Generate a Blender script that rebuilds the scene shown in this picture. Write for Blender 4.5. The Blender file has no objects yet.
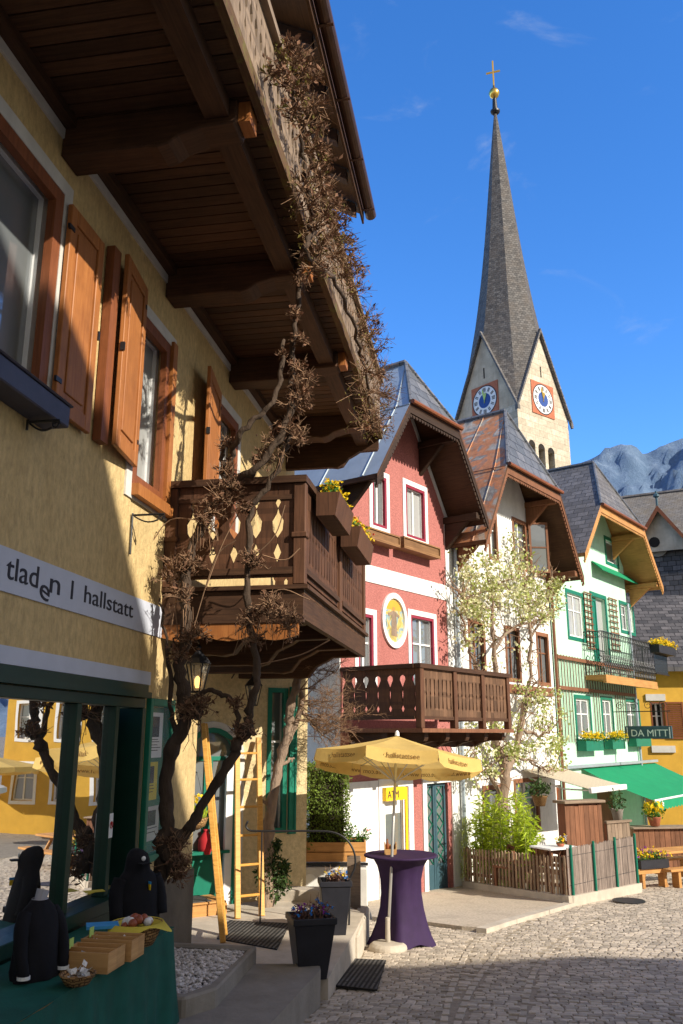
import bpy, bmesh, math, random
from mathutils import Vector as V, Matrix
random.seed(7)
rnd = random.random
def uni(a, b): return a + (b - a) * random.random()
SC = bpy.context.scene
COL = SC.collection
Z = V((0, 0, 1))

# ---------------------------------------------------------------- camera numbers and plane helpers
FOC, PITCH = 850.0, math.radians(14.7)
CT, ST = math.cos(PITCH), math.sin(PITCH)
def ray(u, v):
    a, b = u - 341.5, 512 - v
    return V((a, FOC * CT - b * ST, FOC * ST + b * CT))
def at(u, v, Y):
    r = ray(u, v)
    return r * (Y / r.y)
def gz(y):
    y = max(0.0, min(46.0, y))
    return -1.9 - 0.066 * y
def ground(u, v, dz=0.0):
    r = ray(u, v)
    t = (-1.9 + dz) / (r.z + 0.066 * r.y)
    return r * t
def level(u, v, z):
    r = ray(u, v)
    return r * (z / r.z)

class Fr:
    """vertical plane: origin P, horizontal direction d, outward normal n"""
    def __init__(s, P, deg):
        a = math.radians(deg)
        s.d = V((math.sin(a), math.cos(a), 0)); s.n = V((math.cos(a), -math.sin(a), 0)); s.P = V((P[0], P[1], 0))
    def p(s, a, z, o=0.0): return s.P + s.d * a + s.n * o + Z * z
    def sz(s, u, v, o=0.0):
        r = ray(u, v)
        t = (s.P.dot(s.n) + o) / r.dot(s.n)
        q = r * t - s.P
        return q.dot(s.d), r.z * t
    def rect(s, u0, v0, u1, v1, o=0.0):
        um, vm = (u0 + u1) / 2, (v0 + v1) / 2
        return s.sz(u0, vm, o)[0], s.sz(u1, vm, o)[0], s.sz(um, v1, o)[1], s.sz(um, v0, o)[1]

A1 = math.radians(9.6)
W = Fr((-3.3 * math.cos(A1), 3.3 * math.sin(A1)), 9.6)       # yellow shop wall
R = Fr((2.04, 19.0), 37.0)                                    # row of gabled houses
N = Fr((-2.2, 12.6), 59.0)                                    # recessed wall under the low balcony

# ---------------------------------------------------------------- mesh builder
class MB:
    def __init__(s, ax=(1, 0, 0)):
        s.v = []; s.f = []; s.m = []; s.mi = 0; s.sm = []; s.smooth = False; s.ax = V(ax)
    def face(s, pts):
        b = len(s.v); s.v += [V(p) for p in pts]; s.f.append(list(range(b, b + len(pts)))); s.m.append(s.mi); s.sm.append(s.smooth)
    def idx(s, vs, fs):
        b = len(s.v); s.v += [V(p) for p in vs]
        for f in fs: s.f.append([b + i for i in f]); s.m.append(s.mi); s.sm.append(s.smooth)
    def hexa(s, c):   # 8 corners: bottom ring then top ring
        s.idx(c, [(0, 3, 2, 1), (4, 5, 6, 7), (0, 1, 5, 4), (1, 2, 6, 5), (2, 3, 7, 6), (3, 0, 4, 7)])
    def box(s, F, s0, s1, z0, z1, o0, o1):
        s.hexa([F.p(s0, z0, o0), F.p(s1, z0, o0), F.p(s1, z0, o1), F.p(s0, z0, o1),
                F.p(s0, z1, o0), F.p(s1, z1, o0), F.p(s1, z1, o1), F.p(s0, z1, o1)])
    def bx(s, c, sx, sy, sz, a=0.0):    # box standing on centre c, rotated a about z
        ca, sa = math.cos(a), math.sin(a); c = V(c)
        q = [c + V((x * sx / 2 * ca - y * sy / 2 * sa, x * sx / 2 * sa + y * sy / 2 * ca, 0)) for x, y in ((-1, -1), (1, -1), (1, 1), (-1, 1))]
        s.hexa(q + [p + Z * sz for p in q])
    def bar(s, p, q, w, h=None, up=Z):  # rectangular bar from p to q
        p, q = V(p), V(q); h = h or w; d = (q - p).normalized()
        x = d.cross(up)
        if x.length < 1e-3: x = d.cross(V((1, 0, 0)))
        x.normalize(); y = x.cross(d)
        r = [x * (i * w / 2) + y * (j * h / 2) for i, j in ((-1, -1), (1, -1), (1, 1), (-1, 1))]
        s.hexa([p + k for k in r] + [q + k for k in r])
    def prism(s, pts, vec):
        n = len(pts); vec = V(vec); a = [V(p) for p in pts]
        s.idx(a + [p + vec for p in a], [tuple(range(n))[::-1], tuple(range(n, 2 * n))] + [(i, (i + 1) % n, n + (i + 1) % n, n + i) for i in range(n)])
    def tube(s, path, rad, n=7, rough=0.0, cap=True):
        path = [V(p) for p in path]; m = len(path)
        if not hasattr(rad, '__len__'): rad = [rad] * m
        t0 = (path[1] - path[0]).normalized()
        x = t0.cross(Z)
        if x.length < .1: x = t0.cross(V((1, 0, 0)))
        x.normalize(); vs = []; fs = []
        for i in range(m):
            t = (path[min(i + 1, m - 1)] - path[max(i - 1, 0)]).normalized()
            x = (x - t * x.dot(t)).normalized(); y = t.cross(x)
            for k in range(n):
                a = 2 * math.pi * k / n; r = rad[i] * (1 + uni(-rough, rough))
                vs.append(path[i] + x * (math.cos(a) * r) + y * (math.sin(a) * r))
        for i in range(m - 1):
            for k in range(n): fs.append((i * n + k, i * n + (k + 1) % n, (i + 1) * n + (k + 1) % n, (i + 1) * n + k))
        if cap: fs += [tuple(range(n))[::-1], tuple(range((m - 1) * n, m * n))]
        s.idx(vs, fs)
    def lathe(s, c, prof, n=20, cap=True, axis=Z):
        axis = V(axis).normalized(); x = axis.orthogonal().normalized(); y = axis.cross(x); c = V(c); vs = []; fs = []
        for r, h in prof:
            for k in range(n):
                a = 2 * math.pi * k / n; vs.append(c + axis * h + x * (math.cos(a) * r) + y * (math.sin(a) * r))
        m = len(prof)
        for i in range(m - 1):
            for k in range(n): fs.append((i * n + k, i * n + (k + 1) % n, (i + 1) * n + (k + 1) % n, (i + 1) * n + k))
        if cap: fs += [tuple(range(n))[::-1], tuple(range((m - 1) * n, m * n))]
        s.idx(vs, fs)
    def leaf(s, p, size, asp=.5, dirv=None):
        d = V(dirv) if dirv is not None else V((uni(-1, 1), uni(-1, 1), uni(-1, 1)))
        d = (d + V((uni(-.3, .3), uni(-.3, .3), uni(-.3, .3)))).normalized()
        w = d.cross(V((uni(-1, 1), uni(-1, 1), uni(-1, 1))))
        if w.length < 1e-4: w = d.orthogonal()
        w.normalize(); n = d.cross(w); p = V(p)
        s.face([p, p + d * size * .5 + w * size * asp * .5 + n * size * .08, p + d * size, p + d * size * .5 - w * size * asp * .5 + n * size * .08])
    def blob(s, c, r, sq=(1, 1, 1), j=.15, sub=1):
        bm = bmesh.new(); bmesh.ops.create_icosphere(bm, subdivisions=sub, radius=1)
        vs = [V(c) + V((q.co.x * sq[0], q.co.y * sq[1], q.co.z * sq[2])) * r * (1 + uni(-j, j)) for q in bm.verts]
        fs = [tuple(q.index for q in f.verts) for f in bm.faces]; bm.free(); s.idx(vs, fs)

def dec(path, k):    # smooth resample through the points (Catmull-Rom)
    P = [V(p) for p in path]; P = [P[0] * 2 - P[1]] + P + [P[-1] * 2 - P[-2]]; out = []
    for i in range(1, len(P) - 2):
        a, b, c, d = P[i - 1:i + 3]
        for j in range(k):
            t = j / k
            out.append(.5 * ((2 * b) + (c - a) * t + (2 * a - 5 * b + 4 * c - d) * t * t + (3 * b - a - 3 * c + d) * t ** 3))
    return out + [P[-2]]

def origin_of(parent):
    o = V((0, 0, 0)); q = parent
    while q: o += q.location; q = q.parent
    return o
def build(name, mb, mats, parent=None, loc=None, bevel=0, keep=False):
    base = origin_of(parent); mats = mats if isinstance(mats, (list, tuple)) else [mats]
    if loc is None:
        if parent is None:
            xs = [p.x for p in mb.v]; ys = [p.y for p in mb.v]; zs = [p.z for p in mb.v]
            loc = V(((min(xs) + max(xs)) / 2, (min(ys) + max(ys)) / 2, min(zs)))
        else: loc = V((0, 0, 0))
    if keep: loc = V((0, 0, 0))
    off = base + loc
    me = bpy.data.meshes.new(name)
    me.from_pydata([p - off for p in mb.v], [], mb.f)
    for m in mats: me.materials.append(m)
    me.polygons.foreach_set('material_index', mb.m); me.polygons.foreach_set('use_smooth', mb.sm)
    me.update()
    uv = me.uv_layers.new(name='UVMap').data
    ax = mb.ax
    for po in me.polygons:
        n = po.normal
        if abs(n.z) > .95: u = ax - n * ax.dot(n)
        else: u = Z.cross(n)
        if u.length < 1e-5: u = V((1, 0, 0))
        u.normalize(); w = n.cross(u)
        if w.z < -.05: w = -w
        for li in po.loop_indices:
            c = mb.v[me.loops[li].vertex_index]
            uv[li].uv = (c.dot(u), c.dot(w))
    o = bpy.data.objects.new(name, me); COL.objects.link(o)
    o.parent = parent; o.location = loc
    if bevel:
        b = o.modifiers.new('edge', 'BEVEL'); b.width = bevel; b.segments = 1; b.limit_method = 'ANGLE'
    return o
def tag(o, label=None, cat=None, group=None, kind=None):
    if label: o['label'] = label
    if cat: o['category'] = cat
    if group: o['group'] = group
    if kind: o['kind'] = kind
    return o
def thing(name, label, cat, loc, group=None):
    o = bpy.data.objects.new(name, None); COL.objects.link(o); o.location = V(loc); o.empty_display_size = .2
    return tag(o, label, cat, group)
def dup(o, loc, label=None):
    """copy of a thing with copies of its parts and sub-parts"""
    r = o.copy(); COL.objects.link(r); r.location = loc
    if label: r['label'] = label
    for ch in list(o.children):
        c = ch.copy(); COL.objects.link(c); c.parent = r
        for g in list(ch.children):
            d = g.copy(); COL.objects.link(d); d.parent = c
    return r
def solo(name, mb, mats, label, cat, group=None, bevel=0):
    return tag(build(name, mb, mats, bevel=bevel), label, cat, group)
def struct(name, mb, mats): return tag(build(name, mb, mats, keep=True), kind='structure')

# ---------------------------------------------------------------- materials
MATS = {}
def newmat(name):
    m = bpy.data.materials.new(name); m.use_nodes = True; nt = m.node_tree
    return m, nt, nt.nodes['Principled BSDF']
def N_(nt, t, **kw):
    n = nt.nodes.new(t)
    for k, v in kw.items():
        if k in n.inputs: n.inputs[k].default_value = v
        else: setattr(n, k, v)
    return n
def rgb(c): return (c[0], c[1], c[2], 1)
def ramp(nt, fac, stops):
    r = nt.nodes.new('ShaderNodeValToRGB'); nt.links.new(fac, r.inputs[0]); e = r.color_ramp.elements
    e[0].position, e[0].color = stops[0][0], rgb(stops[0][1]); e[1].position, e[1].color = stops[-1][0], rgb(stops[-1][1])
    for p, c in stops[1:-1]:
        k = e.new(p); k.color = rgb(c)
    return r.outputs[0]
def coords(nt, kind='Object', sc=(1, 1, 1), rot=0):
    if kind == 'World': src = nt.nodes.new('ShaderNodeNewGeometry').outputs['Position']
    else: src = nt.nodes.new('ShaderNodeTexCoord').outputs[kind]
    mp = nt.nodes.new('ShaderNodeMapping'); mp.inputs['Scale'].default_value = sc; mp.inputs['Rotation'].default_value = (0, 0, rot)
    nt.links.new(src, mp.inputs['Vector']); return mp.outputs[0]
def mixc(nt, fac, a, b, mode='MIX'):
    m = nt.nodes.new('ShaderNodeMix'); m.data_type = 'RGBA'; m.blend_type = mode
    for sock, val in ((m.inputs[0], fac), (m.inputs[6], a), (m.inputs[7], b)):
        if isinstance(val, bpy.types.NodeSocket): nt.links.new(val, sock)
        elif isinstance(val, (int, float)): sock.default_value = val
        else: sock.default_value = rgb(val)
    return m.outputs[2]
def bumpit(nt, bs, h, strength, dist=.02):
    b = nt.nodes.new('ShaderNodeBump'); b.inputs['Strength'].default_value = strength; b.inputs['Distance'].default_value = dist
    nt.links.new(h, b.inputs['Height']); nt.links.new(b.outputs[0], bs.inputs['Normal'])
def island(nt, col, amt):
    if not amt: return col
    g = nt.nodes.new('ShaderNodeNewGeometry')
    mr = N_(nt, 'ShaderNodeMapRange'); nt.links.new(g.outputs['Random Per Island'], mr.inputs[0])
    mr.inputs[3].default_value = 1 - amt; mr.inputs[4].default_value = 1 + amt
    h = nt.nodes.new('ShaderNodeHueSaturation'); nt.links.new(mr.outputs[0], h.inputs['Value']); nt.links.new(col, h.inputs['Color'])
    return h.outputs[0]
def plain(name, c, rough=.6, var=.15, scale=6, bump=.1, bscale=60, isl=0.0, spec=.3, metal=0.0, dirt=0.0, dcol=(.1, .08, .06), coord='Object', stretch=(1, 1, 1), trans=0.0, bdist=.01):
    m, nt, bs = newmat(name)
    vec = coords(nt, coord, stretch)
    n1 = N_(nt, 'ShaderNodeTexNoise', Scale=scale, Detail=6.0, Roughness=.65); nt.links.new(vec, n1.inputs['Vector'])
    col = ramp(nt, n1.outputs['Fac'], [(.3, [k * (1 - var) for k in c]), (.7, [min(1, k * (1 + var)) for k in c])])
    if dirt:
        n3 = N_(nt, 'ShaderNodeTexNoise', Scale=1.1, Detail=8.0, Roughness=.7); nt.links.new(coords(nt, 'World', (1.4, 1.4, .3)), n3.inputs['Vector'])
        f = N_(nt, 'ShaderNodeMapRange'); nt.links.new(n3.outputs['Fac'], f.inputs[0]); f.inputs[1].default_value = .48; f.inputs[2].default_value = .78; f.inputs[4].default_value = dirt
        col = mixc(nt, f.outputs[0], col, dcol)
    col = island(nt, col, isl)
    nt.links.new(col, bs.inputs['Base Color'])
    bs.inputs['Roughness'].default_value = rough; bs.inputs['Specular IOR Level'].default_value = spec; bs.inputs['Metallic'].default_value = metal
    if bump:
        n2 = N_(nt, 'ShaderNodeTexNoise', Scale=bscale, Detail=4.0, Roughness=.6); nt.links.new(vec, n2.inputs['Vector'])
        bumpit(nt, bs, n2.outputs['Fac'], bump, bdist)
    if trans:
        out = nt.nodes['Material Output']; tr = nt.nodes.new('ShaderNodeBsdfTranslucent'); nt.links.new(col, tr.inputs[0])
        mx = nt.nodes.new('ShaderNodeMixShader'); mx.inputs[0].default_value = trans
        nt.links.new(bs.outputs[0], mx.inputs[1]); nt.links.new(tr.outputs[0], mx.inputs[2]); nt.links.new(mx.outputs[0], out.inputs[0])
    return m
def wood(name, c1, c2, vert=False, isl=.18, rough=.65, moss=0.0):
    m, nt, bs = newmat(name)
    vec = coords(nt, 'UV', (38, 2.2, 1) if vert else (2.2, 38, 1))
    n1 = N_(nt, 'ShaderNodeTexNoise', Scale=1.0, Detail=5.0, Roughness=.6, Distortion=.6); nt.links.new(vec, n1.inputs['Vector'])
    col = ramp(nt, n1.outputs['Fac'], [(.3, c1), (.5, [(a + b) / 2 for a, b in zip(c1, c2)]), (.72, c2)])
    n3 = N_(nt, 'ShaderNodeTexNoise', Scale=2.3, Detail=6.0, Roughness=.7); nt.links.new(coords(nt, 'World'), n3.inputs['Vector'])
    f = N_(nt, 'ShaderNodeMapRange'); nt.links.new(n3.outputs['Fac'], f.inputs[0]); f.inputs[1].default_value = .45; f.inputs[2].default_value = .8; f.inputs[4].default_value = .55
    col = mixc(nt, f.outputs[0], col, [k * .45 for k in c1])
    if moss:
        n4 = N_(nt, 'ShaderNodeTexNoise', Scale=9.0, Detail=6.0, Roughness=.7); nt.links.new(coords(nt, 'World'), n4.inputs['Vector'])
        g = N_(nt, 'ShaderNodeMapRange'); nt.links.new(n4.outputs['Fac'], g.inputs[0]); g.inputs[1].default_value = .5; g.inputs[2].default_value = .66; g.inputs[4].default_value = moss
        col = mixc(nt, g.outputs[0], col, (.13, .12, .03))
    col = island(nt, col, isl)
    nt.links.new(col, bs.inputs['Base Color']); bs.inputs['Roughness'].default_value = rough; bs.inputs['Specular IOR Level'].default_value = .25
    bumpit(nt, bs, n1.outputs['Fac'], .35, .006); return m
def brick(name, c1, c2, cm, bw, rh, mortar=.012, rough=.8, bump=.6, wob=.0, rot=0, stain=None, offset=.5, spec=.25):
    m, nt, bs = newmat(name)
    vec = coords(nt, 'UV', (1, 1, 1), rot)
    if wob:
        nn = N_(nt, 'ShaderNodeTexNoise', Scale=3.0, Detail=3.0); nt.links.new(vec, nn.inputs['Vector'])
        a = N_(nt, 'ShaderNodeVectorMath', operation='MULTIPLY_ADD'); nt.links.new(nn.outputs['Color'], a.inputs[0]); a.inputs[1].default_value = (wob, wob, 0); nt.links.new(vec, a.inputs[2]); vec = a.outputs[0]
    b = nt.nodes.new('ShaderNodeTexBrick'); nt.links.new(vec, b.inputs['Vector']); b.offset = offset
    for k, v in (('Color1', rgb(c1)), ('Color2', rgb(c2)), ('Mortar', rgb(cm)), ('Scale', 1.0), ('Mortar Size', mortar), ('Brick Width', bw), ('Row Height', rh), ('Mortar Smooth', .3)): b.inputs[k].default_value = v
    n3 = N_(nt, 'ShaderNodeTexNoise', Scale=5.0, Detail=8.0, Roughness=.7); nt.links.new(coords(nt, 'World'), n3.inputs['Vector'])
    col = mixc(nt, .7, b.outputs['Color'], ramp(nt, n3.outputs['Fac'], [(.25, (.45, .45, .45)), (.75, (1.3, 1.3, 1.3))]), 'MULTIPLY')
    if stain:
        n4 = N_(nt, 'ShaderNodeTexNoise', Scale=1.3, Detail=9.0, Roughness=.75); nt.links.new(coords(nt, 'World'), n4.inputs['Vector'])
        f = N_(nt, 'ShaderNodeMapRange'); nt.links.new(n4.outputs['Fac'], f.inputs[0]); f.inputs[1].default_value = .45; f.inputs[2].default_value = .65; f.inputs[4].default_value = .8
        col = mixc(nt, f.outputs[0], col, stain)
    nt.links.new(col, bs.inputs['Base Color']); bs.inputs['Roughness'].default_value = rough; bs.inputs['Specular IOR Level'].default_value = spec
    ad = N_(nt, 'ShaderNodeMath', operation='MULTIPLY_ADD'); nt.links.new(b.outputs['Fac'], ad.inputs[0]); ad.inputs[1].default_value = -1.0; nt.links.new(n3.outputs['Fac'], ad.inputs[2])
    bumpit(nt, bs, ad.outputs[0], bump, .015); return m
def glassy(name, c, mixf=.5, rough=.02, wav=.0):
    m, nt, bs = newmat(name); out = nt.nodes['Material Output']
    bs.inputs['Base Color'].default_value = rgb(c); bs.inputs['Roughness'].default_value = .4
    gl = nt.nodes.new('ShaderNodeBsdfGlossy'); gl.inputs['Roughness'].default_value = rough; gl.inputs['Color'].default_value = (.9, .92, .95, 1)
    fr = N_(nt, 'ShaderNodeFresnel', IOR=1.5)
    mr = N_(nt, 'ShaderNodeMapRange'); nt.links.new(fr.outputs[0], mr.inputs[0]); mr.inputs[3].default_value = mixf; mr.inputs[4].default_value = 1.0
    if wav:
        n = N_(nt, 'ShaderNodeTexNoise', Scale=2.0, Detail=1.0); nt.links.new(coords(nt, 'Object'), n.inputs['Vector'])
        b = nt.nodes.new('ShaderNodeBump'); b.inputs['Strength'].default_value = wav; b.inputs['Distance'].default_value = .02; nt.links.new(n.outputs['Fac'], b.inputs['Height']); nt.links.new(b.outputs[0], gl.inputs['Normal'])
    mx = nt.nodes.new('ShaderNodeMixShader'); nt.links.new(mr.outputs[0], mx.inputs[0]); nt.links.new(bs.outputs[0], mx.inputs[1]); nt.links.new(gl.outputs[0], mx.inputs[2]); nt.links.new(mx.outputs[0], out.inputs[0])
    return m

m_yel = plain('yellow_stucco', (.57, .42, .20), .9, .22, 20, 1.0, 30, dirt=.5, dcol=(.36, .24, .09), bdist=.02, stretch=(1, 1, .5))
m_cream = plain('cream_stucco', (.62, .49, .27), .9, .2, 16, .8, 35, dirt=.5, dcol=(.42, .30, .14), bdist=.02)
m_trimw = plain('pale_plaster_trim', (.58, .56, .52), .9, .1, 4, .25, 60, dirt=.3, dcol=(.3, .28, .24))
m_band = plain('sign_band_paint', (.52, .55, .63), .8, .06, 3, .15, 60, dirt=.25, dcol=(.36, .37, .40))
m_plinth = plain('grey_plinth_plaster', (.13, .11, .085), .95, .25, 3, .5, 30, dirt=.5)
m_shut = wood('orange_shutter_wood', (.30, .105, .03), (.43, .17, .05), True, .05, .5)
m_frame = wood('brown_window_wood', (.17, .055, .022), (.27, .09, .035), True, .08, .5)
m_brown = wood('dark_balcony_wood', (.042, .020, .011), (.092, .044, .022), False, .2)
m_brownv = wood('dark_balcony_board', (.062, .028, .015), (.13, .058, .030), True, .25)
m_soff = wood('soffit_wood', (.058, .028, .014), (.115, .056, .027), False, .35)
m_mossy = wood('mossy_edge_wood', (.07, .038, .02), (.15, .085, .04), False, .2, .8, .75)
m_grey = wood('weathered_board', (.17, .12, .085), (.30, .225, .16), True, .25, .8)
m_greyh = wood('weathered_rail', (.17, .12, .085), (.30, .225, .16), False, .25, .8)
m_balc = wood('brown_balcony_board', (.095, .050, .028), (.19, .105, .06), True, .28, .75)
m_redb = wood('red_brown_board', (.14, .058, .028), (.26, .115, .06), True, .25)
m_honey = wood('honey_pine', (.40, .19, .06), (.58, .30, .10), False, .12, .55)
m_ladder = wood('ladder_pine', (.50, .24, .045), (.70, .38, .09), False, .1, .5)
m_crate = wood('crate_pine', (.44, .23, .08), (.60, .35, .14), False, .1, .6)
m_gtrim = plain('green_paint', (.006, .16, .10), .45, .12, 6, .06, 60, dirt=.25, dcol=(.01, .06, .04))
m_shopg = plain('dark_green_frame', (.006, .034, .022), .4, .15, 6, .05, 60)
m_ledge = plain('violet_grey_ledge', (.055, .055, .085), .5, .2, 5, .1)
m_iron = plain('black_iron', (.012, .012, .014), .45, .2, 20, .1, 80, spec=.5)
m_white = plain('white_plaster', (.74, .735, .71), .9, .07, 6, .35, 40, dirt=.6, dcol=(.45, .43, .40))
m_wpaint = plain('white_paint', (.78, .78, .77), .5, .05, 8, .05)
m_red = plain('red_roughcast', (.42, .155, .135), .95, .28, 30, 1.0, 38, dirt=.55, dcol=(.30, .10, .085), bdist=.02)
m_crim = plain('crimson_paint', (.26, .025, .05), .5, .12, 8, .05)
m_mint = plain('mint_plaster', (.46, .72, .55), .9, .08, 6, .25, 40, dirt=.6, dcol=(.42, .50, .38))
m_ochre = plain('ochre_plaster', (.62, .36, .05), .9, .1, 2, .3, 40, dirt=.3, dcol=(.40, .22, .04))
m_slate = brick('slate_shingle', (.12, .115, .115), (.20, .19, .19), (.03, .03, .03), .34, .22, .012, .55, .8, .03, stain=(.105, .095, .085))
m_slateb = brick('blue_slate', (.10, .11, .125), (.165, .17, .19), (.03, .03, .035), .45, .30, .012, .45, .8, .02)
m_shing = brick('spire_shingle', (.075, .072, .072), (.17, .16, .152), (.028, .027, .027), .24, .17, .012, .7, .9, .05, stain=(.12, .10, .085))
m_stone = brick('church_ashlar', (.47, .41, .31), (.64, .57, .45), (.36, .31, .24), .85, .42, .014, .9, .5, .06, stain=(.40, .34, .26))
m_gable = plain('stained_gable_render', (.50, .42, .31), .9, .25, 1.2, .4, 12, dirt=.7, dcol=(.25, .17, .11))
m_slatewall = brick('slate_stone_wall', (.06, .058, .06), (.14, .13, .13), (.022, .02, .02), .42, .26, .016, .7, .9, .05)
m_greyroof = brick('grey_wood_shingle', (.15, .14, .13), (.23, .215, .20), (.06, .055, .05), .3, .22, .012, .8, .7, .05, stain=(.16, .13, .09))
m_gold = plain('gilding', (.85, .56, .12), .28, .1, 10, .0, metal=1.0)
m_pane = glassy('window_pane', (.16, .175, .18), .16, .03, .15)
m_pane2 = glassy('pale_curtained_pane', (.42, .43, .42), .10, .04, .15)
m_shopglass = glassy('shop_glass', (.02, .022, .02), .85, .0, .03)
m_dark = plain('dark_interior', (.02, .017, .014), .9, .3, 5, 0)
m_umb = plain('yellow_canvas', (.84, .60, .20), .85, .08, 5, .4, 40, trans=.4)
m_umbw = plain('cream_canvas', (.75, .72, .66), .85, .06, 4, .2, 180, trans=.3)
m_awn = plain('green_canvas', (.016, .31, .145), .8, .08, 3, .15, 150, trans=.25)
m_cloth = plain('dark_green_cloth', (.006, .085, .062), .8, .25, 5, .25, 90)
m_purple = plain('purple_stretch_cloth', (.030, .012, .052), .75, .15, 6, .1, 120)
m_black = plain('black_cotton', (.006, .006, .009), .9, .3, 8, .3, 140)
m_conc = plain('grey_concrete', (.27, .245, .21), .95, .18, 3, .45, 30, dirt=.5, dcol=(.15, .13, .10))
m_step = plain('pale_stone_step', (.48, .42, .34), .95, .18, 3, .4, 30, dirt=.4, dcol=(.24, .21, .17))
m_pave = plain('tan_asphalt_pavement', (.47, .395, .305), .95, .3, 26, .8, 60, dirt=.5, dcol=(.24, .20, .16))
m_cob = plain('cobblestone', (.45, .385, .305), .72, .22, 14, .5, 45, isl=.32, spec=.35, coord='World')
m_cobl = plain('pale_border_stone', (.50, .43, .34), .75, .18, 14, .5, 45, isl=.2, coord='World')
m_joint = plain('sandy_joint', (.33, .275, .205), .95, .3, 20, .4, 60, coord='World')
m_cobfar = brick('far_cobble', (.30, .26, .21), (.40, .35, .29), (.17, .14, .11), .13, .11, .016, .8, .8, .12)
m_pebble = plain('white_pebble', (.55, .52, .50), .8, .2, 20, .2, 50, isl=.35)
m_anth = plain('anthracite_planter', (.022, .022, .028), .45, .2, 6, .1, 60)
m_wick = brick('woven_wicker', (.34, .19, .075), (.46, .27, .11), (.10, .05, .02), .05, .022, .004, .7, 1.0, .01)
m_mat = brick('ribbed_mat', (.085, .08, .075), (.12, .115, .11), (.018, .017, .016), .9, .05, .014, .9, 1.0, 0)
m_bark = plain('grey_brown_bark', (.070, .047, .032), .95, .4, 9, 1.0, 26, stretch=(1, 1, .3), bdist=.03)
m_barkl = plain('pale_bark', (.27, .195, .14), .95, .3, 9, 1.0, 26, stretch=(1, 1, .3), bdist=.03)
m_twig = plain('dry_twig', (.22, .13, .075), .9, .3, 12, 0, isl=.4)
m_dry = plain('dry_seed_leaf', (.155, .080, .047), .85, .25, 12, 0, isl=.65, trans=.2)
m_olive = plain('olive_moss_leaf', (.17, .145, .035), .85, .25, 12, 0, isl=.5, trans=.25)
m_bloss = plain('cream_blossom', (.70, .68, .40), .8, .1, 12, 0, isl=.3, trans=.3)
m_bleaf = plain('pale_young_leaf', (.36, .42, .11), .7, .15, 12, 0, isl=.35, trans=.35)
m_bamb = plain('bamboo_leaf', (.46, .58, .04), .55, .15, 12, 0, isl=.35, trans=.4)
m_hedge = plain('clipped_hedge_leaf', (.14, .20, .03), .6, .2, 12, 0, isl=.5, trans=.25)
m_bush = plain('dark_bush_leaf', (.045, .085, .02), .55, .2, 12, 0, isl=.5, trans=.25)
m_leaf = plain('green_leaf', (.09, .21, .03), .55, .2, 12, 0, isl=.4, trans=.3)
m_yflo = plain('yellow_petal', (.85, .60, .015), .6, .1, 12, 0, isl=.2, trans=.3)
m_ppl = plain('purple_petal', (.30, .03, .38), .6, .1, 12, 0, isl=.3, trans=.3)
m_blue = plain('blue_petal', (.03, .22, .62), .6, .1, 12, 0, isl=.3, trans=.2)
m_rflo = plain('red_petal', (.65, .05, .02), .6, .1, 12, 0, isl=.2, trans=.2)
m_heath = plain('bronze_heather_leaf', (.17, .085, .06), .7, .2, 12, 0, isl=.5, trans=.2)
m_soil = plain('dark_soil', (.04, .03, .02), .95, .3, 20, .5, 40)
m_steel = plain('pole_steel', (.62, .61, .58), .35, .05, 8, 0, metal=.6)
m_ink = plain('dark_lettering', (.03, .03, .04), .7, .05, 8, 0)
m_inkl = plain('white_lettering', (.80, .82, .80), .6, .03, 8, 0)
m_brnink = plain('brown_print', (.22, .11, .03), .7, .05, 8, 0)
m_teal = plain('slate_teal_board', (.045, .095, .12), .5, .15, 6, .05)
m_reed = wood('grey_reed', (.20, .155, .13), (.42, .34, .29), True, .45, .85)
m_copper = plain('brown_gutter_metal', (.085, .042, .026), .4, .2, 6, 0, metal=.3)
m_barge = wood('dark_barge_board', (.026, .015, .010), (.055, .030, .018), False, .15)
m_neck = plain('grey_bust', (.34, .34, .38), .6, .08, 6, 0)
m_paper = plain('paper', (.70, .70, .68), .8, .04, 5, 0)
m_ylp = plain('yellow_paper_cloth', (.62, .50, .06), .8, .08, 8, .1)
m_lime = plain('lime_price_card', (.48, .66, .16), .8, .05, 8, 0)
m_redc = plain('red_fabric', (.42, .02, .025), .8, .15, 8, .2)
m_cyan = plain('blue_booklet', (.05, .30, .62), .5, .1, 8, 0)
m_nut = plain('brown_glazed_bauble', (.22, .06, .03), .3, .3, 10, 0, isl=.5)
m_cobalt = plain('cobalt_dial', (.025, .07, .27), .5, .15, 8, 0)
m_terra = plain('painted_terracotta_square', (.42, .14, .075), .85, .2, 4, .2)
m_tin = plain('grey_blue_sheet_metal', (.36, .42, .47), .38, .12, 2, .05, 30, metal=.35)

def rusty():
    m, nt, bs = newmat('rusty_patchwork_tin')
    n = N_(nt, 'ShaderNodeTexNoise', Scale=1.15, Detail=9.0, Roughness=.6, Distortion=.9); nt.links.new(coords(nt, 'World'), n.inputs['Vector'])
    n2 = N_(nt, 'ShaderNodeTexNoise', Scale=7.0, Detail=8.0, Roughness=.7); nt.links.new(coords(nt, 'World'), n2.inputs['Vector'])
    col = ramp(nt, n.outputs['Fac'], [(.30, (.12, .12, .12)), (.40, (.36, .34, .30)), (.46, (.40, .19, .09)), (.53, (.50, .20, .08)), (.585, (.20, .19, .175)), (.64, (.38, .36, .32)), (.70, (.42, .17, .07))])
    col = mixc(nt, .75, col, ramp(nt, n2.outputs['Fac'], [(.25, (.45, .43, .42)), (.75, (1.45, 1.4, 1.35))]), 'MULTIPLY')
    nt.links.new(col, bs.inputs['Base Color']); bs.inputs['Roughness'].default_value = .6; bumpit(nt, bs, n2.outputs['Fac'], .3, .02); return m
m_rust = rusty()
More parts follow.
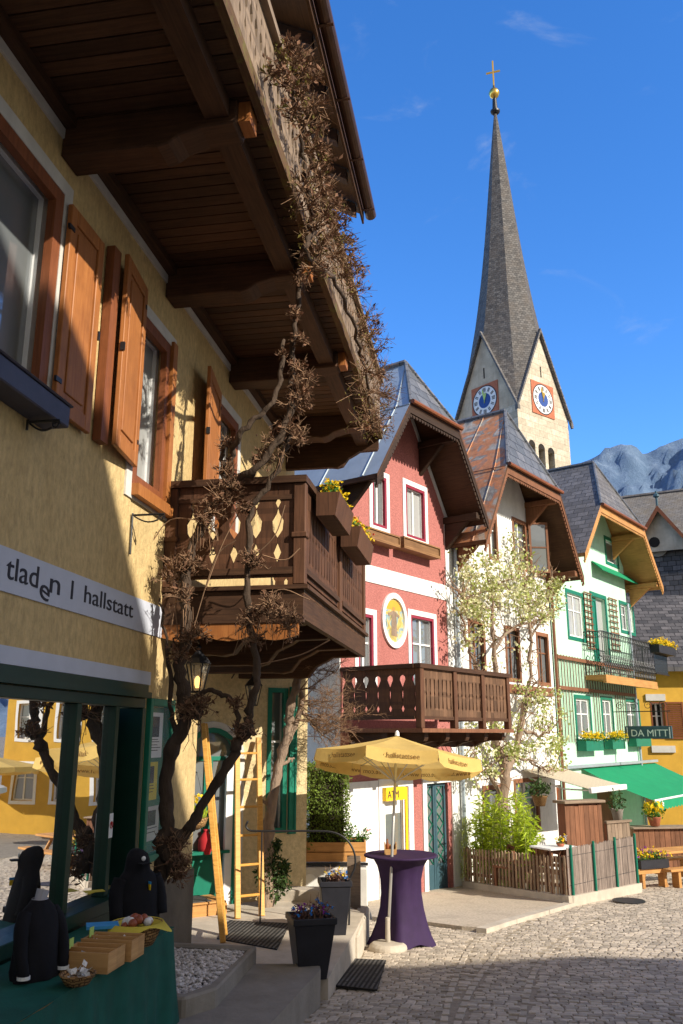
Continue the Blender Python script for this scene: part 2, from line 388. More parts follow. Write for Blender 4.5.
def striped(name, ca, cb, w):
    m, nt, bs = newmat(name); vec = coords(nt, 'UV')
    sx = nt.nodes.new('ShaderNodeSeparateXYZ'); nt.links.new(vec, sx.inputs[0])
    a = N_(nt, 'ShaderNodeMath', operation='MULTIPLY'); nt.links.new(sx.outputs[0], a.inputs[0]); a.inputs[1].default_value = 1 / w
    b = N_(nt, 'ShaderNodeMath', operation='FRACT'); nt.links.new(a.outputs[0], b.inputs[0])
    nt.links.new(ramp(nt, b.outputs[0], [(0, ca), (.45, ca), (.5, cb), (.95, cb)]), bs.inputs['Base Color']); bs.inputs['Roughness'].default_value = .85; return m
m_strp = striped('striped_canvas', (.66, .59, .45), (.33, .27, .19), .16)
def lampmat():
    m, nt, bs = newmat('lit_lamp_glass'); bs.inputs['Base Color'].default_value = (.9, .6, .25, 1); bs.inputs['Emission Color'].default_value = (1, .55, .15, 1); bs.inputs['Emission Strength'].default_value = 3.0; return m
m_lamp = lampmat()

def text(name, txt, size, origin, xd, yd, mat, parent, align='LEFT', ext=.003, sx=1.0):
    cu = bpy.data.curves.new(name, 'FONT'); cu.body = txt; cu.size = size; cu.extrude = ext; cu.align_x = align
    cu.resolution_u = 4
    ob = bpy.data.objects.new(name, cu); COL.objects.link(ob); bpy.context.view_layer.update()
    me = bpy.data.meshes.new_from_object(ob.evaluated_get(bpy.context.evaluated_depsgraph_get()))
    bpy.data.objects.remove(ob); bpy.data.curves.remove(cu)
    mb = MB(); xd = V(xd).normalized(); yd = V(yd).normalized(); nd = xd.cross(yd); origin = V(origin)
    mb.idx([origin + xd * (p.co.x * sx) + yd * p.co.y + nd * p.co.z for p in me.vertices], [tuple(f.vertices) for f in me.polygons])
    bpy.data.meshes.remove(me)
    return build(name, mb, mat, parent)

# ---------------------------------------------------------------- building helpers
def clip(poly, hp):           # clip 2-D polygon by half planes (a,b,c): a*x+b*y<=c
    for a, b, c in hp:
        out = []
        for i in range(len(poly)):
            p, q = poly[i], poly[(i + 1) % len(poly)]
            dp, dq = a * p[0] + b * p[1] - c, a * q[0] + b * q[1] - c
            if dp <= 0: out.append(p)
            if dp * dq < 0:
                t = dp / (dp - dq); out.append((p[0] + (q[0] - p[0]) * t, p[1] + (q[1] - p[1]) * t))
        poly = out
        if len(poly) < 3: return []
    return poly
def wall(mb, F, outline, holes, depth=.16, o=0.0):
    """front face with real openings and reveals; outline is a convex polygon in (s, z)"""
    n = len(outline); area = sum(outline[i][0] * outline[(i + 1) % n][1] - outline[(i + 1) % n][0] * outline[i][1] for i in range(n))
    if area < 0: outline = outline[::-1]
    hp = []
    for i in range(n):
        p, q = outline[i], outline[(i + 1) % n]; a, b = q[1] - p[1], -(q[0] - p[0]); hp.append((a, b, a * p[0] + b * p[1]))
    xs = sorted(set([p[0] for p in outline] + [h[0] for h in holes] + [h[1] for h in holes]))
    zs = sorted(set([p[1] for p in outline] + [h[2] for h in holes] + [h[3] for h in holes]))
    for i in range(len(xs) - 1):
        for j in range(len(zs) - 1):
            cx, cz = (xs[i] + xs[i + 1]) / 2, (zs[j] + zs[j + 1]) / 2
            if any(h[0] < cx < h[1] and h[2] < cz < h[3] for h in holes): continue
            pg = clip([(xs[i], zs[j]), (xs[i + 1], zs[j]), (xs[i + 1], zs[j + 1]), (xs[i], zs[j + 1])], hp)
            if len(pg) >= 3: mb.face([F.p(a, b, o) for a, b in pg])
    for s0, s1, z0, z1 in holes:
        for (a, b), (c, d) in (((s0, z0), (s1, z0)), ((s1, z0), (s1, z1)), ((s1, z1), (s0, z1)), ((s0, z1), (s0, z0))):
            mb.face([F.p(a, b, o), F.p(c, d, o), F.p(c, d, o - depth), F.p(a, b, o - depth)])
def ring(mb, F, s0, s1, z0, z1, w, o0, o1, bottom=True, wt=None):
    wt = wt or w
    mb.box(F, s0, s0 + w, z0, z1, o0, o1); mb.box(F, s1 - w, s1, z0, z1, o0, o1)
    mb.box(F, s0 + w, s1 - w, z1 - wt, z1, o0, o1)
    if bottom: mb.box(F, s0 + w, s1 - w, z0, z0 + wt, o0, o1)
def window(F, r, parent, fm, depth=.16, trim=None, tw=.1, fw=.07, nv=1, nh=1, pane=None, name='window', outer=None, ow=.05, o=0.0, tb=True):
    """a window in opening r: part window (casement frame and glazing bars) > pane; painted surround as its own part"""
    s0, s1, z0, z1 = r
    mb = MB(); ring(mb, F, s0 + .001, s1 - .001, z0 + .001, z1 - .001, fw, o - depth + .02, o - depth + .09)
    for i in range(1, nv + 1):
        c = s0 + (s1 - s0) * i / (nv + 1); mb.box(F, c - fw * .45, c + fw * .45, z0 + fw, z1 - fw, o - depth + .03, o - depth + .08)
    for i in range(1, nh + 1):
        c = z0 + (z1 - z0) * i / (nh + 1) + (.12 * (z1 - z0) if nh == 1 else 0); mb.box(F, s0 + fw, s1 - fw, c - .018, c + .018, o - depth + .032, o - depth + .07)
    w = build(name, mb, fm, parent)
    g = MB(); g.face([F.p(s0 + .01, z0 + .01, o - depth + .045), F.p(s1 - .01, z0 + .01, o - depth + .045), F.p(s1 - .01, z1 - .01, o - depth + .045), F.p(s0 + .01, z1 - .01, o - depth + .045)])
    build('pane', g, pane or m_pane, w)
    if outer:
        a = MB(); ring(a, F, s0 - .001, s1 + .001, z0 - .001, z1 + .001, ow, o - .06, o + .012, bottom=tb); build('frame', a, outer, w)
    if trim:
        t = MB(); ring(t, F, s0 - tw, s1 + tw, z0 - tw * (1 if tb else 0), z1 + tw, tw - .002, o - .02, o + .02, bottom=tb); build('surround', t, trim, w)
    return w
def boards(mb, F, s0, s1, z0, z1, o, th, w, notch, gap=.004):
    """railing boards with sawn notches: the gaps between two boards form the cut-out pattern"""
    n = max(1, round((s1 - s0) / w)); w = (s1 - s0) / n; h = z1 - z0
    for i in range(n):
        a, b = s0 + i * w + gap / 2, s0 + (i + 1) * w - gap / 2
        L = [(a + k * w, z0 + t * h) for t, k in notch]; Rr = [(b - k * w, z0 + t * h) for t, k in notch][::-1]
        for k in range(len(notch) - 1):
            q = [L[k], Rr[len(notch) - 1 - k], Rr[len(notch) - 2 - k], L[k + 1]]
            mb.prism([F.p(x, z, o) for x, z in q], F.n * th)
def posY(F, s, o): return F.p(s, 0, o)
def turned(F, s, o=0.0):   # plane perpendicular to F at s; its s runs outwards along F.n
    g = Fr((0, 0), 0); g.P = F.p(s, 0, o); g.d = F.n.copy(); g.n = -F.d; return g
DIAM = [(0, 0), (.16, 0), (.26, .17), (.36, 0), (.42, 0), (.50, .22), (.60, .26), (.68, .06), (.74, 0), (.80, .12), (.86, 0), (1, 0)]
HEART = [(0, 0), (.12, .0), (.2, .13), (.28, 0), (.34, 0), (.46, .05), (.52, .05), (.60, 0), (.64, .03), (.78, .24), (.84, .2), (.88, .0), (1, 0)]
SLOT = [(0, 0), (.18, 0), (.22, .14), (.45, .05), (.5, .16), (.56, .05), (.78, .14), (.82, 0), (1, 0)]
# ================================================================= SETTING
def setting():
    mb = MB()
    xs = [-4000, -300, -60, -12, -6] + [-4 + i for i in range(22)] + [22, 30, 45, 80, 300, 4000]
    ys = [-4000, -300, -40, -10, 0, 4, 6] + [7 + i for i in range(19)] + [28, 32, 38, 46, 60, 100, 300, 1000, 6000]
    for i in range(len(xs) - 1):
        for j in range(len(ys) - 1):
            mb.mi = 1 if (-2.5 <= xs[i] < 10.5 and 6 <= ys[j] < 26) else 0
            mb.face([(x, y, gz(y)) for x, y in ((xs[i], ys[j]), (xs[i + 1], ys[j]), (xs[i + 1], ys[j + 1]), (xs[i], ys[j + 1]))])
    struct('street', mb, [m_cobfar, m_joint])
setting()

# raised pavement in front of the houses, stone garden kerb, shop terrace and landing
PAVE = [ground(u, v) for u, v in ((576, 904), (481, 932), (462, 931), (425, 926), (372, 921), (366, 900), (425, 894), (462, 889))]
def inside(p, poly):
    c = False; n = len(poly)
    for i in range(n):
        a, b = poly[i], poly[(i + 1) % n]
        if (a.y > p.y) != (b.y > p.y) and p.x < (b.x - a.x) * (p.y - a.y) / (b.y - a.y) + a.x: c = not c
    return c
def slab(name, pts, top, thick, mat, kerb=None):
    mb = MB(ax=R.d)
    T = [V((p.x, p.y, (gz(p.y) + top) if callable(top) is False and abs(top) < 1 else top)) for p in pts]
    mb.face(T); n = len(T)
    for i in range(n):
        a, b = T[i], T[(i + 1) % n]; mb.face([a, b, b - Z * thick, a - Z * thick])
    return struct(name, mb, mat)
slab('pavement', PAVE, .065, .4, m_pave)
# kerb of long granite blocks
kb = MB(ax=R.d)
kl = [ground(u, v) for u, v in ((577, 905), (545, 914.5), (512, 924), (481, 934))]
for i in range(len(kl) - 1):
    a, b = kl[i], kl[i + 1]; kb.bar(a - Z * .018, b - Z * .018 + (a - b) * .01, .16, .19)
struct('kerb', kb, m_step)
TER = [V(q) for q in ((-1.30, 4.4, 0), (-.53, 7.5, 0), (-.20, 8.98, 0), (-.21, 9.10, 0), (-.30, 9.18, 0), (-1.05, 9.2, 0), (-1.80, 9.3, 0), (-2.75, 4.2, 0))]
mbt = MB(ax=W.d)
T = [V((p.x, p.y, -2.17)) for p in TER]; mbt.face(T)
for i in range(len(T)):
    a, b = T[i], T[(i + 1) % len(T)]; mbt.face([a, b, b - Z * .5, a - Z * .5])
o = struct('terrace', mbt, m_conc); bv = o.modifiers.new('edge', 'BEVEL'); bv.width = .035; bv.segments = 3; bv.limit_method = 'ANGLE'
LAN = [V(q) for q in ((-.13, 9.2, 0), (.16, 11.2, 0), (.30, 12.3, 0), (-.2, 13.55, 0), (-2.6, 13.3, 0), (-2.6, 9.4, 0), (-1.05, 9.22, 0))]
mbt = MB(ax=W.d); T = [V((p.x, p.y, -2.30)) for p in LAN]; mbt.face(T)
for i in range(len(T)):
    a, b = T[i], T[(i + 1) % len(T)]; mbt.face([a, b, b - Z * .6, a - Z * .6])
o = struct('landing', mbt, m_step); bv = o.modifiers.new('edge', 'BEVEL'); bv.width = .02; bv.segments = 2; bv.limit_method = 'ANGLE'

# cobbles: individual setts laid in slightly wavy courses, with pale border courses running through them
LINES = [[(571, 917), (545, 933), (518, 962), (500, 990), (480, 1030)], [(600, 920), (560, 943), (533, 975), (520, 1030)],
         [(535, 921), (508, 940), (490, 962), (470, 992), (455, 1030)], [(480, 936), (466, 955), (453, 985), (442, 1030)]]
LINES = LINES[1:]
GARD = [V((2.60, 19.5, 0)), V((4.12, 16.6, 0)), V((6.16, 18.97, 0)), V((5.2, 23.2, 0))]
def cobbles():
    mb = MB(); mb.smooth = False; lb = MB(); pts = []
    def stone(b, c, x, y, hx, hy, h):
        base = []; top = []
        for sx, sy in ((-1, -1), (1, -1), (1, 1), (-1, 1)):
            e = V(c) + x * (sx * hx + uni(-.008, .008)) + y * (sy * hy + uni(-.008, .008)); e.z = gz(e.y)
            t = V(c) + x * (sx * hx * .80) + y * (sy * hy * .78); t.z = gz(t.y) + h * uni(.86, 1.1)
            m = e.copy(); m.z += h * .62
            base.append((e, m, t))
        b.idx([q[0] for q in base] + [q[1] for q in base] + [q[2] for q in base],
              [(8, 9, 10, 11)] + [(i, (i + 1) % 4, 4 + (i + 1) % 4, 4 + i) for i in range(4)] + [(4 + i, 4 + (i + 1) % 4, 8 + (i + 1) % 4, 8 + i) for i in range(4)])
    for ln in LINES:
        P = dec([ground(u, v) for u, v in ln], 30)
        acc = 0
        for i in range(len(P) - 1):
            acc += (P[i + 1] - P[i]).length; pts.append(P[i])
            if acc > .215:
                acc = 0; d = (P[i + 1] - P[i]); d.z = 0; d.normalize(); stone(lb, P[i], d, V((-d.y, d.x, 0)), .085, .034, .013)
    grid = {}
    for p in pts: grid.setdefault((int(p.x * 4), int(p.y * 4)), []).append(p)
    y = 6.6; rowi = 0
    while y < 24.5:
        dy = uni(.080, .098); x = -1.3 + uni(0, .12)
        while x < .43 * y + .8:
            wd = uni(.085, .14); yy = y + .10 * math.sin(x * 1.1 + y * .35) - .22 * x + .014 * x * x
            c = V((x + wd / 2, yy, 0)); x += wd
            if yy < 6.8 or yy > 24 or inside(c, PAVE) or inside(c, TER) or inside(c, LAN): continue
            k = (int(c.x * 4), int(c.y * 4)); near = False
            for a in (-1, 0, 1):
                for b in (-1, 0, 1):
                    for p in grid.get((k[0] + a, k[1] + b), ()):
                        if (p.x - c.x) ** 2 + (p.y - c.y) ** 2 < .0048: near = True
            if near: continue
            q = (c - R.P); sR, oR = q.dot(R.d), q.dot(R.n)
            if oR < .05 or inside(c, GARD): continue
            ang = -.22 + uni(-.05, .05); xd = V((math.cos(ang), math.sin(ang), 0))
            stone(mb, c, xd, V((-xd.y, xd.x, 0)), wd / 2 - .006, dy / 2 - .005, uni(.011, .018))
        y += dy; rowi += 1
    tag(build('cobbles', mb, m_cob, keep=True), kind='stuff'); tag(build('border_cobbles', lb, m_cobl, keep=True), kind='stuff')
cobbles()

def mountains():
    from mathutils import noise
    mb = MB(); mb.smooth = True; n, m = 220, 64; vs = []
    prof = [(380, 492), (500, 480), (560, 470), (585, 462), (600, 456), (618, 450), (632, 452), (640, 457), (655, 449), (670, 443), (690, 436), (760, 415), (900, 420), (1200, 440), (1800, 480)]
    def top(u):
        for (a, b), (c, d) in zip(prof, prof[1:]):
            if a <= u <= c: return b + (d - b) * (u - a) / (c - a)
        return prof[-1][1]
    for j in range(m):
        for i in range(n):
            u = 380 + (1800 - 380) * (i / (n - 1)) ** 1.7; t = j / (m - 1)
            p = at(u, top(u), 2300); h = p.z + 10
            q = V((p.x * (1 - .30 * (1 - t)), 2300 - 1100 * (1 - t), -140 + (h + 130) * t ** 1.15))
            k = noise.fractal(V((q.x * .005, q.y * .005, 3)), .8, 2.2, 7)
            q.z += (abs(k) * 120 * math.sin(t * 2.6) if j < m - 1 else k * 12)
            q.y -= k * 60 * math.sin(t * 3.1)
            vs.append(q)
    mb.idx(vs, [(j * n + i, j * n + i + 1, (j + 1) * n + i + 1, (j + 1) * n + i) for j in range(m - 1) for i in range(n - 1)])
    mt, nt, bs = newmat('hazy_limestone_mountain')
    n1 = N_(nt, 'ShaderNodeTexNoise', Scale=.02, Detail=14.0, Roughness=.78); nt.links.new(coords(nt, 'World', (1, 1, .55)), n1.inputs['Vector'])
    col = ramp(nt, n1.outputs['Fac'], [(.36, (.085, .145, .235)), (.47, (.105, .17, .27)), (.57, (.14, .21, .32)), (.66, (.21, .285, .39)), (.74, (.40, .46, .55))])  # blue distance haze is mixed into these rock colours
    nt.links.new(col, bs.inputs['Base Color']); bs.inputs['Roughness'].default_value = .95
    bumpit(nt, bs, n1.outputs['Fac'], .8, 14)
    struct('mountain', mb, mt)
mountains()

# ================================================================= YELLOW SHOP BUILDING
YB = thing('shop_building', 'yellow stucco shop building with long wooden balconies, brown shutters and dark green shop window', 'building', W.p(5, -2.2))
def yellow():
    hA = (3.9, 5.68, 2.5, 4.33); hB = (7.36, 8.19, 2.33, 4.15); hC = (9.9, 10.8, 2.6, 4.2)
    hS = (2.2, 7.98, -1.40, .34); hP = (8.10, 8.72, -1.16, .33)
    mb = MB(ax=W.d)
    low = [(-1, -2.6), (9.62, -2.6), (9.62, 1.25), (-1, 1.25)]; hi = [(-1, 1.25), (14.4, 1.25), (14.4, 7.7), (-1, 7.7)]
    wall(mb, W, low, [hS, hP], .3); wall(mb, W, hi, [hA, hB, hC], .22)
    # corner return, underside of the upper floor, end wall
    mb.face([W.p(9.62, -2.6), W.p(9.62, -2.6, -1.2), W.p(9.62, 1.25, -1.2), W.p(9.62, 1.25)])
    mb.face([W.p(9.62, 1.25), W.p(14.4, 1.25), W.p(14.4, 1.25, -4), W.p(9.62, 1.25, -4)])
    mb.face([W.p(14.4, 1.25), W.p(14.4, 7.7), W.p(14.4, 7.7, -6), W.p(14.4, 1.25, -6)])
    mb.face([W.p(-1, -2.6), W.p(-1, 7.7), W.p(-1, 7.7, -6), W.p(-1, -2.6, -6)])
    # recessed wall with arched door opening left for the door thing, thickness return
    nb = [(-1.2, -2.6), (1.95, -2.6), (1.95, 1.6), (-1.2, 1.6)]
    build('wall', mb, m_yel, YB)
    mb = MB(ax=N.d); wall(mb, N, nb, [(-.05, .80, -2.6, .10), (1.26, 1.60, -1.40, .70)], .2)
    mb.face([N.p(1.95, -2.6), N.p(1.95, -2.6, -1.5), N.p(1.95, 1.6, -1.5), N.p(1.95, 1.6)])
    build('recess_wall', mb, m_cream, YB)
    b = MB(ax=W.d); b.box(W, 3.0, 9.64, -2.6, -1.42, -.05, .025); build('plinth', b, m_plinth, YB)
    b = MB(); b.box(W, -1, 14.2, 4.80, 4.97, -.05, .022)
    for h in (hA, hB, hC): ring(b, W, h[0] - .13, h[1] + .13, h[2] - .14, h[3] + .13, .128, -.02, .018)
    build('plaster_trim', b, m_trimw, YB)
    b = MB(); b.box(W, 2.2, 8.34, .965, 1.275, -.02, .014); sb = build('sign_band', b, m_band, YB)
    # raised letters of the shop sign
    def fit(txt, u0, u1, v, size, rot=0, dz=0):
        s0, z = W.sz(u0, v); s1 = W.sz(u1, v)[0]
        cu = bpy.data.curves.new('t', 'FONT'); cu.body = txt; cu.size = size; ob = bpy.data.objects.new('t', cu); COL.objects.link(ob); bpy.context.view_layer.update()
        wd = ob.dimensions.x; bpy.data.objects.remove(ob); bpy.data.curves.remove(cu)
        c, s = math.cos(rot), math.sin(rot); xd = W.d * c + Z * s; yd = -W.d * s + Z * c
        text('lettering', txt, size, W.p(s0, z + dz, .016), xd, yd, m_ink, sb, sx=(s1 - s0) / wd)
    z0 = 1.06
    def base(u):   # pixel row of the letters' foot line
        s = W.sz(u, 600)[0]; return u, s
    def put(txt, u0, u1, size, dz=0, rot=0):
        s0 = W.sz(u0, 590)[0]; s1 = W.sz(u1, 605)[0]
        cu = bpy.data.curves.new('t', 'FONT'); cu.body = txt; cu.size = size; ob = bpy.data.objects.new('t', cu); COL.objects.link(ob); bpy.context.view_layer.update()
        wd = ob.dimensions.x; bpy.data.objects.remove(ob); bpy.data.curves.remove(cu)
        c, s = math.cos(rot), math.sin(rot)
        text('lettering', txt, size, W.p(s0, z0 + dz, .016), W.d * c + Z * s, W.d * -s + Z * c, m_ink, sb, sx=(s1 - s0) / wd)
    put('tlad', 2, 34, .235); put('e', 36, 45, .235, -.045, -.25); put('n', 46, 55, .235); put('l', 68.1, 68.7, .22, .0); put('hallstatt', 82, 131, .205, .01)
    b = MB(); b.box(W, 2.2, 8.02, .345, .40, -.02, .075); b.box(W, 2.2, 8.04, .40, .47, -.02, .03); build('shop_fascia', b, [m_shopg], YB)
    b = MB(); b.box(W, 2.2, 8.10, .475, .60, -.02, .02); build('plaster_trim', b, m_band, YB)
    # shop window
    f = MB(ax=W.d)
    f.box(W, 2.2, 7.98, .25, .34, -.10, .03); f.box(W, 2.2, 7.98, -1.43, -1.33, -.12, .10); f.box(W, 2.2, 7.98, -1.95, -1.432, .027, .06)
    for s0, s1 in ((3.7, 3.84), (5.08, 5.2), (6.59, 6.68), (7.34, 7.42)): f.box(W, s0, s1, -1.33, .25, -.09, .02)
    f.box(W, 7.91, 7.99, -1.33, .25, -.28, .035); f.box(W, 7.38, 7.43, -1.33, .25, -.5, -.092)
    sw = build('shop_window', f, m_shopg, YB, bevel=.006)
    for s0, s1 in ((2.2, 3.7), (3.84, 5.08), (5.2, 6.59), (6.68, 7.34)):
        g = MB(); g.face([W.p(s0, -1.33, -.04), W.p(s1, -1.33, -.04), W.p(s1, .25, -.04), W.p(s0, .25, -.04)]); build('pane', g, m_shopglass, sw)
    b = MB(); b.box(W, 7.43, 7.91, -1.33, .25, -.52, -.48); b.box(W, 7.46, 7.86, -1.0, .1, -.479, -.46); build('door_leaf', b, m_shopg, sw)
    b = MB(); b.box(W, 7.345, 7.415, -.86, -.66, .021, .025); st = build('sticker', b, m_paper, sw)
    b = MB(); c = W.p(7.38, -.755, .027); b.lathe(c, [(.030, 0), (.030, .002), (.021, .002)], 18, False, W.n); b.bar(c + W.d * -.02 + Z * .02 + W.n * .002, c + W.d * .02 - Z * .02 + W.n * .002, .006, .003); b.bx(c + W.n * .0, .012, .004, .03, -A1); build('symbol', b, m_redc, st)
    # upstairs windows, shutters
    for h, nv in ((hA, 1), (hB, 0), (hC, 0)):
        window(W, h, YB, m_wpaint, .22, fw=.07, nv=nv, nh=0, outer=m_frame, ow=.12, pane=m_pane if h is hA else m_pane2)
    b = MB(); b.box(W, hB[1] - .02, hB[1] + .10, 2.3, 4.2, -.02, .05); b.box(W, hB[0], hB[1] + .1, 2.22, 2.335, -.05, .09); build('window_board', b, m_shut, YB)
    b = MB(); b.box(W, hC[0], hC[1] + .1, 2.5, 2.6, -.05, .09); build('window_board', b, m_shut, YB)
    def shutter(s0, s1, z0, z1, ang):
        F = Fr((0, 0), 9.6 - ang); hinge = s1 if s1 < 7.34 and s0 > 6.5 or s0 > 8.5 else s0
        q = W.p(hinge, 0, .03); F.P = q; a, c = (s0 - hinge, s1 - hinge)
        m = MB(ax=W.d); ring(m, F, a, c, z0, z1, .10, 0, .045, wt=.13); m.box(F, a + .1, c - .1, z0 + .13, z1 - .13, .008, .026); m.box(F, a + .15, c - .15, z0 + .19, z1 - .19, .02, .04)
        sh = build('shutter', m, m_shut, YB, bevel=.006)
        for zz in (z0 + .22, z1 - .24):
            e = a if hinge == s0 else c; dr = 1 if hinge == s0 else -1
            i = MB(); i.box(F, min(e - .03, e + dr * .06), max(e - .03, e + dr * .06), zz, zz + .04, .03, .052); build('hinge', i, m_iron, sh)
        i = MB(); i.box(F, (c if hinge == s0 else a) - .012, (c if hinge == s0 else a) + .012, (z0 + z1) / 2 - .04, (z0 + z1) / 2 + .04, .02, .06); build('latch', i, m_iron, sh)
    shutter(5.72, 6.33, 2.46, 4.27, 0); shutter(6.66, 7.33, 2.48, 4.37, 7); shutter(8.95, 9.82, 2.62, 4.26, 9)
    b = MB(); b.box(W, 6.50, 6.64, 2.47, 4.36, .012, .09); build('shutter_post', b, m_frame, YB)
    b = MB(ax=W.d); b.box(W, 3.4, 5.70, 2.27, 2.44, .0, .22); b.box(W, 3.38, 5.72, 2.44, 2.46, -.02, .24); build('window_ledge', b, m_ledge, YB, bevel=.01)
    def scroll(s, z, L, drop):
        b = MB(); b.tube([W.p(s, z, .02), W.p(s, z, L)], .011, 6); b.tube([W.p(s, z + .02, .02), W.p(s, z - drop, .02)], .010, 6)
        P = [W.p(s, z - .012 - .06 * math.sin(t * 2.4), .04 + t * (L - .1)) for t in [k / 10 for k in range(11)]]; b.tube(P, .008, 6)
        P = [W.p(s, z - .03 + .035 * math.sin(a) * (1 - a / 14), L - .03 + .035 * math.cos(a) * (1 - a / 14)) for a in [k * .5 for k in range(20)]]; b.tube(P, .007, 5)
        build('iron_bracket', b, m_iron, YB)
    scroll(5.45, 2.24, .28, .06); scroll(4.3, 2.22, .3, .06); scroll(7.42, 2.03, .34, .38); scroll(9.15, 2.05, .3, .3)
    # green framed window and arched door in the recess
    gr = (1.26, 1.60, -1.40, .70); w = window(N, gr, YB, m_wpaint, .2, fw=.05, nv=0, nh=1, outer=m_gtrim, ow=.07)
    b = MB(ax=N.d); b.box(N, 1.62, 1.74, -1.42, .72, .01, .05); ring(b, N, 1.62, 1.74, -1.42, .72, .03, .05, .062); build('shutter', b, m_gtrim, w)
    d = MB(ax=N.d)
    def arch(mb, s0, s1, z0, zs, o0, o1, w):   # arched frame
        c, r = (s0 + s1) / 2, (s1 - s0) / 2
        pr = [(s0, z0), (s0, zs)] + [(c - r * math.cos(a), zs + r * math.sin(a)) for a in [math.pi * k / 12 for k in range(1, 12)]] + [(s1, zs), (s1, z0)]
        r2 = r - w; pi_ = [(s0 + w, z0), (s0 + w, zs)] + [(c - r2 * math.cos(a), zs + r2 * math.sin(a)) for a in [math.pi * k / 12 for k in range(1, 12)]] + [(s1 - w, zs), (s1 - w, z0)]
        for k in range(len(pr) - 1):
            mb.prism([N.p(*pr[k], o0), N.p(*pr[k + 1], o0), N.p(*pi_[k + 1], o0), N.p(*pi_[k], o0)], N.n * (o1 - o0))
    arch(d, -.05, .80, -2.3, -.32, -.05, .03, .07); dr = build('door', d, m_gtrim, YB)
    k = MB(); arch(k, -.14, .89, -2.3, -.32, -.02, .02, .088); build('surround', k, m_trimw, dr)
    k = MB(ax=N.d); k.box(N, .02, .73, -2.3, -1.70, -.14, -.08); ring(k, N, .02, .37, -1.7, -.3, .06, -.14, -.09); ring(k, N, .375, .73, -1.7, -.3, .06, -.14, -.09); k.box(N, .06, .68, -1.62, -1.58, -.09, .06); build('door_leaf', k, m_gtrim, dr)
    g = MB(); g.face([N.p(.0, -1.7, -.115), N.p(.75, -1.7, -.115), N.p(.75, .1, -.115), N.p(.0, .1, -.115)]); build('pane', g, m_pane, dr)
    k = MB(); k.box(N, .62, .78, -2.3, -.3, -.05, .015); build('side_post', k, m_wpaint, dr)
yellow()

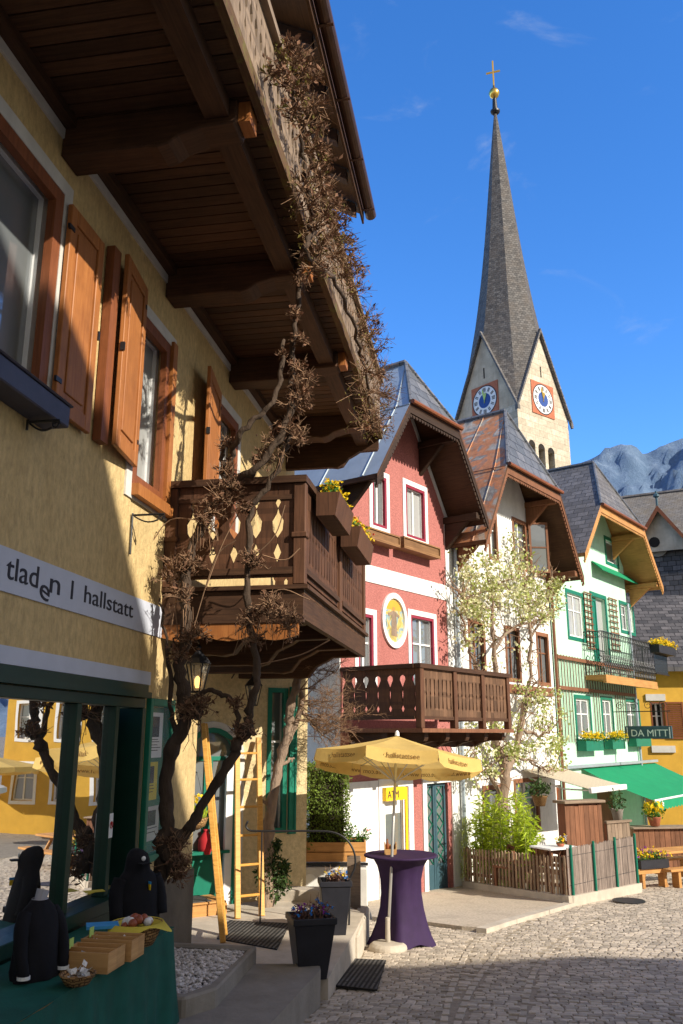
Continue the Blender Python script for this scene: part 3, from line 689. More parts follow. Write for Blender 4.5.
def scrollprof(o0, o1, zt, zb, tip):
    L = o1 - o0
    return [(o0, zt), (o0, zb), (o0 + L * .50, zb), (o0 + L * .56, zb - .015), (o0 + L * .62, zb + .01), (o0 + L * .68, zb + (tip - zb) * .55), (o0 + L * .76, zb + (tip - zb) * .8), (o0 + L * .80, tip - .01), (o0 + L * .985, tip), (o1, tip + .05), (o1, zt)]
def upper_balcony():
    zf = 4.98
    m = MB(ax=W.n)
    s = 1.2
    while s < 13.75:      # soffit boards run along the wall normal's cross direction
        s += .001; e = min(13.75, s + .15); m.box(W, s, e - .014, zf, zf + .05, .0, 1.62); s = e
    bal = build('upper_balcony', m, m_soff, YB)
    fl = MB(ax=W.d); fl.box(W, 1.2, 13.78, zf - .05, zf + .10, 1.62, 1.69); fl.box(W, 1.2, 13.8, zf + .052, zf + .09, .02, 1.619); build('edge_board', fl, m_mossy, bal)
    for sb in (3.34, 5.72, 8.09, 10.46, 12.80):
        b = MB(ax=W.n)
        b.prism([W.p(sb - .14, z, o) for o, z in scrollprof(0, 1.50, zf - .003, 4.63, 4.76)], W.d * .28)
        build('beam', b, m_brown, bal, bevel=.012)
        b = MB(ax=W.n); b.box(W, sb - .10, sb + .10, zf - .19, zf - .005, 1.502, 1.60); build('beam_end', b, m_shut, bal)
    b = MB(ax=W.d)
    for k, sb in enumerate((3.34, 5.72, 8.09, 10.46)): b.box(W, sb + .141, sb + 2.37 - .141, zf - .17, zf - .004, 1.24, 1.44)
    b.box(W, 12.95, 13.7, zf - .17, zf - .004, 1.24, 1.44); b.box(W, 1.2, 13.7, zf - .09, zf - .004, .02, .12)
    build('joist', b, m_brown, bal)
    b = MB(ax=W.d); b.prism([W.p(13.7, z, o) for o, z in scrollprof(0, 1.62, zf - .003, 4.45, 4.72)], W.d * .1); build('end_bracket', b, m_brown, bal)
    r = MB(ax=W.d); boards(r, W, 1.2, 13.74, zf + .16, zf + .98, 1.63, .026, .15, DIAM)
    e = turned(W, 13.74); boards(r, e, .05, 1.6, zf + .16, zf + .98, 0, .026, .15, DIAM)
    build('railing', r, m_grey, bal)
    r = MB(ax=W.d); r.box(W, 1.2, 13.78, zf + .98, zf + 1.06, 1.58, 1.72); r.box(W, 1.2, 13.76, zf + .20, zf + .27, 1.58, 1.629)
    for k in range(9): r.box(W, 1.3 + k * 1.54, 1.42 + k * 1.54, zf + .09, zf + .98, 1.54, 1.629)
    build('rail', r, m_greyh, bal)
    # roof eaves, rafters, gutter
    ez = 7.62; m = MB(ax=W.n)
    m.hexa([W.p(1, ez, 1.72), W.p(11.2, ez, 1.72), W.p(11.2, ez + 3.4, -4.5), W.p(1, ez + 3.4, -4.5), W.p(1, ez + .14, 1.72), W.p(11.2, ez + .14, 1.72), W.p(11.2, ez + 3.54, -4.5), W.p(1, ez + 3.54, -4.5)])
    rf = build('roof', m, m_soff, YB)
    m = MB(ax=W.d); m.hexa([W.p(.98, ez + .145, 1.78), W.p(11.25, ez + .145, 1.78), W.p(11.25, ez + 3.55, -4.5), W.p(.98, ez + 3.55, -4.5), W.p(.98, ez + .20, 1.78), W.p(11.25, ez + .20, 1.78), W.p(11.25, ez + 3.62, -4.5), W.p(.98, ez + 3.62, -4.5)]); build('roof_covering', m, m_slate, rf)
    m = MB(ax=W.n)
    for k in range(13): s = 1.3 + k * .8; m.hexa([W.p(s, ez - .16, 1.66), W.p(s + .14, ez - .16, 1.66), W.p(s + .14, ez + 1.2, -.8), W.p(s, ez + 1.2, -.8), W.p(s, ez - .003, 1.66), W.p(s + .14, ez - .003, 1.66), W.p(s + .14, ez + 1.36, -.8), W.p(s, ez + 1.36, -.8)])
    build('rafter', m, m_brown, rf)
    m = MB(ax=W.d); m.box(W, 1, 11.2, ez - .16, ez + .13, 1.722, 1.75); build('eaves_board', m, m_brown, rf)
    m = MB(); P = [(1.84 + .085 * math.cos(a), ez + .04 + .085 * math.sin(a)) for a in [math.pi + math.pi * k / 8 for k in range(9)]]
    for (a, b), (c, d) in zip(P, P[1:]): m.face([W.p(1, b, a), W.p(11.3, b, a), W.p(11.3, d, c), W.p(1, d, c)])
    m.face([W.p(11.3, b, a) for a, b in P]); 
    for k in range(9): m.box(W, 1.8 + k * 1.15, 1.84 + k * 1.15, ez - .05, ez - .04, 1.75, 1.93)
    build('gutter', m, m_copper, rf)
upper_balcony()

def lower_balcony():
    zf = 1.43; s0, s1, o1 = 8.36, 12.8, 1.45
    m = MB(ax=W.n)
    s = s0
    while s < s1 - .01: e = min(s1, s + .14); m.box(W, s, e - .004, zf - .05, zf, .0, o1 + .05); s = e
    bal = build('lower_balcony', m, m_soff, YB)
    E_ = turned(W, s0)
    f = MB(ax=W.n); f.box(E_, .0, o1 + .05, zf - .33, zf - .052, -.06, .03); f.box(W, s0 + .062, s1, zf - .30, zf - .052, o1 - .02, o1 + .05)
    f.box(E_, .0, o1 + .10, zf + .002, zf + .045, -.05, .06); f.box(W, s0, s1, zf + .004, zf + .047, o1 - .02, o1 + .10); build('edge_board', f, m_brown, bal)
    f = MB(ax=W.n)   # scalloped orange valance under the end face
    P = [(.0, zf - .33)] + [(o1 * k / 12, zf - .46 - .05 * abs(math.sin(k * math.pi / 4))) for k in range(13)] + [(o1, zf - .33)]
    for k in range(1, 13): f.prism([E_.p(P[k][0], zf - .332, -.02), E_.p(P[k + 1][0], zf - .332, -.02), E_.p(P[k + 1][0], P[k + 1][1], -.02), E_.p(P[k][0], P[k][1], -.02)], E_.n * .035)
    build('valance', f, m_shut, bal)
    for sb in (8.7, 10.1, 11.4, 12.55):
        b = MB(ax=W.n); b.prism([W.p(sb, z, o) for o, z in scrollprof(-.6, o1 + .0, zf - .055, .82, 1.12)], W.d * .16); build('bracket', b, m_brown, bal, bevel=.01)
    z0, z1 = zf + .13, zf + 1.12
    r = MB(ax=W.n); boards(r, E_, .06, o1, z0, z1, 0, .026, .235, DIAM); boards(r, W, s0 + .05, s1, z0, z1, o1, .026, .17, SLOT)
    e2 = turned(W, s1); boards(r, e2, .05, o1, z0, z1, -.03, .026, .2, SLOT)
    build('railing', r, m_brownv, bal)
    r = MB(ax=W.n); r.box(E_, .0, o1 + .08, z1, z1 + .075, -.06, .08); r.box(W, s0 + .061, s1, z1 + .002, z1 + .077, o1 - .06, o1 + .08)
    r.box(E_, .0, o1, z0 + .03, z0 + .10, .027, .05); r.box(E_, .0, o1, z0 + .82, z0 + .87, .027, .04)
    r.box(W, s0 + .1, s0 + 2.1, z0 + .05, z0 + .11, o1 + .027, o1 + .06); r.box(W, s0 + 2.35, s1, z0 + .05, z0 + .11, o1 + .027, o1 + .06); build('rail', r, m_brown, bal)
    for q in (0.0, o1 - .06):
        b = MB(); b.box(E_, q, q + .13, zf + .046, z1 - .002, -.055, .056); b.box(E_, q - .02, q + .15, z0 + .4, z0 + .46, -.06, .07); build('post', b, m_brownv, bal, bevel=.01)
    for q in (2.15, 4.3):
        b = MB(); b.box(W, s0 + q, s0 + q + .14, zf + .048, z1 - .002, o1 - .05, o1 + .06); build('post', b, m_brownv, bal, bevel=.01)
lower_balcony()
# ================================================================= ROW OF GABLED HOUSES
def gable(root, sc, hw, ez, hh, of, orr, back, mats, soff, bargemat, thick=.10, sl=1.5, su=1.5):
    """half-hipped roof over frame R; returns function giving the underside height"""
    left, right, hip = mats; F = R; SL, SU = sl, su
    hz = ez + (hw - hh) * SL; rz = hz + hh * SU
    Lf, Hl, Rp, Rb, Lb, Hlb = (sc - hw, ez, of), (sc - hh, hz, of), (sc, rz, orr), (sc, rz, -back), (sc - hw, ez, -back), (sc - hh, hz, -back)
    Rf, Hr, RbL, Hrb = (sc + hw, ez, of), (sc + hh, hz, of), (sc + hw, ez, -back), (sc + hh, hz, -back)
    P = lambda q, d=0: F.p(q[0], q[1] + d, q[2])
    SIDES = ([Lf, Hl, Hlb, Lb], [Hl, Rp, Rb, Hlb]), ([Rf, RbL, Hrb, Hr], [Hr, Hrb, Rb, Rp]), ([Hl, Hr, Rp],)
    rf = MB(ax=F.d)
    for mi, polys in enumerate(SIDES):
        for poly in polys: rf.mi = mi; rf.face([P(q) for q in poly])
    o = build('roof', rf, [left, right, hip], root)
    sf = MB(ax=F.n)
    for polys in SIDES:
        for poly in polys: sf.face([P(q, -thick) for q in poly])
    for a, b in ((Lf, Hl), (Hl, Hr), (Hr, Rf), (Rf, RbL), (Lb, Lf)): sf.face([P(a, -.004), P(b, -.004), P(b, -thick + .003), P(a, -thick + .003)])
    build('soffit', sf, soff, o)
    if left in (m_rust, m_tin):     # standing seams on the sheet metal side
        k = MB()
        for i in range(7):
            of_ = of - .35 - i * 1.05; k.tube([P((Lf[0], ez, of_), .012), P((Hl[0], hz, of_), .012), P((sc, rz, min(of_, orr)), .012)], .018, 5)
        k.tube([P((sc - hh * 1.05, hz - .07, of), .012), P((sc - hh * 1.05, hz - .07, -back), .012)], .014, 5)
        build('seam', k, left, o)
    # ridge caps
    k = MB(); k.tube([P(Rp, .02), P(Rb, .02)], .07, 6); k.tube([P(Rp, .02), P(Hl, .02)], .045, 6); k.tube([P(Rp, .02), P(Hr, .02)], .045, 6); build('ridge_cap', k, m_slateb, o)
    # barge boards on the three front edges
    for a, b in ((Lf, Hl), (Hl, Hr), (Hr, Rf)):
        m = MB(ax=F.d); oo = of - .045
        m.prism([F.p(a[0], a[1] - .015, oo), F.p(b[0], b[1] - .015, oo), F.p(b[0], b[1] - .24, oo), F.p(a[0], a[1] - .24, oo)], F.n * .04); build('barge_board', m, bargemat, o)
    m = MB(); n = int((Hr[0] - Hl[0]) / .11)     # scalloped trim below the hip edge and down the right edge
    for i in range(n):
        c = Hl[0] + (i + .5) * (Hr[0] - Hl[0]) / n; m.prism([F.p(c + .05 * math.cos(t), hz - .242 + .08 * math.sin(t), of - .06) for t in [math.pi + math.pi * k / 5 for k in range(6)]], F.n * .03)
    L = math.hypot(Rf[0] - Hr[0], Rf[1] - Hr[1]); n = int(L / .11)
    for (A, B) in ((Hr, Rf), (Hl, Lf)):
        for i in range(n):
            t = (i + .5) / n; x, z = A[0] + (B[0] - A[0]) * t, A[1] + (B[1] - A[1]) * t - .25
            m.prism([F.p(x + .05 * math.cos(q), z + .08 * math.sin(q), of - .06) for q in [math.pi + math.pi * k / 5 for k in range(6)]], F.n * .03)
    build('scalloped_trim', m, bargemat, o)
    # purlin ends and struts carrying the overhang, gutter down the hip
    for x, z in ((sc - hw + .30, ez + .12), (sc + hw - .30, ez + .12), (sc - hh + .1, hz - .16), (sc + hh - .1, hz - .16)):
        m = MB(ax=F.n); m.box(F, x - .09, x + .09, z - .16, z, -.2, of - .10); m.prism([F.p(x - .06, z - .161, of - .35), F.p(x - .06, z - .161, 0.0), F.p(x - .06, z - .8, 0.0)], F.d * .12); build('purlin', m, bargemat, o, bevel=.015)
    m = MB(); m.tube([F.p(Hl[0] - .02, hz + .0, of + .06), F.p(Hr[0] + .02, hz - .0, of + .06)], .05, 8); build('gutter', m, m_frame, o)
    def under(s):
        a = abs(s - sc)
        return min((rz - a * SU) if a < hh else (hz - (a - hh) * SL), hz + (of - 0) / (of - orr) * (rz - hz)) - thick - .01
    return under, (hz, rz)
def body(root, s0, s1, zb, under, sc, holes, mat, back, depth=.14):
    F = R; zc = under(sc)
    # symmetric points where the hip cuts the gable
    lo, hi = sc, s1 + 9
    for _ in range(40):
        mid = (lo + hi) / 2
        if under(mid) < zc - 1e-6: hi = mid
        else: lo = mid
    k = lo - sc
    out = [(s0, zb), (s1, zb), (s1, under(s1)), (sc + k, zc), (sc - k, zc), (s0, under(s0))]
    out = [(a, b - (.0 if b == zb else .02)) for a, b in out]
    mb = MB(ax=F.d); wall(mb, F, out, holes, depth)
    for s in (s0, s1): mb.face([F.p(s, zb), F.p(s, under(s)), F.p(s, under(s), -back), F.p(s, zb, -back)])
    mb.face([F.p(a, b, -back) for a, b in out])
    build('wall', mb, mat, root)
    return out

# ---------- red house
RH = thing('red_house', 'narrow red plastered house with white bands, oval painting and dark half-hipped roof', 'house', R.p(-1.3, -3.1, 0))
m_wbox = wood('old_window_box', (.16, .08, .035), (.30, .16, .07), False, .2)
def red():
    hol = {'u1': R.rect(372, 476, 386, 527), 'u2': R.rect(405.5, 488, 424.5, 539), 'l1': R.rect(358, 614, 373, 690), 'l2': R.rect(411, 617, 434, 690)}
    hol['d'] = R.rect(383.5, 787, 408.5, 900); hol['g'] = R.rect(427, 783, 449, 896)
    hol['d'] = (hol['d'][0], hol['d'][1], -3.12, hol['d'][3]); hol['g'] = (hol['g'][0], hol['g'][1], -3.16, hol['g'][3])
    und, (hz, rz) = gable(RH, -1.3, 2.28, 4.85, 1.02, 1.0, .25, 8, (m_tin, m_slateb, m_slateb), m_brown, m_barge, sl=1.48, su=1.42)
    out = body(RH, -3.42, .78, -3.4, und, -1.3, list(hol.values()), m_red, 8)
    b = MB(ax=R.d)
    z0, z1 = R.sz(408, 591.5)[1], R.sz(408, 575.5)[1]
    b.box(R, -3.42, .78, z0, z1, -.02, .018)
    b.box(R, .62, .80, -3.3, z0 - .002, -.02, .021); b.box(R, .62, .80, z1 + .002, und(.78) - .05, -.02, .021)
    for i in range(2, 5):   # white verge band following the gable
        (a, za), (c, zc) = out[i], out[i + 1]
        b.prism([R.p(a, za - .01, .002), R.p(c, zc - .01, .002), R.p(c + (0 if abs(a - c) < 1 else 0), zc - .2, .002), R.p(a, za - .2, .002)], R.n * .018)
    build('white_band', b, m_white, RH)
    b = MB(ax=R.d); d = hol['d']; g = hol['g']
    b.box(R, -3.42, R.sz(378, 850)[0], -3.3, -.85, -.02, .022); b.box(R, -3.45, -3.422, -3.3, 1.5, -4, .0); build('white_panel', b, m_white, RH)
    for k in ('u1', 'u2', 'l1', 'l2'):
        w = window(R, hol[k], RH, m_wpaint, .14, trim=m_wpaint, tw=.115, fw=.065, nv=1, nh=0 if k[0] == 'u' else 1, outer=m_crim, ow=.06, pane=m_pane2 if k == 'u2' else m_pane, tb=k[0] == 'u')
    # door with cash machine sign above, lattice door in white surround
    b = MB(ax=R.d); ring(b, R, d[0] - .17, d[1] + .17, d[2], d[3] + .17, .168, -.02, .03, bottom=False); dd = build('door_surround', b, m_wpaint, RH)
    b = MB(ax=R.d); b.box(R, d[0], d[1], d[2], d[3], -.138, -.08); ring(b, R, d[0] + .05, d[1] - .05, d[2] + .1, d[3] - .05, .1, -.08, -.05); dr = build('door', b, m_wpaint, RH)
    g2 = MB(); g2.face([R.p(d[0] + .15, d[2] + .9, -.075), R.p(d[1] - .15, d[2] + .9, -.075), R.p(d[1] - .15, d[3] - .5, -.075), R.p(d[0] + .15, d[3] - .5, -.075)]); build('pane', g2, m_pane, dr)
    b = MB(ax=R.d); ring(b, R, g[0] - .16, g[1] + .30, g[2], g[3] + .16, .158, -.02, .03, bottom=False); b.box(R, g[1] + .14, g[1] + .30, g[2], g[3], .0, .028); build('door_surround', b, m_white, RH)
    b = MB(ax=R.d)
    c = (g[0] + g[1]) / 2
    for a0, a1 in ((g[0], c - .005), (c + .005, g[1])): ring(b, R, a0, a1, g[2] + .02, g[3], .07, -.12, -.06); b.box(R, a0 + .07, a1 - .07, g[2] + .09, g[2] + .55, -.11, -.07)
    dr = build('lattice_door', b, m_teal, RH)
    b = MB()
    for a0, a1 in ((g[0] + .07, c - .075), (c + .075, g[1] - .07)):
        zz = g[2] + .56
        while zz < g[3] - .3:
            b.bar(R.p(a0, zz, -.088), R.p(a1, zz + .26, -.088), .014); b.bar(R.p(a0, zz + .26, -.088), R.p(a1, zz, -.088), .014); zz += .26
    build('lattice', b, m_gtrim, dr)
    k = MB(); k.face([R.p(g[0] + .05, g[2] + .5, -.10), R.p(g[1] - .05, g[2] + .5, -.10), R.p(g[1] - .05, g[3] - .05, -.10), R.p(g[0] + .05, g[3] - .05, -.10)]); build('pane', k, m_pane, dr)
    # oval painted medallion
    s, z = R.sz(393.5, 620.5); rs = abs(R.sz(406, 620)[0] - R.sz(381, 620)[0]) / 2; rz_ = (R.sz(393, 593)[1] - R.sz(393, 648)[1]) / 2
    def oval(mb, k0, k1, o0, o1, ds=0, dz=0, fs=1, fz=1, n=40):
        for i in range(n):
            a, c = 2 * math.pi * i / n, 2 * math.pi * (i + 1) / n
            f = lambda t, k, o: R.p(s + ds + rs * k * fs * math.cos(t), z + dz + rz_ * k * fz * math.sin(t), o)
            mb.face([f(a, k0, o0), f(c, k0, o0), f(c, k1, o1), f(a, k1, o1)])
    md = MB(); oval(md, 1, 1, -.01, .05); oval(md, 1, .80, .05, .05); oval(md, .80, .78, .05, .012); me = build('medallion', md, m_wpaint, RH)
    pm, nt, bs = newmat('painted_medallion_field')
    n1 = N_(nt, 'ShaderNodeTexNoise', Scale=5.0, Detail=5.0, Distortion=1.2); nt.links.new(coords(nt, 'World'), n1.inputs['Vector'])
    nt.links.new(ramp(nt, n1.outputs['Fac'], [(.3, (.10, .12, .05)), (.42, (.24, .36, .42)), (.5, (.50, .46, .20)), (.57, (.60, .38, .08)), (.68, (.20, .22, .10))]), bs.inputs['Base Color'])
    f = MB(); f.face([R.p(s + rs * .8 * math.cos(t), z + rz_ * .8 * math.sin(t), .008) for t in [2 * math.pi * i / 32 for i in range(32)]]); build('painting', f, pm, me)
    # the painted figure: robe, raised arms, head
    def shape(nm, pts, mat, o): q = MB(); q.face([R.p(s + a * rs, z + b * rz_, o) for a, b in pts]); build(nm, q, mat, me)
    shape('painted_arch', [(.62 * math.cos(t), .38 + .36 * math.sin(t)) for t in [math.pi * i / 14 for i in range(15)]], m_ochre, .010)
    shape('painted_robe', [(-.22, -.55), (.26, -.58), (.20, .18), (.42, .10), (.46, .20), (.12, .34), (-.12, .34), (-.46, .22), (-.42, .12), (-.18, .18)], m_barkl, .012)
    shape('painted_head', [(.11 * math.cos(t), .42 + .075 * math.sin(t)) for t in [2 * math.pi * i / 12 for i in range(12)]], m_honey, .014)
    # window boxes
    for (u0, v0, u1, v1) in ((365, 531, 400, 541), (404, 542, 440, 552)):
        s0, _ = R.sz(u0, (v0 + v1) / 2, .28); s1, _ = R.sz(u1, (v0 + v1) / 2, .28); zb = R.sz((u0 + u1) / 2, v1, .28)[1]; zt = R.sz((u0 + u1) / 2, v0, .28)[1]
        b = MB(ax=R.d); ring(b, R, s0, s1, zb, zt, .03, .26, .29); b.box(R, s0, s1, zb, zt, .25, .262); b.box(R, s0, s1, zb - .03, zb - .002, .03, .29); b.box(R, s0, s0 + .03, zb, zt, .03, .249); b.box(R, s1 - .03, s1, zb, zt, .03, .249)
        build('window_box', b, m_wbox, RH); 
    # downpipe between the houses
    b = MB(); b.tube([R.p(.98, 5.0, .5), R.p(.98, 4.5, .12), R.p(.98, 4.2, .08), R.p(.98, -3.0, .08)], .045, 8); build('downpipe', b, m_tin, RH)
    # balcony
    zt = R.sz(418, 665, 1.7)[1]; zb = R.sz(418, 727, 1.7)[1]; s0, s1, oo = -3.40, .05, 1.7
    f = MB(ax=R.d); f.box(R, s0 - .05, s1 + .05, zb - .09, zb - .02, .03, oo + .10); bal = build('balcony', f, m_redb, RH)
    f = MB(ax=R.n)
    for k in range(5): x = s0 + .25 + k * .75; f = MB(ax=R.n); f.prism([R.p(x, z_, o_) for o_, z_ in scrollprof(0, oo - .05, zb - .092, zb - .36, zb - .24)], R.d * .13); build('bracket', f, m_brown, bal)
    f = MB(ax=R.d); f.box(R, s0, s1, zb - .34, zb - .10, .9, 1.02); build('beam', f, m_brown, bal)
    e = turned(R, s0); e2 = turned(R, s1)
    r = MB(ax=R.d); boards(r, R, s0 + .08, s1 - .08, zb + .14, zt - .05, oo, .025, .14, SLOT); build('railing', r, m_balc, bal)
    r = MB(ax=R.n); boards(r, e, .05, oo - .05, zb + .14, zt - .05, 0, .025, .26, HEART); build('railing', r, m_brownv, bal)
    r = MB(ax=R.n); boards(r, e2, .05, oo - .05, zb + .14, zt - .05, -.025, .025, .2, SLOT); build('railing', r, m_brownv, bal)
    r = MB(ax=R.d); r.box(R, s0 - .06, s1 + .06, zt - .05, zt + .03, oo - .05, oo + .09); r.box(e, .03, oo - .052, zt - .048, zt + .028, -.05, .08); r.box(e2, .03, oo - .052, zt - .048, zt + .028, -.08, .05)
    r.box(R, s0 + .08, s1 - .08, zb + .13, zb + .19, oo + .026, oo + .05); r.box(e, .05, oo - .06, zb + .13, zb + .19, .027, .05); build('rail', r, m_brown, bal)
    for x in (s0 - .03, s0 + 1.15, s0 + 2.25, s1 - .10):
        q = MB(); q.box(R, x, x + .12, zb - .019, zt - .052, oo - .05, oo + .07); build('post', q, m_brownv, bal, bevel=.008)
red()
sgn = MB(); d0 = R.sz(384, 800)[0]; d1 = R.sz(399, 800)[0]; zA, zB = R.sz(391, 799)[1], R.sz(391, 788)[1]
AT = thing('cash_machine_sign', 'small yellow ATM sign above the white doorway of the red house', 'sign', R.p(d0, zA, .08))
sgn.box(R, d0 - .1, d1 + .05, zA - .02, zB + .02, .04, .12); build('board', sgn, plain('sign_yellow', (.85, .52, .02), .5, .03, 5, 0), AT)
text('lettering', 'ATM', (zB - zA) * .95, R.p(d0 - .05, zA + .03, .123), R.d, Z, m_ink, AT)
b2 = MB(); b2.box(R, d1 + .15, d1 + .23, -2.6, zB, .04, .055); 
tag(build('hanging_banner', b2, bpy.data.materials['sign_yellow']), 'narrow yellow vertical strip beside the doorway under the ATM sign', 'banner')

# ---------- white house
WH = thing('white_house', 'white plastered house with rust-patched gable roof behind the pear tree', 'house', R.p(3.6, -3.3, 0))
def whiteh():
    hol = [R.rect(488, 511, 497.5, 560), R.rect(513, 520, 527, 570), R.rect(468.5, 620, 485.5, 674), R.rect(505.5, 627, 520.5, 682), R.rect(537, 633, 549.5, 686), R.rect(483, 785, 502, 840), R.rect(514.5, 778, 539.5, 832), R.rect(559, 784, 573, 884)]
    hol[-1] = (hol[-1][0], hol[-1][1], -3.3, hol[-1][3])
    und, _ = gable(WH, 3.75, 2.95, 4.35, 1.62, 1.0, .24, 9, (m_rust, m_slateb, m_slateb), m_soff, m_redb, sl=1.62, su=1.28)
    body(WH, .80, 6.45, -3.5, und, 3.75, hol, m_white, 9)
    for i, h in enumerate(hol[:-1]):
        window(R, h, WH, m_wpaint if i in (5, 6, 1, 0) else m_redb, .14, fw=.06, nv=1, nh=1, outer=m_redb, ow=.10, pane=m_pane)
    h = hol[1]     # open casement and shutters of the upper window
    for F2, a, c in ((Fr((0, 0), 37.0 + 48), .0, .55), (Fr((0, 0), 37 - 0), .50, .95)):
        F2.P = R.p(h[1] + .02, 0, .05); m = MB(); ring(m, F2, a, c, h[2], h[3], .06, 0, .04); m.box(F2, a + .06, c - .06, (h[2] + h[3]) / 2 - .02, (h[2] + h[3]) / 2 + .02, .005, .035); sh = build('casement', m, m_redb, WH)
        g = MB(); g.face([F2.p(a + .05, h[2] + .05, .02), F2.p(c - .05, h[2] + .05, .02), F2.p(c - .05, h[3] - .05, .02), F2.p(a + .05, h[3] - .05, .02)]); build('pane', g, m_pane, sh)
    d = hol[-1]; b = MB(ax=R.d); b.box(R, d[0], d[1], d[2], d[3], -.13, -.07); ring(b, R, d[0] + .06, d[1] - .06, d[2] + .1, d[3] - .06, .1, -.07, -.05); build('door', b, m_frame, WH)
    b = MB(ax=R.d); zz = R.sz(520, 690)[1]; b.box(R, 3.4, 6.3, zz - .10, zz + .12, -.02, .05); build('timber_band', b, m_redb, WH)
    b = MB(); b.tube([R.p(6.5, 4.1, .08), R.p(6.5, -3.2, .08)], .045, 8); build('downpipe', b, m_redb, WH)
whiteh()

# ---------- mint green house
GH = thing('green_house', 'pale mint green house with teal window frames, trellis and iron balcony', 'house', R.p(9.6, -3.4, 0))
def greenh():
    r = R.rect
    hol = dict(a=r(568, 595, 583, 637), d=r(594, 599, 607, 672), b=r(621, 606, 633, 631), t=r(606, 542, 616.5, 563), l1=r(576.5, 699, 590, 739), l2=r(603, 700, 612.3, 738), l3=r(627, 702, 639, 736))
    und, _ = gable(GH, 10.25, 3.6, 5.02, 2.0, 1.1, .25, 9, (m_slate, m_slate, m_slate), m_honey, m_honey, sl=1.1, su=1.0)
    gd = R.rect(600, 790, 618, 884); gd = (gd[0], gd[1], -3.5, gd[3])
    body(GH, 6.55, 13.1, -3.7, und, 10.25, list(hol.values()) + [gd], m_mint, 9)
    for k, h in hol.items():
        if k == 'd': continue
        window(R, h, GH, m_wpaint, .14, trim=m_gtrim, tw=.11, fw=.055, nv=1 if k != 't' else 0, nh=1 if k != 't' else 0, pane=m_pane2 if k in 'ab' else m_pane)
    h = hol['d']; b = MB(); ring(b, R, h[0] - .13, h[1] + .13, h[2], h[3] + .14, .128, -.02, .03, bottom=False); build('door_surround', b, m_gtrim, GH)
    b = MB(ax=R.d); b.box(R, h[0], (h[0] + h[1]) / 2, h[2], h[3], -.13, -.08); ring(b, R, h[0] + .03, (h[0] + h[1]) / 2 - .03, h[2] + .1, h[3] - .05, .07, -.08, -.06); build('door', b, m_gtrim, GH)
    g = MB(); g.face([R.p((h[0] + h[1]) / 2, h[2], -.11), R.p(h[1], h[2], -.11), R.p(h[1], h[3], -.11), R.p((h[0] + h[1]) / 2, h[3], -.11)]); build('pane', g, m_pane2, GH)
    b = MB(ax=R.d); b.box(R, gd[0], gd[1], gd[2], gd[3], -.13, -.08); build('door', b, m_frame, GH)
    # trellis slats on the wall
    def P2(u, v): return R.sz(u, v)
    for rect, nx, ny in (((584.5, 594, 591, 648), 2, 9), ((609.5, 600, 616.5, 650), 2, 9)):
        s0, s1, z0, z1 = R.rect(*rect); b = MB()
        for i in range(nx + 1): x = s0 + (s1 - s0) * i / nx; b.box(R, x - .02, x + .02, z0, z1, .03, .05)
        for j in range(ny + 1): zz = z0 + (z1 - z0) * j / ny; b.box(R, s0 - .05, s1 + .05, zz - .02, zz + .02, .052, .07)
        build('trellis', b, m_redb, GH)
    zt, zm, zb = P2(600, 662)[1], P2(600, 692)[1], P2(600, 742)[1]
    skip = [(hol[k][0] - .13, hol[k][1] + .13, hol[k][2] - .14, hol[k][3] + .14) for k in ('l1', 'l2', 'l3')]
    b = MB()
    for i in range(30):
        x = 6.75 + i * .21
        q = [s for s in skip if s[0] - .02 < x < s[1] + .02]
        b.box(R, x - .016, x + .016, (q[0][3] + .02) if q else zb, zt, .03, .055)
    build('trellis', b, m_grey, GH)
    b = MB(ax=R.d)
    for zz in (zt - .08, zm): b.box(R, 6.6, 13.0, zz - .05, zz + .05, .057, .10)
    build('trellis_rail', b, m_redb, GH)
    # small rolled awning in the gable
    a = R.rect(592, 570, 628, 583); b = MB(ax=R.d); b.hexa([R.p(a[0], a[3] - .3, .35), R.p(a[1], a[3] - .3, .35), R.p(a[1], a[3], .02), R.p(a[0], a[3], .02), R.p(a[0], a[3] - .27, .36), R.p(a[1], a[3] - .27, .36), R.p(a[1], a[3] + .04, .03), R.p(a[0], a[3] + .04, .03)]); build('small_awning', b, m_awn, GH)
    # iron balcony
    oo = .62; s0 = R.sz(585, 660, .05)[0]; s1 = R.sz(654, 660, oo)[0]; zf = R.sz(615, 676, oo)[1]; zr = R.sz(615, 634, oo)[1]
    b = MB(ax=R.d); b.box(R, s0, s1, zf - .14, zf, .03, oo + .04); b.box(R, s0 - .02, s1 + .02, zf - .24, zf - .142, oo - .05, oo + .05); bal = build('balcony', b, m_honey, GH)
    b = MB()
    def panel(F, a, c, o):
        b.box(F, a, c, zr - .03, zr, o - .02, o + .02); b.box(F, a, c, zf + .08, zf + .10, o - .01, o + .01); b.box(F, a, c, zr - .20, zr - .185, o - .01, o + .01)
        n = max(2, int((c - a) / .16))
        for i in range(n + 1):
            x = a + (c - a) * i / n; b.tube([F.p(x, zf, o), F.p(x, zr - .03, o)], .011, 5)
            if i < n:
                xm = x + (c - a) / n / 2
                for zc, rr in ((zr - .11, .06), (zf + .34, .06), (zf + .5, .06)): b.tube([F.p(xm + rr * math.cos(t), zc + rr * math.sin(t), o) for t in [2 * math.pi * k / 8 for k in range(9)]], .009, 4, cap=False)
                b.tube([F.p(xm + .05 * math.sin(t * 6.28), zf + .1 + .5 * t, o) for t in [k / 6 for k in range(7)]], .009, 4)
    panel(R, s0, s1, oo); panel(turned(R, s0), .05, oo, 0); panel(turned(R, s1), .05, oo, 0)
    build('iron_railing', b, m_iron, bal)
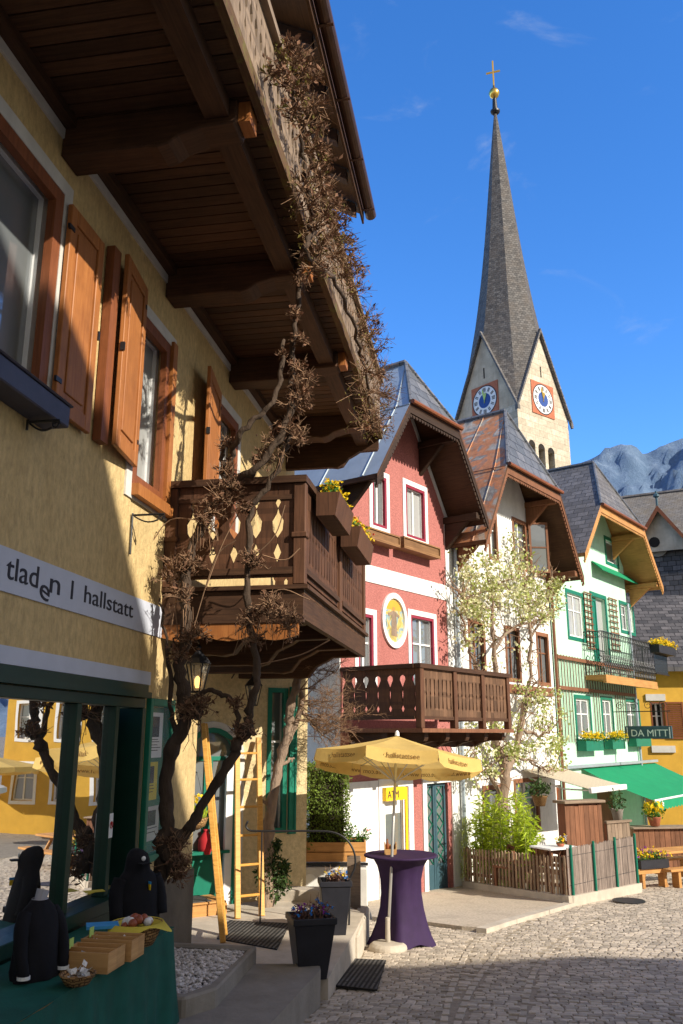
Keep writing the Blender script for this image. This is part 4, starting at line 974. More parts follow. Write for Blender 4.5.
    b = MB(); b.tube([R.p(13.0, 4.4, .08), R.p(13.0, -3.3, .08)], .045, 8); build('downpipe', b, m_tin, GH)
    return hol, (s0, s1, zr, oo)
GHOL, IB = greenh()

# ---------- shop awnings
def awnings():
    s0, s1 = 4.15, 6.15
    t = thing('striped_awning', 'beige striped fabric awning with white front bar above the fenced garden', 'awning', R.p(5, -1.2, .9))
    m = MB(ax=R.d); m.hexa([R.p(s0, -1.26, 1.72), R.p(s1, -1.26, 1.85), R.p(s1, -.83, .02), R.p(s0, -.86, .02), R.p(s0, -1.245, 1.72), R.p(s1, -1.245, 1.85), R.p(s1, -.815, .02), R.p(s0, -.845, .02)]); build('canvas', m, m_strp, t)
    m = MB(); m.bar(R.p(s0 - .03, -1.28, 1.75), R.p(s1 + .03, -1.28, 1.88), .09, .13); build('front_bar', m, m_wpaint, t, bevel=.015)
    for x in (s0 + .3, s1 - .3):
        m = MB(); m.tube([R.p(x, -1.05, .03), R.p(x + .2, -1.3, .9), R.p(x, -1.30, 1.70)], .022, 6); build('arm', m, m_wpaint, t)
    t = thing('green_awning', 'bright green fabric awning with scalloped lettered valance in front of the mint house', 'awning', R.p(11, -1.6, 1))
    s0, s1 = 8.0, 14.6; a, b = R.p(s0, -1.72, 2.0), R.p(s1, -1.72, 2.0); c, d = R.p(s1, -.93, .02), R.p(s0, -.93, .02)
    m = MB(ax=R.d); n = 16
    for i in range(n):
        for j in range(5):
            def q(x, y):
                e = (a * (1 - x) + b * x) * (1 - y) + (d * (1 - x) + c * x) * y; e = e.copy(); e.z -= .05 * math.sin(math.pi * y); return e
            m.smooth = True; m.idx([q(i / n, j / 5), q((i + 1) / n, j / 5), q((i + 1) / n, (j + 1) / 5), q(i / n, (j + 1) / 5)], [(0, 1, 2, 3)])
    build('canvas', m, m_awn, t)
    m = MB()
    for i in range(22):
        x0, x1 = s0 + (s1 - s0) * i / 22, s0 + (s1 - s0) * (i + 1) / 22
        m.face([R.p(x0, -1.722, 2.0), R.p(x0, -1.95, 2.01), R.p((x0 * 3 + x1) / 4, -1.99, 2.012), R.p((x0 + x1 * 3) / 4, -1.99, 2.012), R.p(x1, -1.95, 2.01), R.p(x1, -1.722, 2.0)])
    v = build('valance', m, m_awn, t)
    text('lettering', 'Cafe', .24, R.p(8.30, -1.90, 2.018), R.d, Z, m_inkl, v)
    m = MB(); m.tube([a + Z * .0, b], .03, 8); build('front_bar', m, m_wpaint, t)
    m = MB(ax=R.d); m.box(R, s0 - 1.3, s1, -.90, -.82, .0, .14); build('wall_cassette', m, m_tin, t)
    for x in (s0 + .5, s0 + 3.4):
        m = MB(); m.tube([R.p(x, -1.1, .03), R.p(x + .3, -1.5, 1.1), R.p(x, -1.74, 1.97)], .022, 6); build('arm', m, m_wpaint, t)
awnings()

# ---------- hanging sign
def damitt():
    o0, o1 = 0, 0
    s = 10.9; E_ = turned(R, s)
    a, zb = E_.sz(626, 738); c, zt = E_.sz(672, 728)
    zb = E_.sz(650, 738)[1]; zt = E_.sz(650, 728)[1]
    t = thing('hanging_sign', 'slate blue hanging sign board lettered DA MITT on an iron scroll bracket', 'sign', E_.p(a, zb))
    m = MB(ax=R.n); m.box(E_, a, c, zb - .02, zt + .06, -.03, .03); build('board', m, m_teal, t, bevel=.01)
    L = c - a; text('lettering', 'DA MITT', (zt - zb) * .98, E_.p(a + L * .12, zb + .05, .033), E_.d, Z, m_inkl, t, sx=1.0)
    m = MB()
    for x in (a + .07, c - .07): m.box(E_, x - .012, x + .012, zb, zt + .03, .031, .036)
    build('border_stripe', m, m_inkl, t)
    m = MB(); m.tube([E_.p(.02, zt + .5), E_.p(c, zt + .5)], .016, 6); m.tube([E_.p(.02, zt + .1), E_.p(.02, zt + .9)], .016, 6)
    for x in (a + .1, c - .1): m.tube([E_.p(x, zt + .06), E_.p(x, zt + .5)], .010, 5)
    for k in range(4):
        cx = .25 + k * (c - .3) / 3.4; m.tube([E_.p(cx + .14 * math.cos(q) * (1 - q / 12), zt + .68 + .14 * math.sin(q) * (1 - q / 12)) for q in [j * .55 for j in range(18)]], .010, 5)
    build('iron_bracket', m, m_iron, t)
damitt()

# ================================================================= CHURCH TOWER
def tower():
    th = math.radians(51.1); a = 5.19
    C = V((11.05, 50, 0)); rd = V((math.sin(th), math.cos(th), 0)); ld = V((-math.cos(th), math.sin(th), 0)); ctr = C + (rd + ld) * a / 2
    T = thing('church_tower', 'tall stone church tower with painted clocks and slender grey shingled spire', 'church tower', V((ctr.x, ctr.y, -5)))
    FR = Fr((C.x, C.y), 51.1); FL = Fr((0, 0), 0); FL.P = (C + ld * a); FL.d = -ld; FL.n = -rd
    FB = Fr((0, 0), 0); FB.P = C + rd * a; FB.d = ld.copy(); FB.n = rd.copy(); FB2 = Fr((0, 0), 0); FB2.P = C + rd * a + ld * a; FB2.d = -rd; FB2.n = ld.copy()
    ze, za, zt = 20.2, 25.8, 45.3
    hol = []
    for k in range(3): u = (533, 542.5, 552)[k]; q = FR.rect(u - 3.2, 442 + k * 4, u + 3.2, 480); hol.append((q[0], q[1], 15.2, q[3] - .2))
    mb = MB(ax=rd); wall(mb, FR, [(0, -5), (a, -5), (a, ze), (0, ze)], hol, .5)
    for F in (FL, FB, FB2): wall(mb, F, [(0, -5), (a, -5), (a, ze), (0, ze)], [], .3)
    build('wall', mb, m_stone, T)
    for F in (FL, FR, FB, FB2):
        mb = MB(); mb.face([F.p(0, ze), F.p(a, ze), F.p(a / 2, za)]); build('gable', mb, m_gable if F is FL else m_stone, T)
        mb = MB()      # verge strips
        for x0 in (-.25, a + .25):
            z0 = ze - .5; mb.prism([F.p(x0, z0, .02), F.p(a / 2, za + .05, .02), F.p(a / 2, za + .32, .02), F.p(x0, z0 + .3, .02)], F.n * .22)
        build('verge', mb, m_slate, T)
    for h in hol:
        mb = MB(); c, r = (h[0] + h[1]) / 2, (h[1] - h[0]) / 2
        mb.face([FR.p(h[0], h[2], -.45), FR.p(h[1], h[2], -.45), FR.p(h[1], h[3], -.45), FR.p(h[0], h[3], -.45)]); 
        o = build('belfry_opening', mb, m_dark, T)
        mb = MB(); 
        for k in range(8):
            t0, t1 = math.pi * k / 8, math.pi * (k + 1) / 8; mb.face([FR.p(c + r * math.cos(t0), h[3] + r * math.sin(t0), .012), FR.p(c + r * math.cos(t1), h[3] + r * math.sin(t1), .012), FR.p(c, h[3], .012)])
        build('arch_head', mb, m_dark, o)
    # spire
    mb = MB(); tip = V((ctr.x, ctr.y, zt)); apx = [F.p(a / 2, za, .05) for F in (FL, FR, FB, FB2)]
    cor = [C + ld * a, C, C + rd * a, C + rd * a + ld * a]; cor = [V((q.x, q.y, ze)) + (V((q.x, q.y, 0)) - V((ctr.x, ctr.y, 0))).normalized() * .1 for q in cor]
    cz = V((ctr.x, ctr.y, 0)); f = lambda t: (1 - t) * (1 - .14 * math.sin(math.pi * t) ** .8)
    ring_ = []     # eight ridges: gable apexes and corner valleys alternate
    for i in range(4):
        A, B = apx[i], cor[(i + 1) % 4]
        for P, r0 in ((A, 2.5), (B, 2.42)):
            dd = V((P.x, P.y, 0)) - cz; dd.normalize(); ring_.append([cz + dd * (r0 * f(k / 14) + .02) + Z * (za + .05 + (zt - za) * k / 14) for k in range(15)])
    for i in range(8):
        P, Q = ring_[i], ring_[(i + 1) % 8]
        for k in range(14): mb.face([P[k], Q[k], Q[k + 1], P[k + 1]])
    for i in range(4):
        A, B, nA = apx[i], cor[(i + 1) % 4], apx[(i + 1) % 4]; hi = ring_[2 * i + 1][0]; mid = B.lerp(hi, .5) - (B - cz - Z * B.z).normalized() * .12
        for X, X2 in ((A, ring_[2 * i][0]), (nA, ring_[(2 * i + 2) % 8][0])): mb.face([X, B, mid]); mb.face([X, mid, hi]); mb.face([X, hi, X2])
    build('spire', mb, m_shing, T)
    mb = MB(); mb.lathe((ctr.x, ctr.y, zt - .6), [(.22, 0), (.34, .12), (.36, .24), (.2, .36), (.15, 1.3)], 14); build('finial_cap', mb, m_iron, T)
    mb = MB(); mb.smooth = True; mb.lathe((ctr.x, ctr.y, zt + .7), [(.05, .08), (.30, .22), (.41, .5), (.30, .78), (.05, .92)], 16); mb.lathe((ctr.x, ctr.y, zt + .98), [(.3, .3), (.12, .05), (.08, .9)], 10); build('gilt_ball', mb, m_gold, T)
    mb = MB(); F = FR; q = V((ctr.x, ctr.y, 0)); mb.bar(q + Z * (zt + 1.6), q + Z * (zt + 4.1), .11); d = V((.95, -.3, 0)).normalized(); mb.bar(q + Z * (zt + 3.1) - d * .52, q + Z * (zt + 3.1) + d * .52, .10); build('gilt_cross', mb, m_gold, T)
    # clocks
    for F, rc in ((FL, (471, 383, 500, 416)), (FR, (530, 378, 552, 418))):
        s0, s1, z0, z1 = F.rect(*rc); c = a / 2; zc = (z0 + z1) / 2 - .1; h = 1.13
        mb = MB(); mb.box(F, c - h, c + h, zc - h, zc + h, .0, .05); ck = build('clock', mb, m_terra, T)
        def ringf(r0, r1, o, mat, nm, n=40):
            m = MB()
            for i in range(n):
                t0, t1 = 2 * math.pi * i / n, 2 * math.pi * (i + 1) / n
                if r0 > 0: m.face([F.p(c + r0 * math.cos(t0), zc + r0 * math.sin(t0), o), F.p(c + r0 * math.cos(t1), zc + r0 * math.sin(t1), o), F.p(c + r1 * math.cos(t1), zc + r1 * math.sin(t1), o), F.p(c + r1 * math.cos(t0), zc + r1 * math.sin(t0), o)])
            if r0 == 0: m.face([F.p(c + r1 * math.cos(2 * math.pi * i / n), zc + r1 * math.sin(2 * math.pi * i / n), o) for i in range(n)])
            build(nm, m, mat, ck)
        ringf(0, 1.04, .06, m_wpaint, 'dial'); ringf(.98, 1.05, .066, m_ink, 'dial_ring'); ringf(0, .50, .068, m_cobalt, 'dial_centre')
        m = MB()
        for k in range(12):
            t = math.pi / 2 - 2 * math.pi * k / 12
            for j in ((-.5, .5) if k % 3 else (-1, 0, 1)):
                p = lambda r, w: F.p(c + r * math.cos(t) - (w + j * .09) * math.sin(t), zc + r * math.sin(t) + (w + j * .09) * math.cos(t), .074)
                m.face([p(.62, -.025), p(.62, .025), p(.90, .025), p(.90, -.025)])
        build('numerals', m, m_ink, ck)
        for ang, L, w in ((100, .86, .07), (78, .56, .1)):
            m = MB(); t = math.radians(ang); q = lambda r, w_: F.p(c + r * math.cos(t) - w_ * math.sin(t), zc + r * math.sin(t) + w_ * math.cos(t), .085)
            m.prism([q(-.2, 0), q(.1, -w * .4), q(L * .7, -w), q(L, 0), q(L * .7, w), q(.1, w * .4)], F.n * .02); build('hand', m, m_gold, ck)
        m = MB(); m.box(F, c - .05, c + .05, zc + h + .45, zc + h + 1.2, -.02, .012); build('slit_window', m, m_dark, T)
tower()

# ================================================================= BUILDINGS AT THE RIGHT
def stone_church():
    T = thing('slate_roofed_building', 'old stone building with grey shingle roof and pointed dormer gable behind the mint house', 'building', at(665, 735, 46))
    Y = 46; F = Fr((0, 0), 0); p0 = at(590, 735, Y); p1 = at(720, 735, Y - 3); d = (p1 - p0); d.z = 0; d.normalize(); F.P = V((p0.x, p0.y, 0)); F.d = d; F.n = V((d.y, -d.x, 0))
    def q(u, v, o=0): return F.sz(u, v, o)
    s0 = q(585, 600)[0]; s1 = q(760, 600)[0]; ze = q(650, 547)[1]; zr_ = q(650, 495, -7)[1]
    m = MB(ax=F.d); wall(m, F, [(s0, -5), (s1, -5), (s1, ze), (s0, ze)], [], .3); m.face([F.p(s0, -5), F.p(s0, ze), F.p(s0, ze, -14), F.p(s0, -5, -14)]); m.face([F.p(s1, -5), F.p(s1, ze), F.p(s1, ze, -14), F.p(s1, -5, -14)]); build('wall', m, m_slatewall, T)
    m = MB(ax=F.d); m.face([F.p(s0, ze - .1, .3), F.p(s1, ze - .1, .3), F.p(s1, zr_, -7), F.p(s0, zr_, -7)]); m.face([F.p(s0, zr_, -7), F.p(s1, zr_, -7), F.p(s1, ze, -14), F.p(s0, ze, -14)]); rf = build('roof', m, m_greyroof, T)
    m = MB(); m.face([F.p(s0, ze, 0), F.p(s0, zr_, -7), F.p(s0, ze, -14)]); build('gable', m, m_stone, T)
    m = MB(); m.tube([F.p(s0, zr_ + .03, -7), F.p(s1, zr_ + .03, -7)], .13, 6); build('ridge_cap', m, m_slate, rf)
    # dormer gable
    sl, sr = q(640, 540, .6)[0], q(700, 540, .6)[0]; sc = q(658, 507, .6)[0]; zt = q(658, 509, .6)[1]; zl = q(642, 545, .6)[1]; hw = (sc - sl) * 1.15
    m = MB(); m.face([F.p(sc - hw, zl - .4, .5), F.p(sc + hw, zl - .4, .5), F.p(sc + hw, zl, .5), F.p(sc, zt, .5), F.p(sc - hw, zl, .5)]); dm = build('dormer', m, m_gable, T)
    m = MB()
    for sg in (-1, 1):
        m.face([F.p(sc, zt + .12, .9), F.p(sc + sg * (hw + .3), zl - .3, .9), F.p(sc + sg * (hw + .3), zl - .3, -6), F.p(sc, zt + .12, -6)])
    build('dormer_roof', m, m_greyroof, dm)
    m = MB()
    for sg in (-1, 1): m.prism([F.p(sc, zt + .12, .88), F.p(sc + sg * (hw + .35), zl - .35, .88), F.p(sc + sg * (hw + .35), zl - .62, .88), F.p(sc, zt - .2, .88)], F.n * .08)
    build('barge_board', m, m_frame, dm)
    m = MB(); c = F.p(sc - hw * .3, zl + .1, .51); m.lathe(c, [(.28, 0), (.28, .02)], 14, True, F.n); build('round_window', m, m_dark, dm)
    m = MB(); m.tube([F.p(sc, zt + .1, .9), F.p(sc, zt + .9, .9)], .06, 6); m.lathe(F.p(sc, zt + .5, .9), [(.02, 0), (.16, .1), (.16, .2), (.02, .3)], 8); build('finial', m, m_teal, dm)
    m = MB(ax=F.d); s_a = q(607, 600, .02)[0]; s_b = q(622, 600, .02)[0]; z_a = q(615, 612, .02)[1]; z_b = q(615, 590, .02)[1]; m.box(F, s_a, s_b, z_a, z_b, .01, .15); build('skylight', m, m_wpaint, T)
    m = MB(); m.face([F.p(s_a + .15, z_a + .15, .16), F.p(s_b - .15, z_a + .15, .16), F.p(s_b - .15, z_b - .15, .16), F.p(s_a + .15, z_b - .15, .16)]); build('skylight_pane', m, m_pane, T)
    m = MB(); a = q(657, 547, .3); m.lathe(F.p(a[0], a[1], .1), [(.5, 0), (.5, .05), (.3, .12), (.1, .14)], 14, True, F.n); build('round_ornament', m, m_conc, T)
stone_church()
def ochre_house():
    T = thing('ochre_house', 'ochre yellow house with brown louvred shutter at the far right edge', 'house', at(690, 735, 33))
    F = Fr((0, 0), 0); p0 = at(634, 735, 34); F.P = V((p0.x, p0.y, 0)); F.d = V((1, -.12, 0)).normalized(); F.n = V((F.d.y, -F.d.x, 0))
    h = F.rect(651.5, 702, 664.5, 739); ze = F.sz(660, 671)[1]
    HX = [(s, s + 1.0, z, z + 1.5) for s in (3.6, 5.5, 7.4) for z in (h[2], h[2] - 2.6)]
    m = MB(ax=F.d); wall(m, F, [(0, -5), (9, -5), (9, ze), (0, ze)], [h] + HX, .25); m.face([F.p(0, -5), F.p(0, ze), F.p(0, ze, -8), F.p(0, -5, -8)]); m.face([F.p(9, -5), F.p(9, ze), F.p(9, ze, -8), F.p(9, -5, -8)]); build('wall', m, m_ochre, T)
    for q in HX: window(F, q, T, m_wpaint, .25, trim=m_wpaint, tw=.14)
    window(F, h, T, m_wpaint, .25, fw=.08, pane=m_dark, outer=m_frame, ow=.05)
    m = MB(ax=F.d); L = h[1] - h[0]; ring(m, F, h[1] + .03, h[1] + L + .25, h[2], h[3], .07, .01, .05)
    k = h[2] + .1
    while k < h[3] - .1: m.box(F, h[1] + .1, h[1] + L + .18, k, k + .05, .015, .04); k += .075
    build('shutter', m, m_frame, T)
    m = MB(); m.box(F, h[0] - .15, h[1] + .1, h[3] + .05, h[3] + .3, .0, .06); m.box(F, h[0] - .1, h[1] + L * .6, h[2] - .5, h[2] - .25, .0, .08); build('stone_trim', m, m_trimw, T)
    m = MB(ax=F.d); m.hexa([F.p(-.4, ze - .05, .5), F.p(9.4, ze - .05, .5), F.p(9.4, ze + 3.4, -4), F.p(-.4, ze + 3.4, -4), F.p(-.4, ze + .12, .5), F.p(9.4, ze + .12, .5), F.p(9.4, ze + 3.6, -4), F.p(-.4, ze + 3.6, -4)]); m.face([F.p(-.4, ze + 3.6, -4), F.p(9.4, ze + 3.6, -4), F.p(9.4, ze, -8.4), F.p(-.4, ze, -8.4)]); build('roof', m, m_slatewall, T)
ochre_house()
# house across the square behind the viewer: its eaves throw the shadow over the foreground
def opposite():
    F = Fr((0, 0), 0); g = V((.989, -.145, 0)).normalized(); E0 = V((-1.43, 11.26, -2.65)); s = SUNV; t = (11.5 - E0.z) / s.z; p = E0 + s * t
    st = p - g * ((p.x - 10.5) / g.x); F.P = V((st.x, st.y, 0)); F.d = g; F.n = V((g.y, -g.x, 0)) * -1
    T = thing('opposite_house', 'tall ochre house on the near side of the square with rows of white windows', 'house', F.p(6, -1.9))
    hol = []
    for zz in (-.9, 2.3, 5.4, 8.4):
        for k in range(4): hol.append((1.0 + k * 2.9, 2.1 + k * 2.9, zz, zz + 1.6))
    m = MB(ax=g); wall(m, F, [(0, -3), (12.3, -3), (12.3, 11.2), (0, 11.2)], hol, .2, -.55)
    for x in (0, 12.3): m.face([F.p(x, -3, -.55), F.p(x, 11.2, -.55), F.p(x, 14.8, -5.5), F.p(x, 11.2, -10.5), F.p(x, -3, -10.5)])
    m.face([F.p(0, -3, -10.5), F.p(12.3, -3, -10.5), F.p(12.3, 11.2, -10.5), F.p(0, 11.2, -10.5)]); build('wall', m, m_ochre, T)
    for h in hol: window(F, h, T, m_wpaint, .2, trim=m_wpaint, tw=.12, o=-.55)
    m = MB(ax=g)
    m.hexa([F.p(-.4, 11.36, 0), F.p(12.42, 11.36, 0), F.p(12.42, 15.0, -5.5), F.p(-.4, 15.0, -5.5), F.p(-.4, 11.5, 0), F.p(12.42, 11.5, 0), F.p(12.42, 15.14, -5.5), F.p(-.4, 15.14, -5.5)])
    m.hexa([F.p(-.4, 15.0, -5.502), F.p(12.42, 15.0, -5.502), F.p(12.42, 11.2, -11), F.p(-.4, 11.2, -11), F.p(-.4, 15.14, -5.502), F.p(12.42, 15.14, -5.502), F.p(12.42, 11.34, -11), F.p(-.4, 11.34, -11)]); build('roof', m, m_slate, T)
SUNV = V((.996, -.712, .70)).normalized()
opposite()
def opposite_wing():
    T0 = [o for o in bpy.data.objects if o.name.startswith('opposite_house')][0]
    T = dup(T0, T0.location + V((.989, -.145, 0)).normalized() * 12.84 + V((.145, .989, 0)) * .95, 'second tall ochre house on the near side of the square, set slightly forward')
    T0['group'] = T['group'] = 'tall houses on the near side'
opposite_wing()
# ================================================================= TREES AND PLANTS
def jit(r): return V((uni(-r, r), uni(-r, r), uni(-r, r)))
def tuft(tw, lf, c, r, nt, nl, ls=.05, up=.3, bias=None):
    """dead wisteria tuft: short twigs bristling from a knot with curled dry leaves at their ends"""
    c = V(c)
    for _ in range(nt):
        d = V((uni(-1, 1), uni(-1, 1), uni(-.7, 1) + up))
        if bias is not None: d += V(bias)
        d.normalize(); L = r * uni(.5, 1.25); m = c + d * L * .5 + jit(r * .14); e = c + d * L + jit(r * .2)
        tw.tube([c + jit(r * .12), m, e], [.007, .005, .003], 3, cap=False)
        for k in range(3): tw.tube([m.lerp(e, uni(0, 1)), e + jit(r * .38)], [.004, .002], 3, cap=False)
        for k in range(max(1, nl // max(1, nt))): lf.leaf(m.lerp(e, uni(.2, 1.1)) + jit(r * .22), ls * uni(.6, 1.4), .45)
def thick(path, r0, r1, k=6, wob=.03):
    P = dec(path, k); n = len(P); P = [p + jit(wob) if 0 < i < n - 1 else p for i, p in enumerate(P)]
    return P, [(r0 + (r1 - r0) * i / (n - 1)) * uni(.82, 1.2) for i in range(n)]

def vine():
    root = thing('vine_tree', 'gnarled old climbing vine with dry brown tufts growing up the yellow shop building', 'tree', (-1.60, 8.3, -2.15))
    def E(u, v, s=8.02): F = turned(W, s); a = F.sz(u, v); return F.p(a[0], a[1])
    def T(u, v, o=1.82): a = W.sz(u, v, o); return W.p(a[0], a[1], o)
    tr = MB(); tr.smooth = True; tw = MB(); dl = MB(); ol = MB()
    base = E(146, 958); base.z = -2.2
    S = [([base, E(150, 915), E(160, 878), E(166, 838), E(166, 800), E(172, 752), E(184, 724), E(184, 693), E(180, 665), E(187, 628), E(185, 590), E(190, 555), E(205, 520), E(229, 487), E(256, 468, 7.9), E(280, 438, 7.9), E(290, 411, 7.95), E(291, 382), E(292, 353), E(296, 319), E(300, 287), E(302, 262)], .075, .024),
         ([E(163, 868), E(186, 830), E(201, 807), E(225, 772), E(240, 742), E(248, 728), E(250, 710), E(257, 684), E(256, 657), E(248, 605), E(248, 552), E(250, 513), E(266, 487), E(282, 458), E(290, 430)], .052, .024),
         ([E(229, 487), E(232, 455), E(238, 438, 7.8), E(254, 419, 7.8), E(273, 403, 7.85), E(281, 372, 7.9), E(284, 340)], .034, .022),
         ([E(178, 740), E(171, 705), E(169, 657), E(163, 625), E(160, 598)], .028, .010),
         ([E(190, 700), E(206, 690), E(222, 694), E(235, 707), E(240, 738)], .022, .026),
         ([E(225, 490), E(222, 460), E(226, 440)], .03, .02)]
    for p, a, b in S:
        P, rr = thick(p, a, b, 5, .018); tr.tube(P, rr, 9, .16)
    for u, v, r in ((168, 852, .09), (174, 866, .08), (162, 842, .08), (178, 838, .07), (196, 712, .07), (246, 730, .07), (236, 745, .06), (280, 440, .06)): tr.blob(E(u, v, 7.98), r, (1, 1, 1.25), .25, 2)
    up = []
    pts = [(300, 287), (305, 262), (310, 240), (322, 225)]
    P, rr = thick([E(302, 262), T(305, 250, 1.8), T(312, 225), T(306, 190), T(303, 150), T(298, 110), T(285, 70)], .03, .012, 6, .03); tr.tube(P, rr, 7, .2)
    P, rr = thick([T(305, 250, 1.8), T(335, 285), T(352, 320), T(362, 360), T(370, 400), T(372, 430)], .03, .012, 6, .03); tr.tube(P, rr, 7, .2)
    build('trunk', tr, m_bark, root)
    # tufts on the stems
    for u, v, r in ((172, 862, .12), (180, 850, .12), (166, 845, .1), (184, 868, .10), (178, 878, .10), (195, 713, .16), (188, 715, .13), (203, 708, .12), (248, 730, .10), (240, 735, .10), (235, 705, .07), (183, 600, .14), (175, 572, .15), (168, 580, .12), (190, 565, .13), (198, 635, .10), (188, 640, .12), (180, 655, .09), (213, 512, .13), (222, 500, .14), (232, 487, .13), (205, 525, .12), (225, 470, .11), (227, 446, .10), (246, 508, .09), (250, 560, .10), (255, 565, .10), (250, 622, .12), (262, 612, .14), (280, 615, .15), (288, 628, .13), (292, 620, .11), (270, 605, .12), (255, 640, .10), (276, 445, .15), (288, 432, .16), (298, 440, .13), (268, 458, .12), (292, 405, .13), (300, 395, .14), (306, 380, .12), (297, 370, .11), (300, 340, .10), (303, 400, .12), (296, 315, .08), (300, 280, .09), (283, 355, .05), (258, 460, .10)):
        tuft(tw, dl, E(u, v, 7.95), r * 1.1, 24, 60, .05)
    # long trailing shoots in front of the balcony
    for a, b, c in (((205, 590), (222, 545), (240, 510)), ((190, 640), (215, 560), (236, 540)), ((250, 560), (275, 535), (285, 505)), ((250, 620), (278, 590), (310, 600)), ((178, 640), (176, 600), (182, 560)), ((262, 555), (285, 560), (300, 548)), ((200, 520), (170, 520), (150, 545)), ((256, 665), (300, 655), (330, 640))):
        tw.tube(dec([E(*a), E(*b), E(*c)], 5), .006, 4, cap=False)
    for k in range(70):   # loose shreds hanging under knots
        u, v = random.choice([(183, 610), (205, 530), (250, 620), (190, 720), (280, 620), (276, 450)]); p = E(u + uni(-14, 14), v + uni(-10, 10), 7.95); tw.tube([p, p + V((uni(-.03, .03), uni(-.03, .03), -uni(.05, .2))), p + V((uni(-.06, .06), uni(-.05, .05), -uni(.1, .32)))], [.004, .004, .002], 3, cap=False)
    # growth along the railing of the upper balcony
    for u, v, r in ((288, 48, .10), (294, 62, .12), (303, 70, .12), (312, 78, .09), (276, 72, .10), (284, 84, .12), (300, 96, .13), (315, 104, .10), (292, 110, .12), (306, 122, .14), (318, 130, .09), (298, 140, .13), (312, 150, .13), (322, 160, .10), (300, 165, .13), (316, 178, .12), (304, 188, .14), (322, 192, .12), (332, 200, .09), (310, 205, .15), (325, 214, .14), (338, 218, .10), (314, 228, .15), (330, 236, .14), (345, 240, .09), (318, 250, .14), (334, 256, .15), (348, 260, .12), (312, 268, .12), (344, 276, .14), (356, 272, .10), (352, 292, .14), (364, 296, .10), (356, 310, .15), (366, 318, .10), (360, 332, .15), (370, 336, .11), (362, 350, .16), (374, 352, .12), (366, 372, .16), (378, 374, .12), (368, 392, .16), (382, 396, .12), (372, 412, .15), (376, 430, .13), (366, 425, .12)):
        g = (1.05 + .0028 * (v - 60)) * uni(.7, 1.15)
        if rnd() < .16: continue
        tuft(tw, dl, T(u, v, 1.80 + uni(-.02, .12)), r * g * 1.12, 16, 40, .06, .1, W.n * .5); tuft(tw, ol, T(u - 3, v + 3, 1.76), r * g * 1.05, 7, 34, .05)
    build('twigs', tw, m_twig, root); build('dry_leaves', dl, m_dry, root); build('mossy_leaves', ol, m_olive, root)
vine()

def wall_tree():
    def P(u, v, o=.42): a = N.sz(u, v, o); return N.p(a[0], a[1], o)
    b = P(266, 895); root = thing('wall_tree', 'slanting pale barked fruit tree with bare twigs beside the green window', 'tree', (b.x, b.y, -2.4))
    tr = MB(); tr.smooth = True; tw = MB()
    b = b.copy(); b.z = -2.4
    for p, r0, r1 in (([b, P(267, 850), P(270, 810), P(279, 766), P(289, 730), P(291, 705), P(298, 680), P(300, 660)], .095, .05), ([P(285, 745), P(296, 722), P(302, 700), P(299, 690)], .05, .03), ([P(300, 710), P(312, 722), P(322, 735, .7)], .03, .014), ([P(270, 806), P(262, 800)], .03, .02), ([P(279, 766), P(292, 758), P(291, 762)], .03, .012)):
        q, rr = thick(p, r0, r1, 5, .014); tr.tube(q, rr, 9, .15)
    build('trunk', tr, m_barkl, root)
    def grow(p, d, L, n, r):
        q = [p]
        for k in range(4): d = (d + jit(.35)).normalized(); q.append(q[-1] + d * L / 4)
        tw.tube(q, [r, r * .8, r * .65, r * .5, r * .35], 4, cap=False)
        if n:
            for k in range(4): grow(q[random.randint(1, 4)], (d + jit(.9)).normalized(), L * uni(.45, .75), n - 1, r * .6)
    for u, v in ((300, 690), (302, 700), (305, 715), (318, 730), (298, 672), (296, 720), (322, 735), (310, 724), (300, 705)):
        for k in range(3): grow(P(u, v, .55), (N.d * uni(.3, 1) + N.n * uni(-.1, .5) + Z * uni(-.45, .6)).normalized(), uni(.35, .6), 3, .010)
    build('twigs', tw, m_twig, root)
wall_tree()

